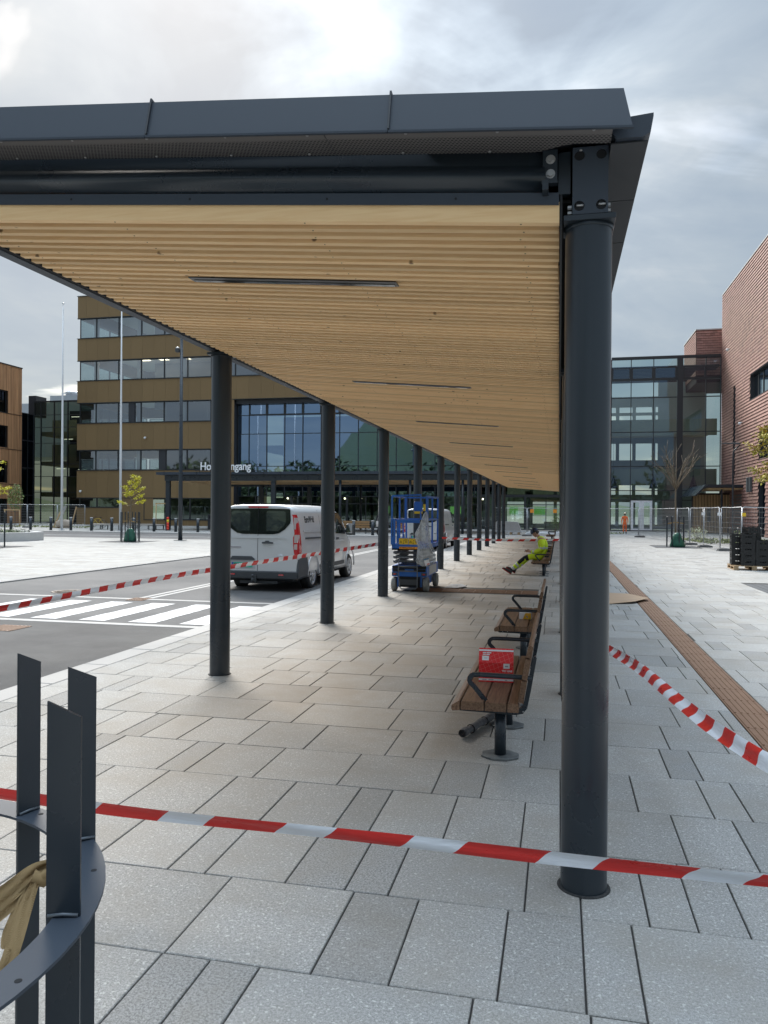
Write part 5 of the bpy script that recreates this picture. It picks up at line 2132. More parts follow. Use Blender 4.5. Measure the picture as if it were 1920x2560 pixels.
def make_van(label, loc, text=None):
    t = thing('parked_van', label, 'van', loc, group='white vans parked on the road')
    prof = [(0.30, 0.915), (0.42, 0.950), (0.62, 0.965), (0.90, 0.968), (1.18, 0.958), (1.30, 0.945), (1.45, 0.925), (1.62, 0.895), (1.76, 0.862), (1.85, 0.825), (1.905, 0.76), (1.94, 0.62), (1.955, 0.34), (1.96, 0.0)]
    st = [(0.0, 0.96, 0.955), (0.035, 0.985, 0.985), (0.10, 1.0, 0.995), (0.6, 1.0, 1.0), (1.5, 1.0, 1.0), (2.4, 1.0, 1.0), (3.0, 1.0, 0.995), (3.3, 0.99, 0.98), (3.55, 0.985, 0.945),
          (3.85, 0.98, 0.80), (4.15, 0.975, 0.62), (4.35, 0.965, 0.555), (4.6, 0.94, 0.50), (4.85, 0.88, 0.40), (4.97, 0.80, 0.28)]
    b = MB()
    rings = []
    for y, ws, hs in st:
        top = 0.30 + 1.66 * hs
        half = []
        for z, w_ in prof:
            zz = 0.30 + (z - 0.30) * (top - 0.30) / 1.66
            ww = w_
            if hs < 0.94:      # below the windscreen the shoulder stays wide
                ww = 0.94 if z < 1.8 else w_ * 1.0
            half.append((ww * ws, zz))
        lean = (lambda z: -0.0 + 0.055 * max(0, (z - 1.0)) ** 1.3) if y < 0.03 else (lambda z: 0)
        lf_ = [(-w_, y + lean(z), z) for w_, z in half[:-1]]
        rg_ = [(w_, y + lean(z), z) for w_, z in half]
        rings.append(rg_ + lf_[::-1])
    b.loft(rings, smooth=True)
    body = b.build('van_body', VW, t)
    # wheel wells
    cut = MB()
    for y in (1.10, 4.36):
        cut.cyl((-1.2, y, 0.36), (1.2, y, 0.36), 0.405, n=36)
    co = cut.build('cutter', VW)
    md = body.modifiers.new('cut', 'BOOLEAN')
    md.object = co
    md.operation = 'DIFFERENCE'
    bpy.context.view_layer.update()
    dg = bpy.context.evaluated_depsgraph_get()
    me = bpy.data.meshes.new_from_object(body.evaluated_get(dg))
    body.modifiers.clear()
    body.data = me
    bpy.data.objects.remove(co)
    # inner wells and underside
    b = MB()
    b.box(-0.80, 0.80, 0.10, 4.8, 0.22, 0.60)
    b.build('underside', DARK, t)
    # arch lips
    for sx in (-1, 1):
        for y in (1.10, 4.36):
            b = MB()
            pth = [(sx * 0.965, y + 0.425 * math.cos(a), 0.36 + 0.425 * math.sin(a)) for a in [R(-8 + 196 * k / 20) for k in range(21)]]
            b.tube(pth, 0.022, 8)
            b.build('wheel_arch', VW, t)
    # wheels
    for sx in (-1, 1):
        for y in (1.10, 4.36):
            M_ = Matrix.Translation((sx * 0.835, y, 0.335 - 0.036)) @ Matrix.Rotation(sx * PI / 2, 4, 'Y')
            b = MB()
            b.lathe([(0.20, -0.11), (0.30, -0.11), (0.327, -0.085), (0.334, -0.04), (0.334, 0.04), (0.327, 0.085), (0.30, 0.108), (0.225, 0.112), (0.215, 0.09)], 36, M=M_, caps=False)
            wh = b.build('wheel', BLACK, t)
            b = MB()
            b.lathe([(0.218, 0.10), (0.222, 0.112), (0.205, 0.113), (0.19, 0.085), (0.185, 0.04)], 36, M=M_, caps=False)
            for k in range(7):
                a = 2 * PI * k / 7
                da = 0.10
                vs = []
                for r_, z_ in ((0.03, 0.105), (0.20, 0.098)):
                    for s_ in (-1, 1):
                        aa = a + s_ * (da if r_ < 0.1 else 0.12) * (2.2 if r_ < 0.1 else 1)
                        vs += [(r_ * math.cos(aa), r_ * math.sin(aa), z_), (r_ * math.cos(aa), r_ * math.sin(aa), z_ - 0.03)]
                b.add(vs, [(0, 4, 6, 2), (0, 1, 5, 4), (2, 6, 7, 3)], 0, False, M_)
            b.lathe([(0.055, 0.085), (0.055, 0.112), (0.04, 0.118), (0.001, 0.118)], 16, M=M_)
            b.build('rim', RIM, wh)
            b = MB()
            b.lathe([(0.185, 0.035), (0.001, 0.035)], 20, M=M_, caps=False)
            b.build('brake_shadow', DARK, wh)
    # rear: helper to sit things on the leaning face

    def ry(z, o=0.006):
        return 0.055 * max(0, (z - 1.0)) ** 1.3 - o

    def rear_poly(name, pts, m_, par=t, o=0.006, mi=None):
        b = MB()
        c = (sum(p[0] for p in pts) / len(pts), sum(p[1] for p in pts) / len(pts))
        # subdivide towards the centre so that the sheet follows the lean
        vs = []
        K = 4
        for k in range(K):
            f = 1 - k / K
            vs += [((p[0] - c[0]) * f + c[0], 0, (p[1] - c[1]) * f + c[1]) for p in pts]
        vs.append((c[0], 0, c[1]))
        vs = [(x, ry(z, o), z) for x, _, z in vs]
        n_ = len(pts)
        fs = [(k * n_ + i, k * n_ + (i + 1) % n_, (k + 1) * n_ + (i + 1) % n_, (k + 1) * n_ + i) for k in range(K - 1) for i in range(n_)]
        fs += [((K - 1) * n_ + i, (K - 1) * n_ + (i + 1) % n_, K * n_) for i in range(n_)]
        b.add(vs, fs)
        b.add([(x, y + o * 0.9, z) for x, y, z in vs[:n_]] + vs[:n_], [(i, (i + 1) % n_, n_ + (i + 1) % n_, n_ + i) for i in range(n_)])
        return b.build(name, m_, par, fix=False)
    for sx in (-1, 1):
        g = rear_poly('rear_window', [(sx * p[0], p[1]) for p in ((0.005, 1.285), (0.36, 1.285), (0.50, 1.31), (0.64, 1.40), (0.76, 1.53), (0.775, 1.60), (0.755, 1.84), (0.73, 1.855), (0.005, 1.865))], VGL)
        rear_poly('dark_tint', [(sx * p[0], p[1]) for p in ((0.20, 1.36), (0.48, 1.36), (0.60, 1.46), (0.66, 1.55), (0.65, 1.78), (0.60, 1.81), (0.22, 1.81), (0.19, 1.77))], mat('van glass clear', (0.03, 0.038, 0.04), 0.03, spec=1.0, coat=0.6), g, 0.0075)
    rear_poly('door_handle', [(0.11, 1.075), (0.36, 1.075), (0.375, 1.09), (0.36, 1.11), (0.29, 1.115), (0.26, 1.14), (0.20, 1.14), (0.17, 1.115), (0.11, 1.11)], VD, t, 0.03)
    rear_poly('door_gap', [(-0.004, 0.42), (0.004, 0.42), (0.004, 1.90), (-0.004, 1.90)], DARK, t, 0.0085)
    rear_poly('door_crease', [(-0.72, 1.195), (0.72, 1.195), (0.66, 1.22), (0.40, 1.245), (-0.40, 1.245), (-0.66, 1.22)], VW, t, 0.012)
    rear_poly('plate_recess', [(-0.70, 0.50), (-0.05, 0.50), (-0.05, 0.72), (-0.13, 0.79), (-0.62, 0.79), (-0.70, 0.74)], mat('recess paint', (0.42, 0.43, 0.44), 0.4), t, 0.004)
    rear_poly('plate_hood', [(-0.66, 0.70), (-0.06, 0.70), (-0.07, 0.73), (-0.14, 0.785), (-0.60, 0.785)], VD, t, 0.03)
    pl_ = rear_poly('number_plate', [(-0.62, 0.535), (-0.12, 0.535), (-0.12, 0.645), (-0.62, 0.645)], PLATE, t, 0.014)
    rear_poly('plate_band', [(-0.62, 0.535), (-0.575, 0.535), (-0.575, 0.645), (-0.62, 0.645)], mat('plate blue', (0.04, 0.07, 0.30), 0.5), pl_, 0.016)
    if text:
        text_mesh('plate_lettering', 'DR 770', 0.11, DARK, Matrix.Translation((-0.56, ry(0.55, 0.0155), 0.552)) @ FACE_MY, pl_, 0.0004, 0.001, 0.9)
    rear_poly('high_brake_lamp', [(-0.22, 1.878), (0.22, 1.878), (0.25, 1.912), (-0.25, 1.912)], LRED, t, 0.02)
    b = MB()
    b.lathe([(0.085, 0), (0.075, 0.006), (0.001, 0.008)], 24, M=Matrix.Translation((0.55, ry(0.78, 0.004), 0.795)) @ Matrix.Diagonal((1, 1, 0.5, 1)) @ Matrix.Rotation(PI / 2, 4, 'X'))
    b.build('oval_badge', RIM, t)
    rear_poly('side_badge', [(-0.68, 0.98), (-0.40, 0.98), (-0.40, 1.0), (-0.68, 1.0)], PG if text else VW, t, 0.008)
    # bumper, reaching round to the rear wheel
    b = MB()
    pr = [(0.0, 0.27), (-0.045, 0.30), (-0.055, 0.44), (-0.02, 0.46), (0.02, 0.46), (0.02, 0.27)]
    b.prism(pr, -0.955, 0.955, 'X')
    for sx in (-1, 1):
        sec = [(0.93, 0.28), (0.975, 0.32), (0.985, 0.50), (0.978, 0.78), (0.95, 0.80), (0.93, 0.78)]
        rg_ = []
        for y, top in ((-0.03, 0.46), (0.03, 0.72), (0.30, 0.79), (0.60, 0.76), (0.69, 0.55)):
            rg_.append([(sx * p[0], y, min(p[1], top + (p[1] - 0.78) * 0.2) if p[1] > 0.46 else p[1]) for p in sec])
        b.loft(rg_)
    b.build('rear_bumper', VD, t)
    for sx in (-1, 1):
        b = MB()
        b.box(sx * 0.58 - 0.06, sx * 0.58 + 0.06, -0.062, -0.054, 0.365, 0.395)
        b.build('reflector', LRED, t)
    b = MB()
    b.box(-0.45, 0.45, 0.06, 0.14, 0.17, 0.23)
    b.tube([(-0.07, 0.1, 0.22), (-0.07, -0.10, 0.22), (-0.07, -0.13, 0.30)], 0.025, 8)
    b.sphere((-0.07, -0.13, 0.36), 0.03, 10, 6)
    b.box(-0.12, 0.0, -0.08, -0.04, 0.22, 0.36)
    b.build('tow_bar', VD, t)
    # tail lamps wrap the corner
    for sx in (-1, 1):
        zs_ = [(1.73, 0.895, 0.80, 0.05), (1.68, 0.905, 0.822, 0.085), (1.50, 0.935, 0.845, 0.12), (1.30, 0.955, 0.87, 0.14), (1.22, 0.965, 0.84, 0.15), (1.05, 0.972, 0.845, 0.17), (0.90, 0.974, 0.86, 0.175), (0.82, 0.974, 0.88, 0.15)]
        for nm, k0, k1, m_ in (('tail_lamp', 0, 7, LRED),):
            b = MB()
            rings = []
            for z, xo, xi, yy in zs_[k0:k1 + 1]:
                y0 = ry(z, 0.012)
                rings.append([(sx * xi, y0 + 0.03, z), (sx * xi, y0, z), (sx * (xo - 0.03), y0 + 0.004, z), (sx * (xo + 0.004), y0 + 0.04, z), (sx * (xo + 0.010), yy, z), (sx * (xo - 0.03), yy, z)])
            b.loft(rings)
            tl = b.build(nm, m_, t)
            for k, (z0, z1) in enumerate(((1.40, 1.66), (1.10, 1.28), (0.95, 1.07))):
                b = MB()
                xo = 0.925 if k == 0 else 0.965
                xi = 0.85 if k == 0 else 0.868
                b.loft([[(sx * xi, ry(z, 0.017), z), (sx * (xo - 0.025), ry(z, 0.014) + 0.004, z), (sx * (xo + 0.012), ry(z, 0.012) + 0.05, z), (sx * xi, ry(z, 0.0), z)] for z in (z0, z1)])
                b.build('lamp_lens', LCL, tl)

    def sxw(z):
        for (z0, w0), (z1, w1) in zip(prof, prof[1:]):
            if z0 <= z <= z1:
                return w0 + (w1 - w0) * (z - z0) / (z1 - z0)
        return 0.9

    def side_poly(name, pts, m_, par=t, o=0.006, sx=1, sc_=1.0):
        b = MB()
        c = (sum(p[0] for p in pts) / len(pts), sum(p[1] for p in pts) / len(pts))
        vs = []
        K = 5
        for k in range(K):
            f = 1 - k / K
            vs += [((p[0] - c[0]) * f + c[0], (p[1] - c[1]) * f + c[1]) for p in pts]
        vs.append(c)
        vs = [(sx * (sxw(z) * (1.0 if y < 3.0 else 1.0 - 0.018 * (y - 3.0)) + o), y, z) for y, z in vs]
        n_ = len(pts)
        fs = [(k * n_ + i, k * n_ + (i + 1) % n_, (k + 1) * n_ + (i + 1) % n_, (k + 1) * n_ + i) for k in range(K - 1) for i in range(n_)]
        fs += [((K - 1) * n_ + i, (K - 1) * n_ + (i + 1) % n_, K * n_) for i in range(n_)]
        b.add(vs, fs)
        b.add([(x - sx * o * 0.9, y, z) for x, y, z in vs[:n_]] + vs[:n_], [(i, (i + 1) % n_, n_ + (i + 1) % n_, n_ + i) for i in range(n_)])
        return b.build(name, m_, par, fix=False)
    for sx in (-1, 1):
        side_poly('side_window', [(2.98, 1.24), (3.95, 1.20), (4.02, 1.26), (3.62, 1.68), (3.45, 1.76), (2.98, 1.80)], VGL, sx=sx)
        side_poly('door_gap', [(2.86, 0.42), (2.872, 0.42), (2.872, 1.86), (2.86, 1.86)], DARK, sx=sx, o=0.003)
        side_poly('door_gap', [(1.72, 0.42), (1.73, 0.42), (1.73, 1.84), (1.72, 1.84)], DARK, sx=sx, o=0.003)
        side_poly('door_rail', [(0.50, 1.165), (1.70, 1.150), (1.70, 1.19), (0.50, 1.208)], VD, sx=sx, o=0.010)
        side_poly('panel_crease', [(0.42, 1.33), (1.70, 1.31), (1.70, 1.345), (0.40, 1.375)], VW, sx=sx, o=0.012)
        side_poly('panel_crease', [(2.2, 1.06), (4.2, 1.02), (4.2, 1.05), (2.2, 1.09)], VW, sx=sx, o=0.010)
        side_poly('side_trim', [(1.60, 0.40), (3.86, 0.40), (3.86, 0.50), (1.60, 0.52)], VD, sx=sx, o=0.012)
        side_poly('door_handle', [(3.00, 1.08), (3.20, 1.08), (3.22, 1.11), (3.18, 1.13), (3.02, 1.13)], VD, sx=sx, o=0.025)
        b = MB()
        b.cbox(sx * 1.02 - 0.0, sx * 1.02 + sx * 0.20, 3.72, 3.86, 1.17, 1.48, 0.03) if sx > 0 else b.cbox(sx * 1.22, sx * 1.02, 3.72, 3.86, 1.17, 1.48, 0.03)
        b.box(min(sx * 0.9, sx * 1.04), max(sx * 0.9, sx * 1.04), 3.78, 3.83, 1.24, 1.32)
        mr_ = b.build('wing_mirror', VD, t)
        b = MB()
        b.add([(sx * 1.045, 3.717, 1.22), (sx * 1.20, 3.717, 1.22), (sx * 1.20, 3.717, 1.45), (sx * 1.045, 3.717, 1.45)], [(0, 1, 2, 3)])
        b.build('mirror_glass', mat('mirror', (0.75, 0.78, 0.8), 0.03, 1.0), mr_)
    b = MB()
    b.tube([(-0.3, 3.3, 1.94), (-0.3, 2.95, 2.18)], 0.006, 6)
    b.build('aerial', DARK, t)
    # windscreen
    b = MB()
    b.add([(-0.72, 3.62, 1.80), (0.72, 3.62, 1.80), (0.80, 4.12, 1.36), (-0.80, 4.12, 1.36)], [(0, 1, 2, 3)])
    b.build('windscreen', VGL, t, fix=False)
    if text:
        Mt = Matrix.Translation((0.905, 0.60, 1.548)) @ Matrix.Rotation(-0.17, 4, 'Y') @ FACE_PX
        text_mesh('side_lettering', text, 0.20, mat('lettering dark', (0.03, 0.03, 0.03), 0.6), Mt, t, 0.004, 0.009, 0.84)
    return t


make_van('silver white panel van with dark rear glass parked between the posts on the road', (-6.62, 16.40, -0.036), 'EuroWeld')
make_van('white panel van parked further up the road behind the blue lift', (-6.30, 36.5, -0.036))

# ---------------------------------------------------------------- scissor lift
BLUE = mat('lift blue', (0.012, 0.115, 0.42), 0.4, 0, 0.3, 4, (0.02, 0.09, 0.32))
YEL = mat('sticker yellow', (0.72, 0.47, 0.02), 0.5)
ORG = mat('sticker orange', (0.80, 0.30, 0.03), 0.5)
GTY = mat('grey lift tyre', (0.26, 0.26, 0.24), 0.8, 0, 0.6, 12, (0.16, 0.16, 0.15))
sl = thing('scissor_lift', 'small blue scissor lift with folded black scissors standing on the paving', 'scissor lift', (-3.245, 16.92, 0))
b = MB()
b.cbox(-0.395, 0.395, 0.03, 1.66, 0.33, 0.58, 0.012)
b.box(-0.28, 0.28, 0.06, 1.6, 0.10, 0.33)
b.build('chassis', BLUE, sl)
b = MB()
b.box(-0.37, -0.10, 0.026, 0.03, 0.44, 0.50)
b.box(0.10, 0.37, 0.026, 0.03, 0.44, 0.50)
b.box(-0.38, 0.38, 0.024, 0.0295, 0.505, 0.575)
b.box(-0.24, 0.24, 0.02, 0.06, 0.10, 0.33)
b.build('chassis_recess', DARK, sl)
b = MB()
b.box(-0.22, 0.20, 0.0, 0.03, 0.15, 0.27)
b.box(-0.395, -0.27, 0.018, 0.024, 0.36, 0.42)
b.box(0.27, 0.395, 0.018, 0.024, 0.36, 0.42)
b.build('control_panel', VD, sl)
for sx in (-1, 1):
    b = MB()
    b.sphere((sx * 0.33, 0.015, 0.385), (0.03, 0.008, 0.018), 10, 6)
    b.build('tail_lamp', LRED, sl)
    for y in (0.17, 1.50):
        M_ = Matrix.Translation((sx * 0.36, y, 0.158)) @ Matrix.Rotation(sx * PI / 2, 4, 'Y')
        b = MB()
        b.lathe([(0.09, -0.055), (0.145, -0.055), (0.158, -0.04), (0.158, 0.04), (0.145, 0.055), (0.095, 0.055), (0.085, 0.02), (0.001, 0.02)], 32, M=M_)
        b.build('wheel', GTY, sl)
for k in range(3):      # folded scissor pack
    z = 0.625 + 0.10 * k
    for sx in (-1, 1):
        b = MB()
        b.box(sx * 0.33 - 0.025, sx * 0.33 + 0.025, 0.10, 1.55, z, z + 0.045)
        b.box(sx * 0.27 - 0.025, sx * 0.27 + 0.025, 0.13, 1.52, z + 0.05, z + 0.09)
        b.build('scissor_arm', VD, sl)
    b = MB()
    b.cyl((-0.38, 0.12, z + 0.04), (0.36, 0.12, z + 0.04), 0.032, n=14)
    b.build('cross_tube', mat('worn grey steel', (0.16, 0.17, 0.18), 0.45, 0.3, 0.6, 9, (0.06, 0.06, 0.065)), sl)
for x in (-0.30, -0.18, 0.19):
    b = MB()
    for (xa, xb_) in ((x, x + 0.012), (x + 0.09, x + 0.102)):
        b.box(xa, xb_, 0.055, 0.067, 0.62, 0.90)
    for z in (0.69, 0.80, 0.89):
        b.box(x + 0.012, x + 0.09, 0.056, 0.066, z, z + 0.012)
    b.build('hose_guard', VD, sl)
b = MB()
b.tube([(-0.21, -0.05, 0.74), (-0.23, -0.06, 0.50), (-0.20, -0.07, 0.12), (-0.16, -0.08, 0.07), (0.16, -0.08, 0.07), (0.20, -0.07, 0.12), (0.195, -0.05, 0.50), (0.19, -0.05, 0.90)], 0.013, 8)
for z in (0.46, 0.56, 0.76):
    b.cyl((-0.23, -0.05, z), (0.195, -0.05, z), 0.016, n=8)
b.build('ladder', mat('worn grey steel', (0.16, 0.17, 0.18), 0.45), sl)
b = MB()
b.box(-0.395, 0.395, 0.0, 1.66, 0.925, 0.96)
b.box(-0.395, 0.395, 0.0, 0.025, 0.925, 1.04)
b.box(-0.395, -0.37, 0.025, 1.66, 0.925, 1.06)
b.box(0.37, 0.395, 0.025, 1.66, 0.925, 1.06)
b.box(-0.37, 0.37, 1.635, 1.66, 0.925, 1.06)
b.build('platform', BLUE, sl)
st_ = MB()
st_.cbox(-0.225, 0.195, -0.003, 0.0, 0.948, 0.998, 0.0)
sk = st_.build('orange_sticker', ORG, sl)
text_mesh('lettering', 'SKAMMERS SYSTEM A.S', 0.036, DARK, Matrix.Translation((-0.215, -0.0035, 0.962)) @ FACE_MY, sk, 0.0003, 0.0008, 0.92)
for x0, x1 in ((-0.232, -0.022), (-0.012, 0.20)):
    b = MB()
    b.box(x0, x1, -0.004, 0.0, 1.052, 1.185)
    b.box(x0, x1, 0.0, 0.02, 1.04, 1.20)
    b.m[6:] = [1] * 6
    w_ = b.build('warning_sticker', [YEL, BLUE], sl)
    b = MB()
    yy = -0.0046
    xa, za = x0 + 0.014, 1.085
    for (p, q_) in (((0, 0), (0.055, 0)), ((0.055, 0), (0.0275, 0.05)), ((0.0275, 0.05), (0, 0))):
        A, B_ = Vector((xa + p[0], yy, za + p[1])), Vector((xa + q_[0], yy, za + q_[1]))
        b.tube([A, B_], 0.003, 4, smooth=False)
    b.box(xa + 0.025, xa + 0.030, yy - 0.001, yy, za + 0.012, za + 0.032)
    b.sphere((x0 + 0.115, yy, 1.145), (0.012, 0.001, 0.012), 10, 4)
    for k in range(4):
        b.box(x0 + 0.135, x0 + 0.19, yy - 0.0005, yy, 1.155 - k * 0.022, 1.162 - k * 0.022)
    b.box(x0 + 0.10, x0 + 0.106, yy - 0.001, yy, 1.07, 1.125)
    b.box(x0 + 0.085, x0 + 0.12, yy - 0.001, yy, 1.066, 1.072)
    b.build('symbols', DARK, w_, kind='stuff')
# gate end: wide left post with the fleet number, box beam, posts, top rails
b = MB()
b.cbox(-0.415, -0.315, -0.03, 0.02, 1.04, 1.62, 0.004)
ps = b.build('gate_post', BLUE, sl)
NB = mat('number print', (0.012, 0.012, 0.02), 0.6)
for k, ch in enumerate('150237'):
    text_mesh('number', ch, 0.075, NB, Matrix.Translation((-0.388, -0.0305, 1.535 - k * 0.062)) @ FACE_MY, ps, 0.0005, 0.002)
b = MB()
b.cbox(-0.29, 0.23, -0.01, 0.03, 1.53, 1.60, 0.004)
b.build('gate_beam', BLUE, sl)


def post(x, y, z0, z1, w_=0.02):
    b = MB()
    b.cbox(x - w_, x + w_, y - 0.018, y + 0.018, z0, z1, 0.004)
    b.build('rail_post', BLUE, sl)


post(-0.265, 0.012, 1.04, 1.60, 0.022)
post(-0.20, 0.30, 1.04, 1.55, 0.014)
post(-0.395, 0.0, 1.62, 2.13, 0.018)
post(0.385, 0.0, 1.04, 2.13, 0.018)
post(0.255, 0.0, 1.60, 2.13, 0.014)
post(0.320, 0.55, 1.04, 2.13, 0.014)
post(-0.155, 0.35, 1.60, 2.10, 0.022)
post(0.385, 0.80, 1.04, 2.10, 0.018)
post(0.385, 1.62, 1.04, 2.10, 0.018)
post(-0.385, 0.80, 1.04, 2.10, 0.018)
post(-0.385, 1.62, 1.04, 2.10, 0.018)
for (p, q_) in (((-0.385, 0.0, 2.13), (0.27, 0.0, 2.155)), ((-0.385, 0, 2.12), (-0.385, 1.62, 2.12)), ((0.385, 0, 2.12), (0.385, 1.62, 2.12)), ((-0.385, 1.62, 2.12), (0.385, 1.62, 2.12)),
                ((-0.385, 0.02, 1.60), (-0.385, 1.62, 1.60)), ((0.385, 0.0, 1.60), (0.385, 1.62, 1.60)), ((-0.385, 1.62, 1.60), (0.385, 1.62, 1.60))):
    b = MB()
    b.tube([p, q_], 0.02, flat=(0.018, 0.018))
    b.build('guard_rail', BLUE, sl)
b = MB()
b.cbox(0.02, 0.215, 0.44, 0.48, 1.77, 2.01, 0.006)
cbx = b.build('control_box', BLUE, sl)
b = MB()
b.box(0.03, 0.215, 0.430, 0.439, 1.735, 1.79)
b.box(0.235, 0.30, 0.42, 0.439, 1.80, 1.95)
b.build('warning_sticker', YEL, cbx)
b = MB()
b.box(0.395, 0.402, 0.35, 1.35, 0.36, 0.56)
b.build('side_cover', mat('pale cover', (0.45, 0.45, 0.44), 0.6), sl)

# clear plastic sack tied to the lift rail
POLY = bpy.data.materials.new('clear polythene')
POLY.use_nodes = True
t = POLY.node_tree
t.nodes.clear()
o_ = t.nodes.new('ShaderNodeOutputMaterial')
tr = t.nodes.new('ShaderNodeBsdfTransparent')
tr.inputs[0].default_value = (0.90, 0.92, 0.94, 1)
pbs = t.nodes.new('ShaderNodeBsdfPrincipled')
pbs.inputs['Base Color'].default_value = (0.60, 0.61, 0.61, 1)
pbs.inputs['Roughness'].default_value = 0.22
lw = t.nodes.new('ShaderNodeLayerWeight')
lw.inputs[0].default_value = 0.35
c_ = t.nodes.new('ShaderNodeTexCoord')
nz = t.nodes.new('ShaderNodeTexNoise')
nz.inputs['Scale'].default_value = 3.5
nz.inputs['Detail'].default_value = 2
nz.inputs['Distortion'].default_value = 1.5
t.links.new(c_.outputs['Object'], nz.inputs['Vector'])
rm = t.nodes.new('ShaderNodeMapRange')
rm.inputs['From Min'].default_value = 0.35
rm.inputs['From Max'].default_value = 0.7
rm.inputs['To Min'].default_value = 0.25
rm.inputs['To Max'].default_value = 0.6
t.links.new(nz.outputs['Fac'], rm.inputs['Value'])
mm = t.nodes.new('ShaderNodeMath')
mm.operation = 'MAXIMUM'
t.links.new(rm.outputs[0], mm.inputs[0])
t.links.new(lw.outputs['Facing'], mm.inputs[1])
ms = t.nodes.new('ShaderNodeMixShader')
t.links.new(mm.outputs[0], ms.inputs[0])
t.links.new(tr.outputs[0], ms.inputs[1])
t.links.new(pbs.outputs[0], ms.inputs[2])
t.links.new(ms.outputs[0], o_.inputs[0])
sack = thing('plastic_sack', 'crumpled clear plastic sack hanging from the side of the blue lift', 'plastic sack', (0, 0, 0))
b = MB()
q = random.Random(11)
rings = []
cen = [(-2.85, 1.78, 0.012), (-2.862, 1.70, 0.05), (-2.885, 1.55, 0.085), (-2.91, 1.40, 0.12), (-2.925, 1.27, 0.16), (-2.905, 1.15, 0.155), (-2.87, 1.02, 0.145), (-2.85, 0.90, 0.175), (-2.83, 0.78, 0.20), (-2.835, 0.70, 0.20), (-2.86, 0.63, 0.15), (-2.87, 0.585, 0.06)]
n_ = 40
for i, (cx, z, r_) in enumerate(cen):
    ring = []
    for k in range(n_):
        a = 2 * PI * k / n_
        f = 1 + 0.16 * math.sin(5 * a + i * 0.5) * math.sin(i * 0.7 + 1) + 0.10 * math.sin(9 * a - i * 0.9) + 0.015 * q.uniform(-1, 1)
        ring.append((cx + r_ * f * math.cos(a), 16.80 + 0.55 * r_ * f * math.sin(a), z + 0.012 * math.sin(7 * a + i)))
    rings.append(ring)
b.loft(rings, smooth=True, caps=False)
b.build('sack_film', POLY, sack, fix=False)
pc = thing('cleaning_packet', 'white and blue packet showing through the bottom of the plastic sack', 'packet', (-2.79, 16.70, 0.62), R(10))
b = MB()
M_ = Matrix.Rotation(R(-14), 4, 'Y')
b.box(-0.055, 0.055, -0.02, 0.03, 0, 0.115, 0, M_)
b.box(-0.055, 0.055, -0.02, 0.03, 0.116, 0.145, 1, M_)
b.box(-0.01, 0.05, -0.0215, -0.0205, 0.01, 0.03, 2, M_)
b.build('packet_body', [PW, mat('packet blue', (0.10, 0.20, 0.32), 0.5), RED], pc)
rg = thing('dust_sheet', 'small grey sheet crumpled on the paving behind the lift wheel', 'sheet')
b = MB()
pts = [(-2.62, 18.0), (-2.30, 17.85), (-2.12, 18.35), (-2.30, 18.9), (-2.55, 18.8)]
vs = [(x, y, 0.008 + 0.02 * q.random()) for x, y in pts] + [(-2.42, 18.3, 0.06), (-2.30, 18.5, 0.03)]
b.add(vs, [(0, 1, 5), (1, 2, 6), (2, 3, 6), (3, 4, 5), (4, 0, 5), (5, 1, 6), (5, 6, 3)])
b.build('sheet_cloth', mat('dust sheet grey', (0.25, 0.26, 0.27), 0.9), rg)

# ---------------------------------------------------------------- people
SKIN = mat('skin', (0.46, 0.25, 0.17), 0.55)
HAIR = mat('dark hair', (0.03, 0.02, 0.015), 0.6)
HIVY = mat('hi vis yellow', (0.62, 0.80, 0.02), 0.7, 0, 0.4, 9, (0.46, 0.62, 0.02), 0.5, 22)
HIVO = mat('hi vis orange', (0.85, 0.15, 0.02), 0.7, 0, 0.4, 9, (0.70, 0.11, 0.02), 0.5, 22)
REFL = mat('reflective band', (0.52, 0.54, 0.56), 0.4)
BLK = mat('black cloth', (0.012, 0.013, 0.016), 0.9)
NAVY = mat('navy helmet', (0.015, 0.03, 0.075), 0.3)


def skin_figure(name, verts, edges, zone, mats, parent, root=0, sub=2):
    """verts: (x,y,z,r); zone(face centre, nearest edge, t along it) gives the material slot"""
    me = bpy.data.meshes.new(name)
    me.from_pydata([v[:3] for v in verts], edges, [])
    o = bpy.data.objects.new(name, me)
    COL.objects.link(o)
    sk_ = o.modifiers.new('skin', 'SKIN')
    sk_.use_smooth_shade = True
    for i, v in enumerate(verts):
        rr_ = v[3] if isinstance(v[3], tuple) else (v[3], v[3])
        me.skin_vertices[0].data[i].radius = rr_
        me.skin_vertices[0].data[i].use_root = (i == root)
    sd_ = o.modifiers.new('sub', 'SUBSURF')
    sd_.levels = sub
    sd_.render_levels = sub
    bpy.context.view_layer.update()
    dg = bpy.context.evaluated_depsgraph_get()
    m2 = bpy.data.meshes.new_from_object(o.evaluated_get(dg))
    bpy.data.objects.remove(o)
    m2.materials.clear()
    for m_ in mats:
        m2.materials.append(m_)
    V = [Vector(v[:3]) for v in verts]
    for p in m2.polygons:
        c = p.center
        best, bt, bd = 0, 0, 1e9
        for ei, (i, j) in enumerate(edges):
            d = V[j] - V[i]
            tt = max(0, min(1, (c - V[i]).dot(d) / max(1e-9, d.length_squared)))
            dist = (c - (V[i] + d * tt)).length - 0.5 * ((verts[i][3][0] if isinstance(verts[i][3], tuple) else verts[i][3]) * (1 - tt) + (verts[j][3][0] if isinstance(verts[j][3], tuple) else verts[j][3]) * tt)
            if dist < bd:
                best, bt, bd = ei, tt, dist
        p.material_index = zone(c, best, bt)
        p.use_smooth = True
    return obj(name, m2, parent)


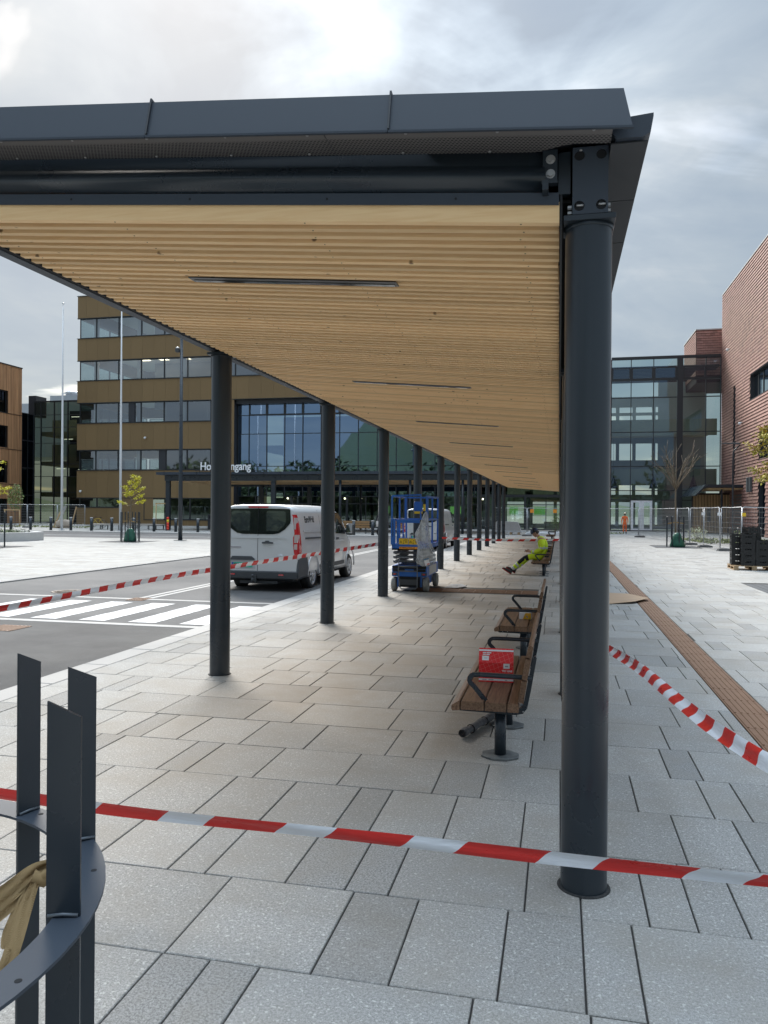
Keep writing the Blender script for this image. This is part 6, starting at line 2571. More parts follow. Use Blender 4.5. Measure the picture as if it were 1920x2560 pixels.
def hand(verts, edges, wrist, d, side, curl, rf=0.0085):
    """adds palm and five fingers to the skin graph; d = along the fingers, side = towards the thumb, curl = palm normal"""
    d, side, curl = Vector(d).normalized(), Vector(side).normalized(), Vector(curl).normalized()
    w0 = Vector(verts[wrist][:3])
    palm = len(verts)
    pc_ = w0 + d * 0.055
    verts.append((*pc_, 0.026))
    edges.append((wrist, palm))
    for k, (off_, ln_) in enumerate(((0.028, 0.066), (0.009, 0.074), (-0.010, 0.068), (-0.028, 0.054))):
        b0 = pc_ + d * 0.040 + side * off_
        b1 = b0 + d * ln_ * 0.45 + curl * 0.012
        b2 = b0 + d * ln_ * 0.75 + curl * 0.038
        i0 = len(verts)
        verts += [(*b0, rf + 0.001), (*b1, rf), (*b2, rf - 0.0015)]
        edges += [(palm, i0), (i0, i0 + 1), (i0 + 1, i0 + 2)]
    t0 = pc_ - d * 0.018 + side * 0.030
    t1 = t0 + side * 0.022 + d * 0.028 + curl * 0.012
    t2 = t1 + d * 0.026 + curl * 0.010
    i0 = len(verts)
    verts += [(*t0, rf + 0.003), (*t1, rf + 0.001), (*t2, rf - 0.001)]
    edges += [(palm, i0), (i0, i0 + 1), (i0 + 1, i0 + 2)]


def head(parent, c, face, up_, helmet=None, hair=HAIR, s=1.0, visor=True):
    """head with face, ears and hair; face = direction it looks"""
    f = Vector(face).normalized()
    u = Vector(up_)
    u = (u - f * u.dot(f)).normalized()
    r_ = u.cross(f).normalized()
    M_ = Matrix((r_, f, u)).transposed().to_4x4()
    M_.translation = Vector(c)
    M_ = M_ @ Matrix.Scale(s, 4)
    b = MB()
    rings = []
    for z, rx, ryf, ryb in ((-0.115, 0.028, 0.050, -0.02), (-0.105, 0.045, 0.082, 0.03), (-0.075, 0.060, 0.092, 0.06), (-0.035, 0.068, 0.092, 0.085), (0.0, 0.073, 0.090, 0.098), (0.035, 0.075, 0.092, 0.104), (0.07, 0.070, 0.082, 0.098), (0.10, 0.052, 0.058, 0.072), (0.117, 0.02, 0.022, 0.03)):
        ring = []
        for k in range(20):
            a = 2 * PI * k / 20
            y = math.sin(a)
            ring.append((rx * math.cos(a), y * (ryf if y > 0 else ryb), z))
        rings.append(ring)
    b.loft(rings, smooth=True, M=M_)
    b.loft([[(-0.010, 0.088, 0.015), (0.010, 0.088, 0.015), (0.006, 0.080, 0.017), (-0.006, 0.080, 0.017)], [(-0.014, 0.112, -0.022), (0.014, 0.112, -0.022), (0.016, 0.085, -0.028), (-0.016, 0.085, -0.028)]], M=M_, smooth=True)
    for sx in (-1, 1):
        b.sphere((sx * 0.076, -0.005, -0.005), (0.009, 0.018, 0.030), 8, 6, 0, M_)
        b.sphere((sx * 0.030, 0.084, 0.005), (0.013, 0.008, 0.007), 8, 4, 1, M_)
    b.box(-0.024, 0.024, 0.086, 0.092, -0.062, -0.056, 2, M_)
    hd = b.build('head', [SKIN, DARK, mat('lips', (0.30, 0.10, 0.08), 0.5)], parent)
    b = MB()
    rings = []
    for z, rr_, yo in ((-0.06, 0.070, -0.042), (0.0, 0.079, -0.030), (0.05, 0.082, -0.018), (0.09, 0.070, -0.010), (0.122, 0.030, -0.005)):
        rings.append([(rr_ * math.cos(2 * PI * k / 20), yo + rr_ * 0.98 * math.sin(2 * PI * k / 20) * (1.0 if math.sin(2 * PI * k / 20) < 0 else (0.75 if z < 0.02 else 1.12)), z) for k in range(20)])
    b.loft(rings, smooth=True, M=M_)
    b.build('hair', hair, hd)
    if helmet:
        b = MB()
        rings = []
        for z, rr_, ry_ in ((0.030, 0.106, 0.128), (0.055, 0.104, 0.126), (0.10, 0.090, 0.110), (0.135, 0.062, 0.078), (0.150, 0.02, 0.03)):
            rings.append([(rr_ * math.cos(2 * PI * k / 24), -0.008 + ry_ * math.sin(2 * PI * k / 24), z) for k in range(24)])
        b.loft(rings, smooth=True, M=M_)
        b.loft([[(-0.085, 0.09, 0.042), (0.085, 0.09, 0.042), (0.085, 0.09, 0.034), (-0.085, 0.09, 0.034)], [(-0.05, 0.165, 0.022), (0.05, 0.165, 0.022), (0.05, 0.165, 0.016), (-0.05, 0.165, 0.016)]], M=M_)
        hm = b.build('helmet', helmet, hd)
        b = MB()
        for sx in (-1, 1):
            b.sphere((sx * 0.108, -0.01, 0.06), (0.02, 0.035, 0.045), 10, 6, 0, M_)
            b.tube([M_ @ Vector((sx * 0.085, 0.0, 0.04)), M_ @ Vector((sx * 0.075, 0.02, -0.05)), M_ @ Vector((sx * 0.03, 0.05, -0.115))], 0.004, 5)
        b.tube([M_ @ Vector(p) for p in ((-0.108, -0.02, 0.10), (-0.06, -0.03, 0.155), (0.0, -0.03, 0.168), (0.06, -0.03, 0.155), (0.108, -0.02, 0.10))], 0.010, 6)
        b.build('ear_defenders', BLK, hm)
    return hd


# the seated man: legs stretched out towards -X, both hands on a phone
man = thing('person', 'man in yellow work clothes and navy helmet sitting slumped on a bench over a phone', 'person', (0, 0, 0))
ym = 22.62
V_ = [(-0.44, ym, 0.535, (0.175, 0.140)),      # 0 pelvis
      (-0.42, ym, 0.70, (0.170, 0.140)),       # 1 waist
      (-0.44, ym, 0.86, (0.195, 0.150)),       # 2 chest
      (-0.50, ym, 1.00, (0.175, 0.125)),       # 3 upper chest
      (-0.555, ym, 1.075, 0.060),              # 4 neck
      (-0.60, ym, 1.13, 0.052),                # 5 skull base
      ]
E_ = [(0, 1), (1, 2), (2, 3), (3, 4), (4, 5)]
arm_i = {}
for s_, nm in ((-1, 'n'), (1, 'f')):
    i0 = len(V_)
    V_ += [(-0.49, ym + s_ * 0.155, 0.985, 0.098), (-0.45, ym + s_ * 0.245, 0.85, 0.084), (-0.47, ym + s_ * 0.255, 0.72, 0.076), (-0.62, ym + s_ * 0.18, 0.665, 0.064), (-0.755, ym + s_ * 0.095, 0.655, 0.040), (-0.80, ym + s_ * 0.075, 0.655, 0.028)]
    E_ += [(3, i0), (i0, i0 + 1), (i0 + 1, i0 + 2), (i0 + 2, i0 + 3), (i0 + 3, i0 + 4), (i0 + 4, i0 + 5)]
    arm_i[s_] = i0
leg_i = {}
for s_, dx, dz, yo in ((-1, 0.0, 0.0, 0.0), (1, 0.10, 0.02, -0.04)):
    i0 = len(V_)
    V_ += [(-0.52, ym + s_ * 0.10, 0.515, 0.105), (-0.75, ym + s_ * 0.12, 0.520, 0.098), (-0.935 + dx, ym + s_ * 0.12 + yo, 0.475 + dz, 0.084),
           (-1.12 + dx, ym + s_ * 0.11 + yo, 0.315 + dz, 0.076), (-1.285 + dx, ym + s_ * 0.10 + yo, 0.165 + dz, 0.066), (-1.325 + dx, ym + s_ * 0.10 + yo, 0.125 + dz, 0.040)]
    E_ += [(0, i0), (i0, i0 + 1), (i0 + 1, i0 + 2), (i0 + 2, i0 + 3), (i0 + 3, i0 + 4), (i0 + 4, i0 + 5)]
    leg_i[s_] = i0
hand(V_, E_, arm_i[-1] + 5, (-0.85, 0.15, 0.1), (0, 0.1, 1), (0, 1, 0.2))
hand(V_, E_, arm_i[1] + 5, (-0.85, -0.15, 0.1), (0, -0.1, 1), (0, -1, 0.2))


def zone_m(c, e, t_):
    i, j = E_[e]
    if i >= len(V_) or i in (arm_i[-1] + 5, arm_i[1] + 5) or j > leg_i[1] + 5:
        return 1
    for s_ in (-1, 1):
        a = arm_i[s_]
        if i == a + 4:
            return 1 if t_ > 0.2 else 0
        if i == a + 3:
            return 2 if 0.35 < t_ < 0.8 else 0
        if i == a + 1:
            return 2 if 0.35 < t_ < 0.8 else 0
        l = leg_i[s_]
        if i == l + 1 and t_ > 0.55:
            return 3
        if i == l + 2:
            return 3 if t_ < 0.95 and c.z > V_[l + 2][2] * (1 - t_) + V_[l + 3][2] * t_ - 0.02 else 0
        if i == l + 3:
            return 2 if 0.1 < t_ < 0.45 or t_ > 0.8 else 0
        if i == l + 4:
            return 3
    if i == 1 and 0.25 < t_ < 0.55:
        return 2
    if i == 4 or (i == 3 and t_ > 0.85):
        return 1
    return 0


skin_figure('body', V_, E_, zone_m, [HIVY, SKIN, REFL, BLK], man)
head(man, (-0.665, ym, 1.195), (-0.75, 0.02, -0.62), (-0.5, 0, 0.8), NAVY)
for s_, dx, dz, yo in ((-1, 0.0, 0.0, 0.0), (1, 0.10, 0.02, -0.04)):
    b = MB()      # shoe: sole faces away, toe up and outward
    M_ = Matrix.Translation((-1.345 + dx, ym + s_ * 0.10 + yo, 0.085 + dz)) @ Matrix.Rotation(R(33), 4, 'Y')
    prof_s = [(0.055, 0.032), (0.02, 0.042), (-0.06, 0.045), (-0.14, 0.050), (-0.21, 0.046), (-0.25, 0.022)]
    lo = [[(x, w_, -0.075) for x, w_ in prof_s] + [(x, -w_, -0.075) for x, w_ in prof_s[::-1]]]
    lo.append([(x, w_ * 1.05, -0.045) for x, w_ in prof_s] + [(x, -w_ * 1.05, -0.045) for x, w_ in prof_s[::-1]])
    b.loft(lo, 1, M=M_)
    up_p = [(0.045, 0.030, 0.045), (0.0, 0.040, 0.050), (-0.06, 0.040, 0.022), (-0.14, 0.042, 0.0), (-0.20, 0.036, -0.012), (-0.235, 0.016, -0.03)]
    b.loft([[(x, w_, -0.0449) for x, w_ in prof_s] + [(x, -w_, -0.0449) for x, w_ in prof_s[::-1]],
            [(x, w_ * 0.95, (z - 0.045) * 0.5) for x, w_, z in up_p] + [(x, -w_ * 0.95, (z - 0.045) * 0.5) for x, w_, z in up_p[::-1]],
            [(x, w_ * 0.55, z) for x, w_, z in up_p] + [(x, -w_ * 0.55, z) for x, w_, z in up_p[::-1]]], 0, True, M=M_)
    b.build('shoe', [mat('dark shoe', (0.03, 0.032, 0.03), 0.7), mat('red sole', (0.30, 0.02, 0.025), 0.7)], man)
b = MB()
M_ = Matrix.Translation((-0.90, ym, 0.69)) @ Matrix.Rotation(R(-25), 4, 'Y')
b.cbox(-0.075, 0.075, -0.036, 0.036, -0.005, 0.005, 0.002, 0, M_)
ph_ = b.build('mobile_phone', BLK)
ph_['label'] = 'dark mobile phone held in the seated man\'s hands'
ph_['category'] = 'phone'


def standing(label, loc, rz, top, legs, cap, hair, vest_bands, stride=0.10, skinarms=False, helmet=None):
    p = thing('person', label, 'person', loc, rz)
    V2 = [(0, 0, 0.93, (0.145, 0.105)), (0, 0, 1.10, (0.135, 0.10)), (0, 0.0, 1.28, (0.165, 0.115)), (0, 0, 1.42, (0.13, 0.09)), (0, 0, 1.50, 0.055), (0, 0.01, 1.56, 0.05)]
    E2 = [(0, 1), (1, 2), (2, 3), (3, 4), (4, 5)]
    ai, li = {}, {}
    for s_ in (-1, 1):
        i0 = len(V2)
        V2 += [(s_ * 0.165, 0, 1.41, 0.068), (s_ * 0.225, -0.01, 1.26, 0.055), (s_ * 0.245, -0.02, 1.12, 0.048), (s_ * 0.245, 0.03, 0.98, 0.040), (s_ * 0.24, 0.06, 0.88, 0.028)]
        E2 += [(3, i0)] + [(i0 + k, i0 + k + 1) for k in range(4)]
        ai[s_] = i0
    for s_ in (-1, 1):
        i0 = len(V2)
        st_ = stride * s_
        V2 += [(s_ * 0.09, 0, 0.86, 0.088), (s_ * 0.10, st_ * 0.5, 0.50, 0.066), (s_ * 0.10, st_ * 0.8, 0.30, 0.058), (s_ * 0.10, st_, 0.10, 0.046), (s_ * 0.105, st_ + 0.04, 0.045, 0.045), (s_ * 0.11, st_ + 0.15, 0.035, 0.036)]
        E2 += [(0, i0)] + [(i0 + k, i0 + k + 1) for k in range(5)]
        li[s_] = i0
    for s_ in (-1, 1):
        hand(V2, E2, ai[s_] + 4, (0, 0.25, -1), (-s_ * 0.1, 1, 0.2), (-s_, 0, 0))

    def zn(c, e, t_):
        i, j = E2[e]
        if j > li[1] + 5 or i in (ai[-1] + 4, ai[1] + 4):
            return 1
        for s_ in (-1, 1):
            if i == ai[s_] + 3:
                return 1 if t_ > 0.6 else 0
            l = li[s_]
            if l <= i <= l + 5:
                return 4 if i >= l + 3 or (i == l + 2 and t_ > 0.5) else 2
        if i == 4:
            return 1
        if i == 0 and t_ < 0.35:
            return 2
        if vest_bands and ((i == 1 and 0.3 < t_ < 0.6)):
            return 3
        return 0
    skin_figure('body', V2, E2, zn, [top, SKIN, legs, REFL, BLK], p, sub=1)
    head(p, (0, 0.015, 1.655), (0, 1, 0), (0, 0, 1), helmet, hair)
    if cap:
        b = MB()
        b.loft([[(0.086 * math.cos(2 * PI * k / 20), -0.004 + 0.104 * math.sin(2 * PI * k / 20), z) for k in range(20)] if z < 1.77 else [(0.03 * math.cos(2 * PI * k / 20), 0.03 * math.sin(2 * PI * k / 20), z) for k in range(20)] for z in (1.69, 1.73, 1.785)], smooth=True)
        b.loft([[(-0.07, 0.09, 1.70), (0.07, 0.09, 1.70), (0.07, 0.09, 1.694), (-0.07, 0.09, 1.694)], [(-0.045, 0.17, 1.69), (0.045, 0.17, 1.69), (0.045, 0.17, 1.685), (-0.045, 0.17, 1.685)]])
        b.build('cap', cap, p)
    return p


standing('worker in orange high visibility clothes and pale helmet walking away near the white doors', (5.34, 67.4, 0), R(-6), HIVO, HIVO, None, HAIR, True, 0.10, False, mat('pale helmet', (0.75, 0.70, 0.50), 0.4))
standing('woman in dark clothes and cap walking with a pale tote bag near the entrance', (-12.9, 55.4, 0), R(-115), BLK, BLK, BLK, HAIR, False, 0.24)
tb_ = thing('tote_bag', 'pale cotton tote bag hanging from the shoulder of the woman in black', 'bag', (-12.86, 55.08, 0.62))
b = MB()
b.loft([[(-0.19, -0.03, 0), (0.17, -0.03, 0), (0.17, 0.03, 0), (-0.19, 0.03, 0)], [(-0.17, -0.05, 0.2), (0.18, -0.05, 0.2), (0.18, 0.05, 0.2), (-0.17, 0.05, 0.2)], [(-0.18, -0.015, 0.42), (0.17, -0.015, 0.42), (0.17, 0.015, 0.42), (-0.18, 0.015, 0.42)]])
COT = mat('tote cotton', (0.62, 0.58, 0.54), 0.9)
b.build('bag_body', COT, tb_)
b = MB()
b.tube([(-0.09, 0, 0.42), (-0.05, 0.03, 0.62), (0.02, 0.10, 0.80), (0.06, 0.08, 0.62), (0.09, 0, 0.42)], 0.012, flat=(0.004, 0.014))
b.build('bag_handle', COT, tb_)
# ---------------------------------------------------------------- poles, bollards, fences
POLEW = mat('pole white', (0.72, 0.74, 0.76), 0.4)
for lab, x, y in (('white flagpole standing furthest left, clear against the sky', -40.1, 56.6), ('white flagpole in front of the bronze building by the young yellow tree', -34.6, 56.4)):
    fp = thing('flagpole', lab, 'flagpole', (x, y, 0), group='white flagpoles')
    b = MB()
    b.tube([(0, 0, 0), (0, 0, 6), (0, 0, 12), (0, 0, 18.6)], [0.10, 0.092, 0.07, 0.04], 16)
    b.build('pole', POLEW, fp)
    b = MB()
    b.sphere((0, 0, 18.72), (0.10, 0.10, 0.08), 12, 8)
    b.build('finial', POLEW, fp)
    b = MB()
    b.lathe([(0.24, 0), (0.24, 0.03), (0.12, 0.05)], 20)
    b.build('base_plate', GALV, fp)
    b = MB()
    b.tube([(0.11, -0.03, 2.3), (0.12, -0.04, 1.6), (0.16, -0.06, 1.9), (0.11, -0.03, 2.2), (0.06, -0.02, 9), (0.05, -0.01, 18.3)], 0.012, 5)
    b.build('halyard', mat('rope', (0.6, 0.6, 0.58), 0.8), fp)
lp = thing('lamp_post', 'tall dark lamp mast with small white camera, standing on the plaza', 'lamp post', (-21.2, 40.8, 0))
b = MB()
b.tube([(0, 0, 0), (0, 0, 3), (0, 0, 12.5)], [0.125, 0.115, 0.075], 16)
b.build('mast', STEEL, lp)
b = MB()
b.cbox(-0.28, 0.28, -0.28, 0.28, 0, 0.03, 0.01)
b.build('base_plate', STEEL, lp)
b = MB()
b.cbox(-0.34, -0.12, -0.16, 0.10, 10.80, 11.02, 0.03)
b.build('camera_housing', VD, lp)
b = MB()
b.sphere((-0.23, -0.03, 11.05), (0.10, 0.12, 0.06), 12, 6)
b.build('camera_dome', WHITE, lp)
b = MB()
b.cbox(-0.6, 0.6, -0.18, 0.18, 12.5, 12.6, 0.03)
b.build('lamp_head', VD, lp)
lr_ = thing('lamp_post', 'slender dark street lamp with flat head by the red tiled wall', 'lamp post', (12.3, 60.5, 0))
b = MB()
b.tube([(0, 0, 0), (0, 0, 5.6), (0.02, 0, 6.3), (0.45, 0, 6.75)], [0.075, 0.065, 0.06, 0.04], 12)
b.build('mast', STEEL, lr_)
b = MB()
b.loft([[(-0.75, -0.12, 6.86), (0.45, -0.16, 6.80), (0.45, 0.16, 6.80), (-0.75, 0.12, 6.86)], [(-0.80, -0.14, 6.88), (0.50, -0.2, 6.86), (0.50, 0.2, 6.86), (-0.80, 0.14, 6.88)], [(-0.75, -0.1, 6.91), (0.45, -0.14, 6.91), (0.45, 0.14, 6.91), (-0.75, 0.1, 6.91)]])
b.build('lamp_head', VD, lr_)

b = MB()
bt_ = thing('bollard', 'dark round bollard with pale cap, first of the row beside the left edge', 'bollard', (-44.45, 56.0, 0), group='dark bollards along the far road')
b.cyl((0, 0, 0), (0, 0, 1.0), 0.115, n=18)
b.build('bollard_post', STEEL, bt_)
b = MB()
b.lathe([(0.122, 1.0), (0.122, 1.045), (0.08, 1.07), (0.001, 1.072)], 18)
b.build('cap', CONC, bt_)
bl = ['second bollard in from the left edge, above the planter leaves', 'third bollard in from the left, just left of the first flagpole', 'bollard just right of the leftmost flagpole, before the leaning timber frame',
      'bollard standing between the leaning frame and the yellow bicycle', 'bollard in front of the left end of the round bench', 'bollard seen through the caged young yellow tree',
      'bollard before the right part of the round bench', 'bollard right beside the red and yellow marker post', 'bollard directly in front of the dark litter bin']
for k, lab in enumerate(bl):
    dup(bt_, (-44.45 + 1.87 * (k + 1), 56.0 + rnd.uniform(-0.05, 0.05), 0), 0, lab)
dup(bt_, (-14.7, 55.0, 0), 0, 'bollard beyond the van mirror, before the wooden entrance bench')
dup(bt_, (-13.25, 54.9, 0), 0, 'bollard just beside the woman with the tote bag')

mk = thing('marker_post', 'red and yellow plastic marker post beside the entrance canopy column', 'marker post', (-31.9, 59.2, 0))
b = MB()
for k in range(5):
    b.cyl((0, 0, 0.03 + 0.22 * k), (0, 0, 0.03 + 0.22 * (k + 1)), 0.10, n=14, mi=[0, 0, 0, 1, 0][k])
b.build('post_tube', [mat('marker red', (0.75, 0.05, 0.02), 0.5), mat('marker yellow', (0.85, 0.60, 0.02), 0.5)], mk)
b = MB()
b.lathe([(0.2, 0), (0.2, 0.03), (0.1, 0.05)], 14)
b.build('marker_base', BLACK, mk)
lb_ = thing('litter_bin', 'dark rectangular litter bin beside the rear entrance canopy column', 'litter bin', (-29.4, 62.5, 0))
b = MB()
b.cbox(-0.38, 0.38, -0.25, 0.25, 0.05, 1.35, 0.02)
b.build('bin_body', CLAD, lb_)
b = MB()
b.box(-0.25, 0.25, -0.256, -0.251, 1.0, 1.2)
b.build('opening', DARK, lb_)

# round timber bench
rb = thing('round_bench', 'wide ring shaped slatted bench on thin steel legs in front of the building', 'bench', (-36.6, 60.9, 0))
n_ = 40
for k in range(n_):
    a0, a1 = 2 * PI * k / n_ + 0.006, 2 * PI * (k + 1) / n_ - 0.006
    b = MB()
    vs = []
    for z in (0.40, 0.46):
        for r_, a in ((2.5, a0), (3.4, a0), (3.4, a1), (2.5, a1)):
            vs.append((r_ * math.cos(a), r_ * 0.62 * math.sin(a), z))
    b.add(vs, [(0, 3, 2, 1), (4, 5, 6, 7), (0, 1, 5, 4), (1, 2, 6, 5), (2, 3, 7, 6), (3, 0, 4, 7)])
    b.build('seat_board', mat('pale seat board', (0.40, 0.36, 0.32), 0.8, rand=0.1), rb)
for k in range(12):
    a = 2 * PI * k / 12 + 0.1
    b = MB()
    for r_ in (2.6, 3.3):
        b.cyl((r_ * math.cos(a), r_ * 0.62 * math.sin(a), 0), (r_ * math.cos(a), r_ * 0.62 * math.sin(a), 0.4), 0.03, n=6)
    b.cyl((2.6 * math.cos(a), 2.6 * 0.62 * math.sin(a), 0.38), (3.3 * math.cos(a), 3.3 * 0.62 * math.sin(a), 0.38), 0.02, n=6)
    b.build('leg_frame', STEEL, rb)


def bicycle(label, loc, rz, frame, grp='bicycles by the bronze wall'):
    t = thing('bicycle', label, 'bicycle', loc, rz, grp)
    for x in (-0.52, 0.52):
        b = MB()
        n2 = 24
        pth = [(x + 0.33 * math.cos(2 * PI * k / n2), 0, 0.345 + 0.33 * math.sin(2 * PI * k / n2)) for k in range(n2 + 1)]
        b.tube(pth, 0.018, 6, caps=False)
        w_ = b.build('wheel', BLACK, t)
        b = MB()
        for k in range(10):
            a = PI * k / 10
            b.cyl((x - 0.31 * math.cos(a), 0, 0.345 - 0.31 * math.sin(a)), (x + 0.31 * math.cos(a), 0, 0.345 + 0.31 * math.sin(a)), 0.002, n=3)
        b.cyl((x, -0.04, 0.345), (x, 0.04, 0.345), 0.025, n=8)
        b.build('spokes', GALV, w_, kind='stuff')
    b = MB()
    bb, st_, hd_ = (0.02, 0, 0.30), (0.20, 0, 0.82), (-0.36, 0, 0.80)
    for p, q_ in ((bb, st_), (st_, hd_), (bb, (-0.38, 0, 0.70)), (bb, (0.52, 0, 0.345)), ((0.19, 0, 0.76), (0.52, 0, 0.345)), (hd_, (-0.40, 0, 0.62)), ((-0.40, 0, 0.62), (-0.52, 0, 0.345))):
        b.cyl(p, q_, 0.018, n=6)
    b.build('frame', frame, t)
    b = MB()
    b.tube([(-0.34, 0, 0.84), (-0.36, 0, 0.95), (-0.42, 0.18, 0.98), (-0.34, 0.28, 0.99)], 0.014, 6)
    b.tube([(-0.36, 0, 0.95), (-0.42, -0.18, 0.98), (-0.34, -0.28, 0.99)], 0.014, 6)
    b.build('handlebar', BLK, t)
    b = MB()
    b.cyl((0.20, 0, 0.82), (0.22, 0, 0.93), 0.014, n=6)
    b.sphere((0.24, 0, 0.95), (0.13, 0.06, 0.03), 10, 6)
    b.build('saddle', BLK, t)
    b = MB()
    b.cyl((0.02, -0.06, 0.30), (0.02, 0.06, 0.30), 0.06, n=10)
    b.cyl((0.02, 0.06, 0.30), (0.14, 0.07, 0.22), 0.01, n=5)
    b.build('crank', GALV, t)
    b = MB()
    b.box(0.30, 0.62, -0.07, 0.07, 0.70, 0.715)
    b.cyl((0.60, 0, 0.70), (0.53, 0, 0.36), 0.007, n=4)
    b.build('rack', GALV, t)
    return t


bicycle('yellow framed bicycle leaning by the bronze wall left of the flagpole', (-43.0, 66.3, 0), R(4), mat('bicycle yellow', (0.62, 0.42, 0.04), 0.4))
bicycle('dark bicycle with pale saddle parked right of the yellow bicycle', (-38.9, 65.6, 0), R(-6), mat('bicycle grey', (0.25, 0.27, 0.3), 0.4))

WIRE = mat('fence wire', (0.30, 0.31, 0.32), 0.5, 0.6)


def fence_panel(label, p0, p1, h=2.1, z0=0.12, lean=0.0, curved=True, grp='mesh site fence panels', tube=0.021, mesh_=True, dz=(0, 0)):
    p0, p1 = Vector((*p0, 0)), Vector((*p1, 0))
    d = p1 - p0
    Lf = d.length
    t = thing('site_fence_panel', label, 'fence', tuple(p0), math.atan2(d.y, d.x), grp)
    M_ = Matrix.Rotation(lean, 4, 'X')
    for x in (0.03, Lf - 0.03):
        b = MB()
        b.cyl((x, 0, z0 + dz[0]), (x, 0, h - 0.04), tube, n=8)
        for i in range(len(b.v) - 16, len(b.v)):
            b.v[i] = tuple(M_ @ Vector(b.v[i]))
        b.build('upright', GALV, t)
    b = MB()
    for z in (z0 + 0.05, h - 0.03):
        b.tube([M_ @ Vector(p) for p in ((0.03, 0, z - (0.05 if z > 1 and curved else 0)), (0.12, 0, z), (Lf / 2, 0, z - 0.015), (Lf - 0.12, 0, z), (Lf - 0.03, 0, z - (0.05 if z > 1 and curved else 0)))], tube * 0.85, 8)
    b.build('frame_rail', GALV, t)
    if mesh_:
        b = MB()
        b2 = 0.0028
        nx = int(Lf / 0.11)
        for k in range(1, nx):
            x = Lf * k / nx
            b.box(x - b2 * 0.7, x + b2 * 0.7, -b2, b2, z0 + 0.06, h - 0.04, 0, M_)
        for k in range(1, 8):
            z = z0 + (h - z0) * k / 8
            b.box(0.04, Lf - 0.04, -b2 * 1.7, b2 * 1.7, z - b2 * 1.7, z + b2 * 1.7, 0, M_)
        b.build('wire_mesh', WIRE, t, kind='stuff')
    return t


def fence_foot(label, x, y, rz=0.0, grp='concrete fence feet'):
    t = thing('fence_ballast', label, 'fence foot', (x, y, 0), rz, grp)
    b = MB()
    b.loft([[(-0.36, -0.12, 0), (0.36, -0.12, 0), (0.36, 0.12, 0), (-0.36, 0.12, 0)], [(-0.34, -0.11, 0.10), (0.34, -0.11, 0.10), (0.34, 0.11, 0.10), (-0.34, 0.11, 0.10)], [(-0.28, -0.08, 0.13), (0.28, -0.08, 0.13), (0.28, 0.08, 0.13), (-0.28, 0.08, 0.13)]])
    b.build('ballast_block', mat('dark concrete foot', (0.10, 0.10, 0.10), 0.9, 0, 0.5, 8, (0.18, 0.175, 0.17)), t)


FR = [(3.2, 60.0), (5.65, 59.0), (7.0, 50.0), (7.15, 46.2), (7.40, 43.3), (7.50, 39.6), (7.85, 36.9), (9.3, 37.3), (11.2, 37.9)]
fl_ = ['fence panel between the orange worker and the bare young tree', 'long fence panel running from the bare tree back towards the doors', 'fence panel just right of the bare tree, third before the crates', 'fence panel leaning beside the white flowering shrub', 'fence panel with a sagging top rail behind the timber porch slats', 'fence panel nearest the left side of the black crates', 'fence panel with rounded top corners directly behind the crates', 'fence panel at the right edge of the view']
for k in range(len(FR) - 1):
    fence_panel(fl_[k], FR[k], FR[k + 1], 2.1, 0.14, 0.02 * (-1) ** k)
ff = ['dark fence foot alone left of the bare tree', None, 'fence foot half hidden behind the green watering bag', 'fence foot right of the white flowering shrub', 'fence foot nearest the crates, below the last post']
for k, (x, y) in enumerate(((5.6, 58.8), None, (7.1, 46.2), (7.4, 43.2), (7.5, 39.5)) if False else ((5.6, 58.8), (7.05, 50.0), (7.1, 46.2), (7.35, 43.2), (7.6, 39.5))):
    fence_foot(ff[k] or 'fence foot furthest back behind the bare tree', x + 0.1, y, R(15))
for k, (x, y, lab) in enumerate(((7.33, 43.1, 'small white site notice tied to the middle fence post'), (7.42, 39.4, 'pair of white site tags on the fence post before the porch'))):
    tgl = MB()
    tgl.cbox(x - 0.09, x + 0.09, y - 0.05, y - 0.035, 1.68, 1.82, 0.003)
    o = tgl.build('fence_tag', WHITE)
    o['label'] = lab
    o['category'] = 'sign'
tgl = MB()
tgl.cbox(7.87, 8.03, 36.82, 36.835, 1.66, 1.82, 0.003)
o = tgl.build('fence_tag', YEL, label='small yellow tag on the fence corner above the crates', category='sign')
# left fence line and timber trestle
LF = [(-50.6, 62.2), (-47.5, 62.0), (-44.45, 62.1), (-41.55, 62.0)]
fence_panel('fence panel in front of the timber building at the far left', LF[0], LF[1], 2.15, 0.3)
fence_panel('middle fence panel before the dark glass wing', LF[1], LF[2], 2.15, 0.3)
fence_panel('fence panel behind the leaning timber frame and first flagpole', LF[2], LF[3], 2.15, 0.3)
fence_foot('fence foot between the two left fence panels', -47.5, 61.9)
fence_foot('fence foot beside the leftmost flagpole base', -44.4, 61.9)
# middle fence, below the canopy end
MF = [(-4.9, 58.3), (-2.3, 58.0), (0.4, 58.2)]
fence_panel('fence panel left of the far bench, beneath the canopy end', MF[0], MF[1], 2.1, 0.3)
fence_panel('fence panel carrying an orange sign behind the far bench', MF[1], MF[2], 2.1, 0.3)
fence_foot('fence foot seen above the seated man', -2.3, 57.9)
for x, lab in ((-1.95, 'small orange warning sign at the left of the fence beneath the canopy'), (-0.3, 'square orange warning sign at the right of the fence beneath the canopy')):
    tgl = MB()
    tgl.cbox(x - 0.13, x + 0.13, 57.9, 57.92, 1.72, 1.98, 0.003)
    tgl.build('warning_sign', ORG, label=lab, category='sign')
ts_ = thing('leaning_trestle', 'rough timber and steel frame leaning by the left fence', 'frame', (-43.6, 61.4, 0))
for k, (p, q_) in enumerate((((-0.75, 0, 0.05), (-0.05, 0.4, 1.95)), ((1.05, 0, 0.05), (1.3, 0.4, 1.95)), ((-0.75, 0, 0.08), (1.1, 0, 0.08)))):
    b = MB()
    b.tube([p, q_], 0.05, flat=(0.035, 0.05))
    b.build('timber_bar', TIMBER, ts_)
b = MB()
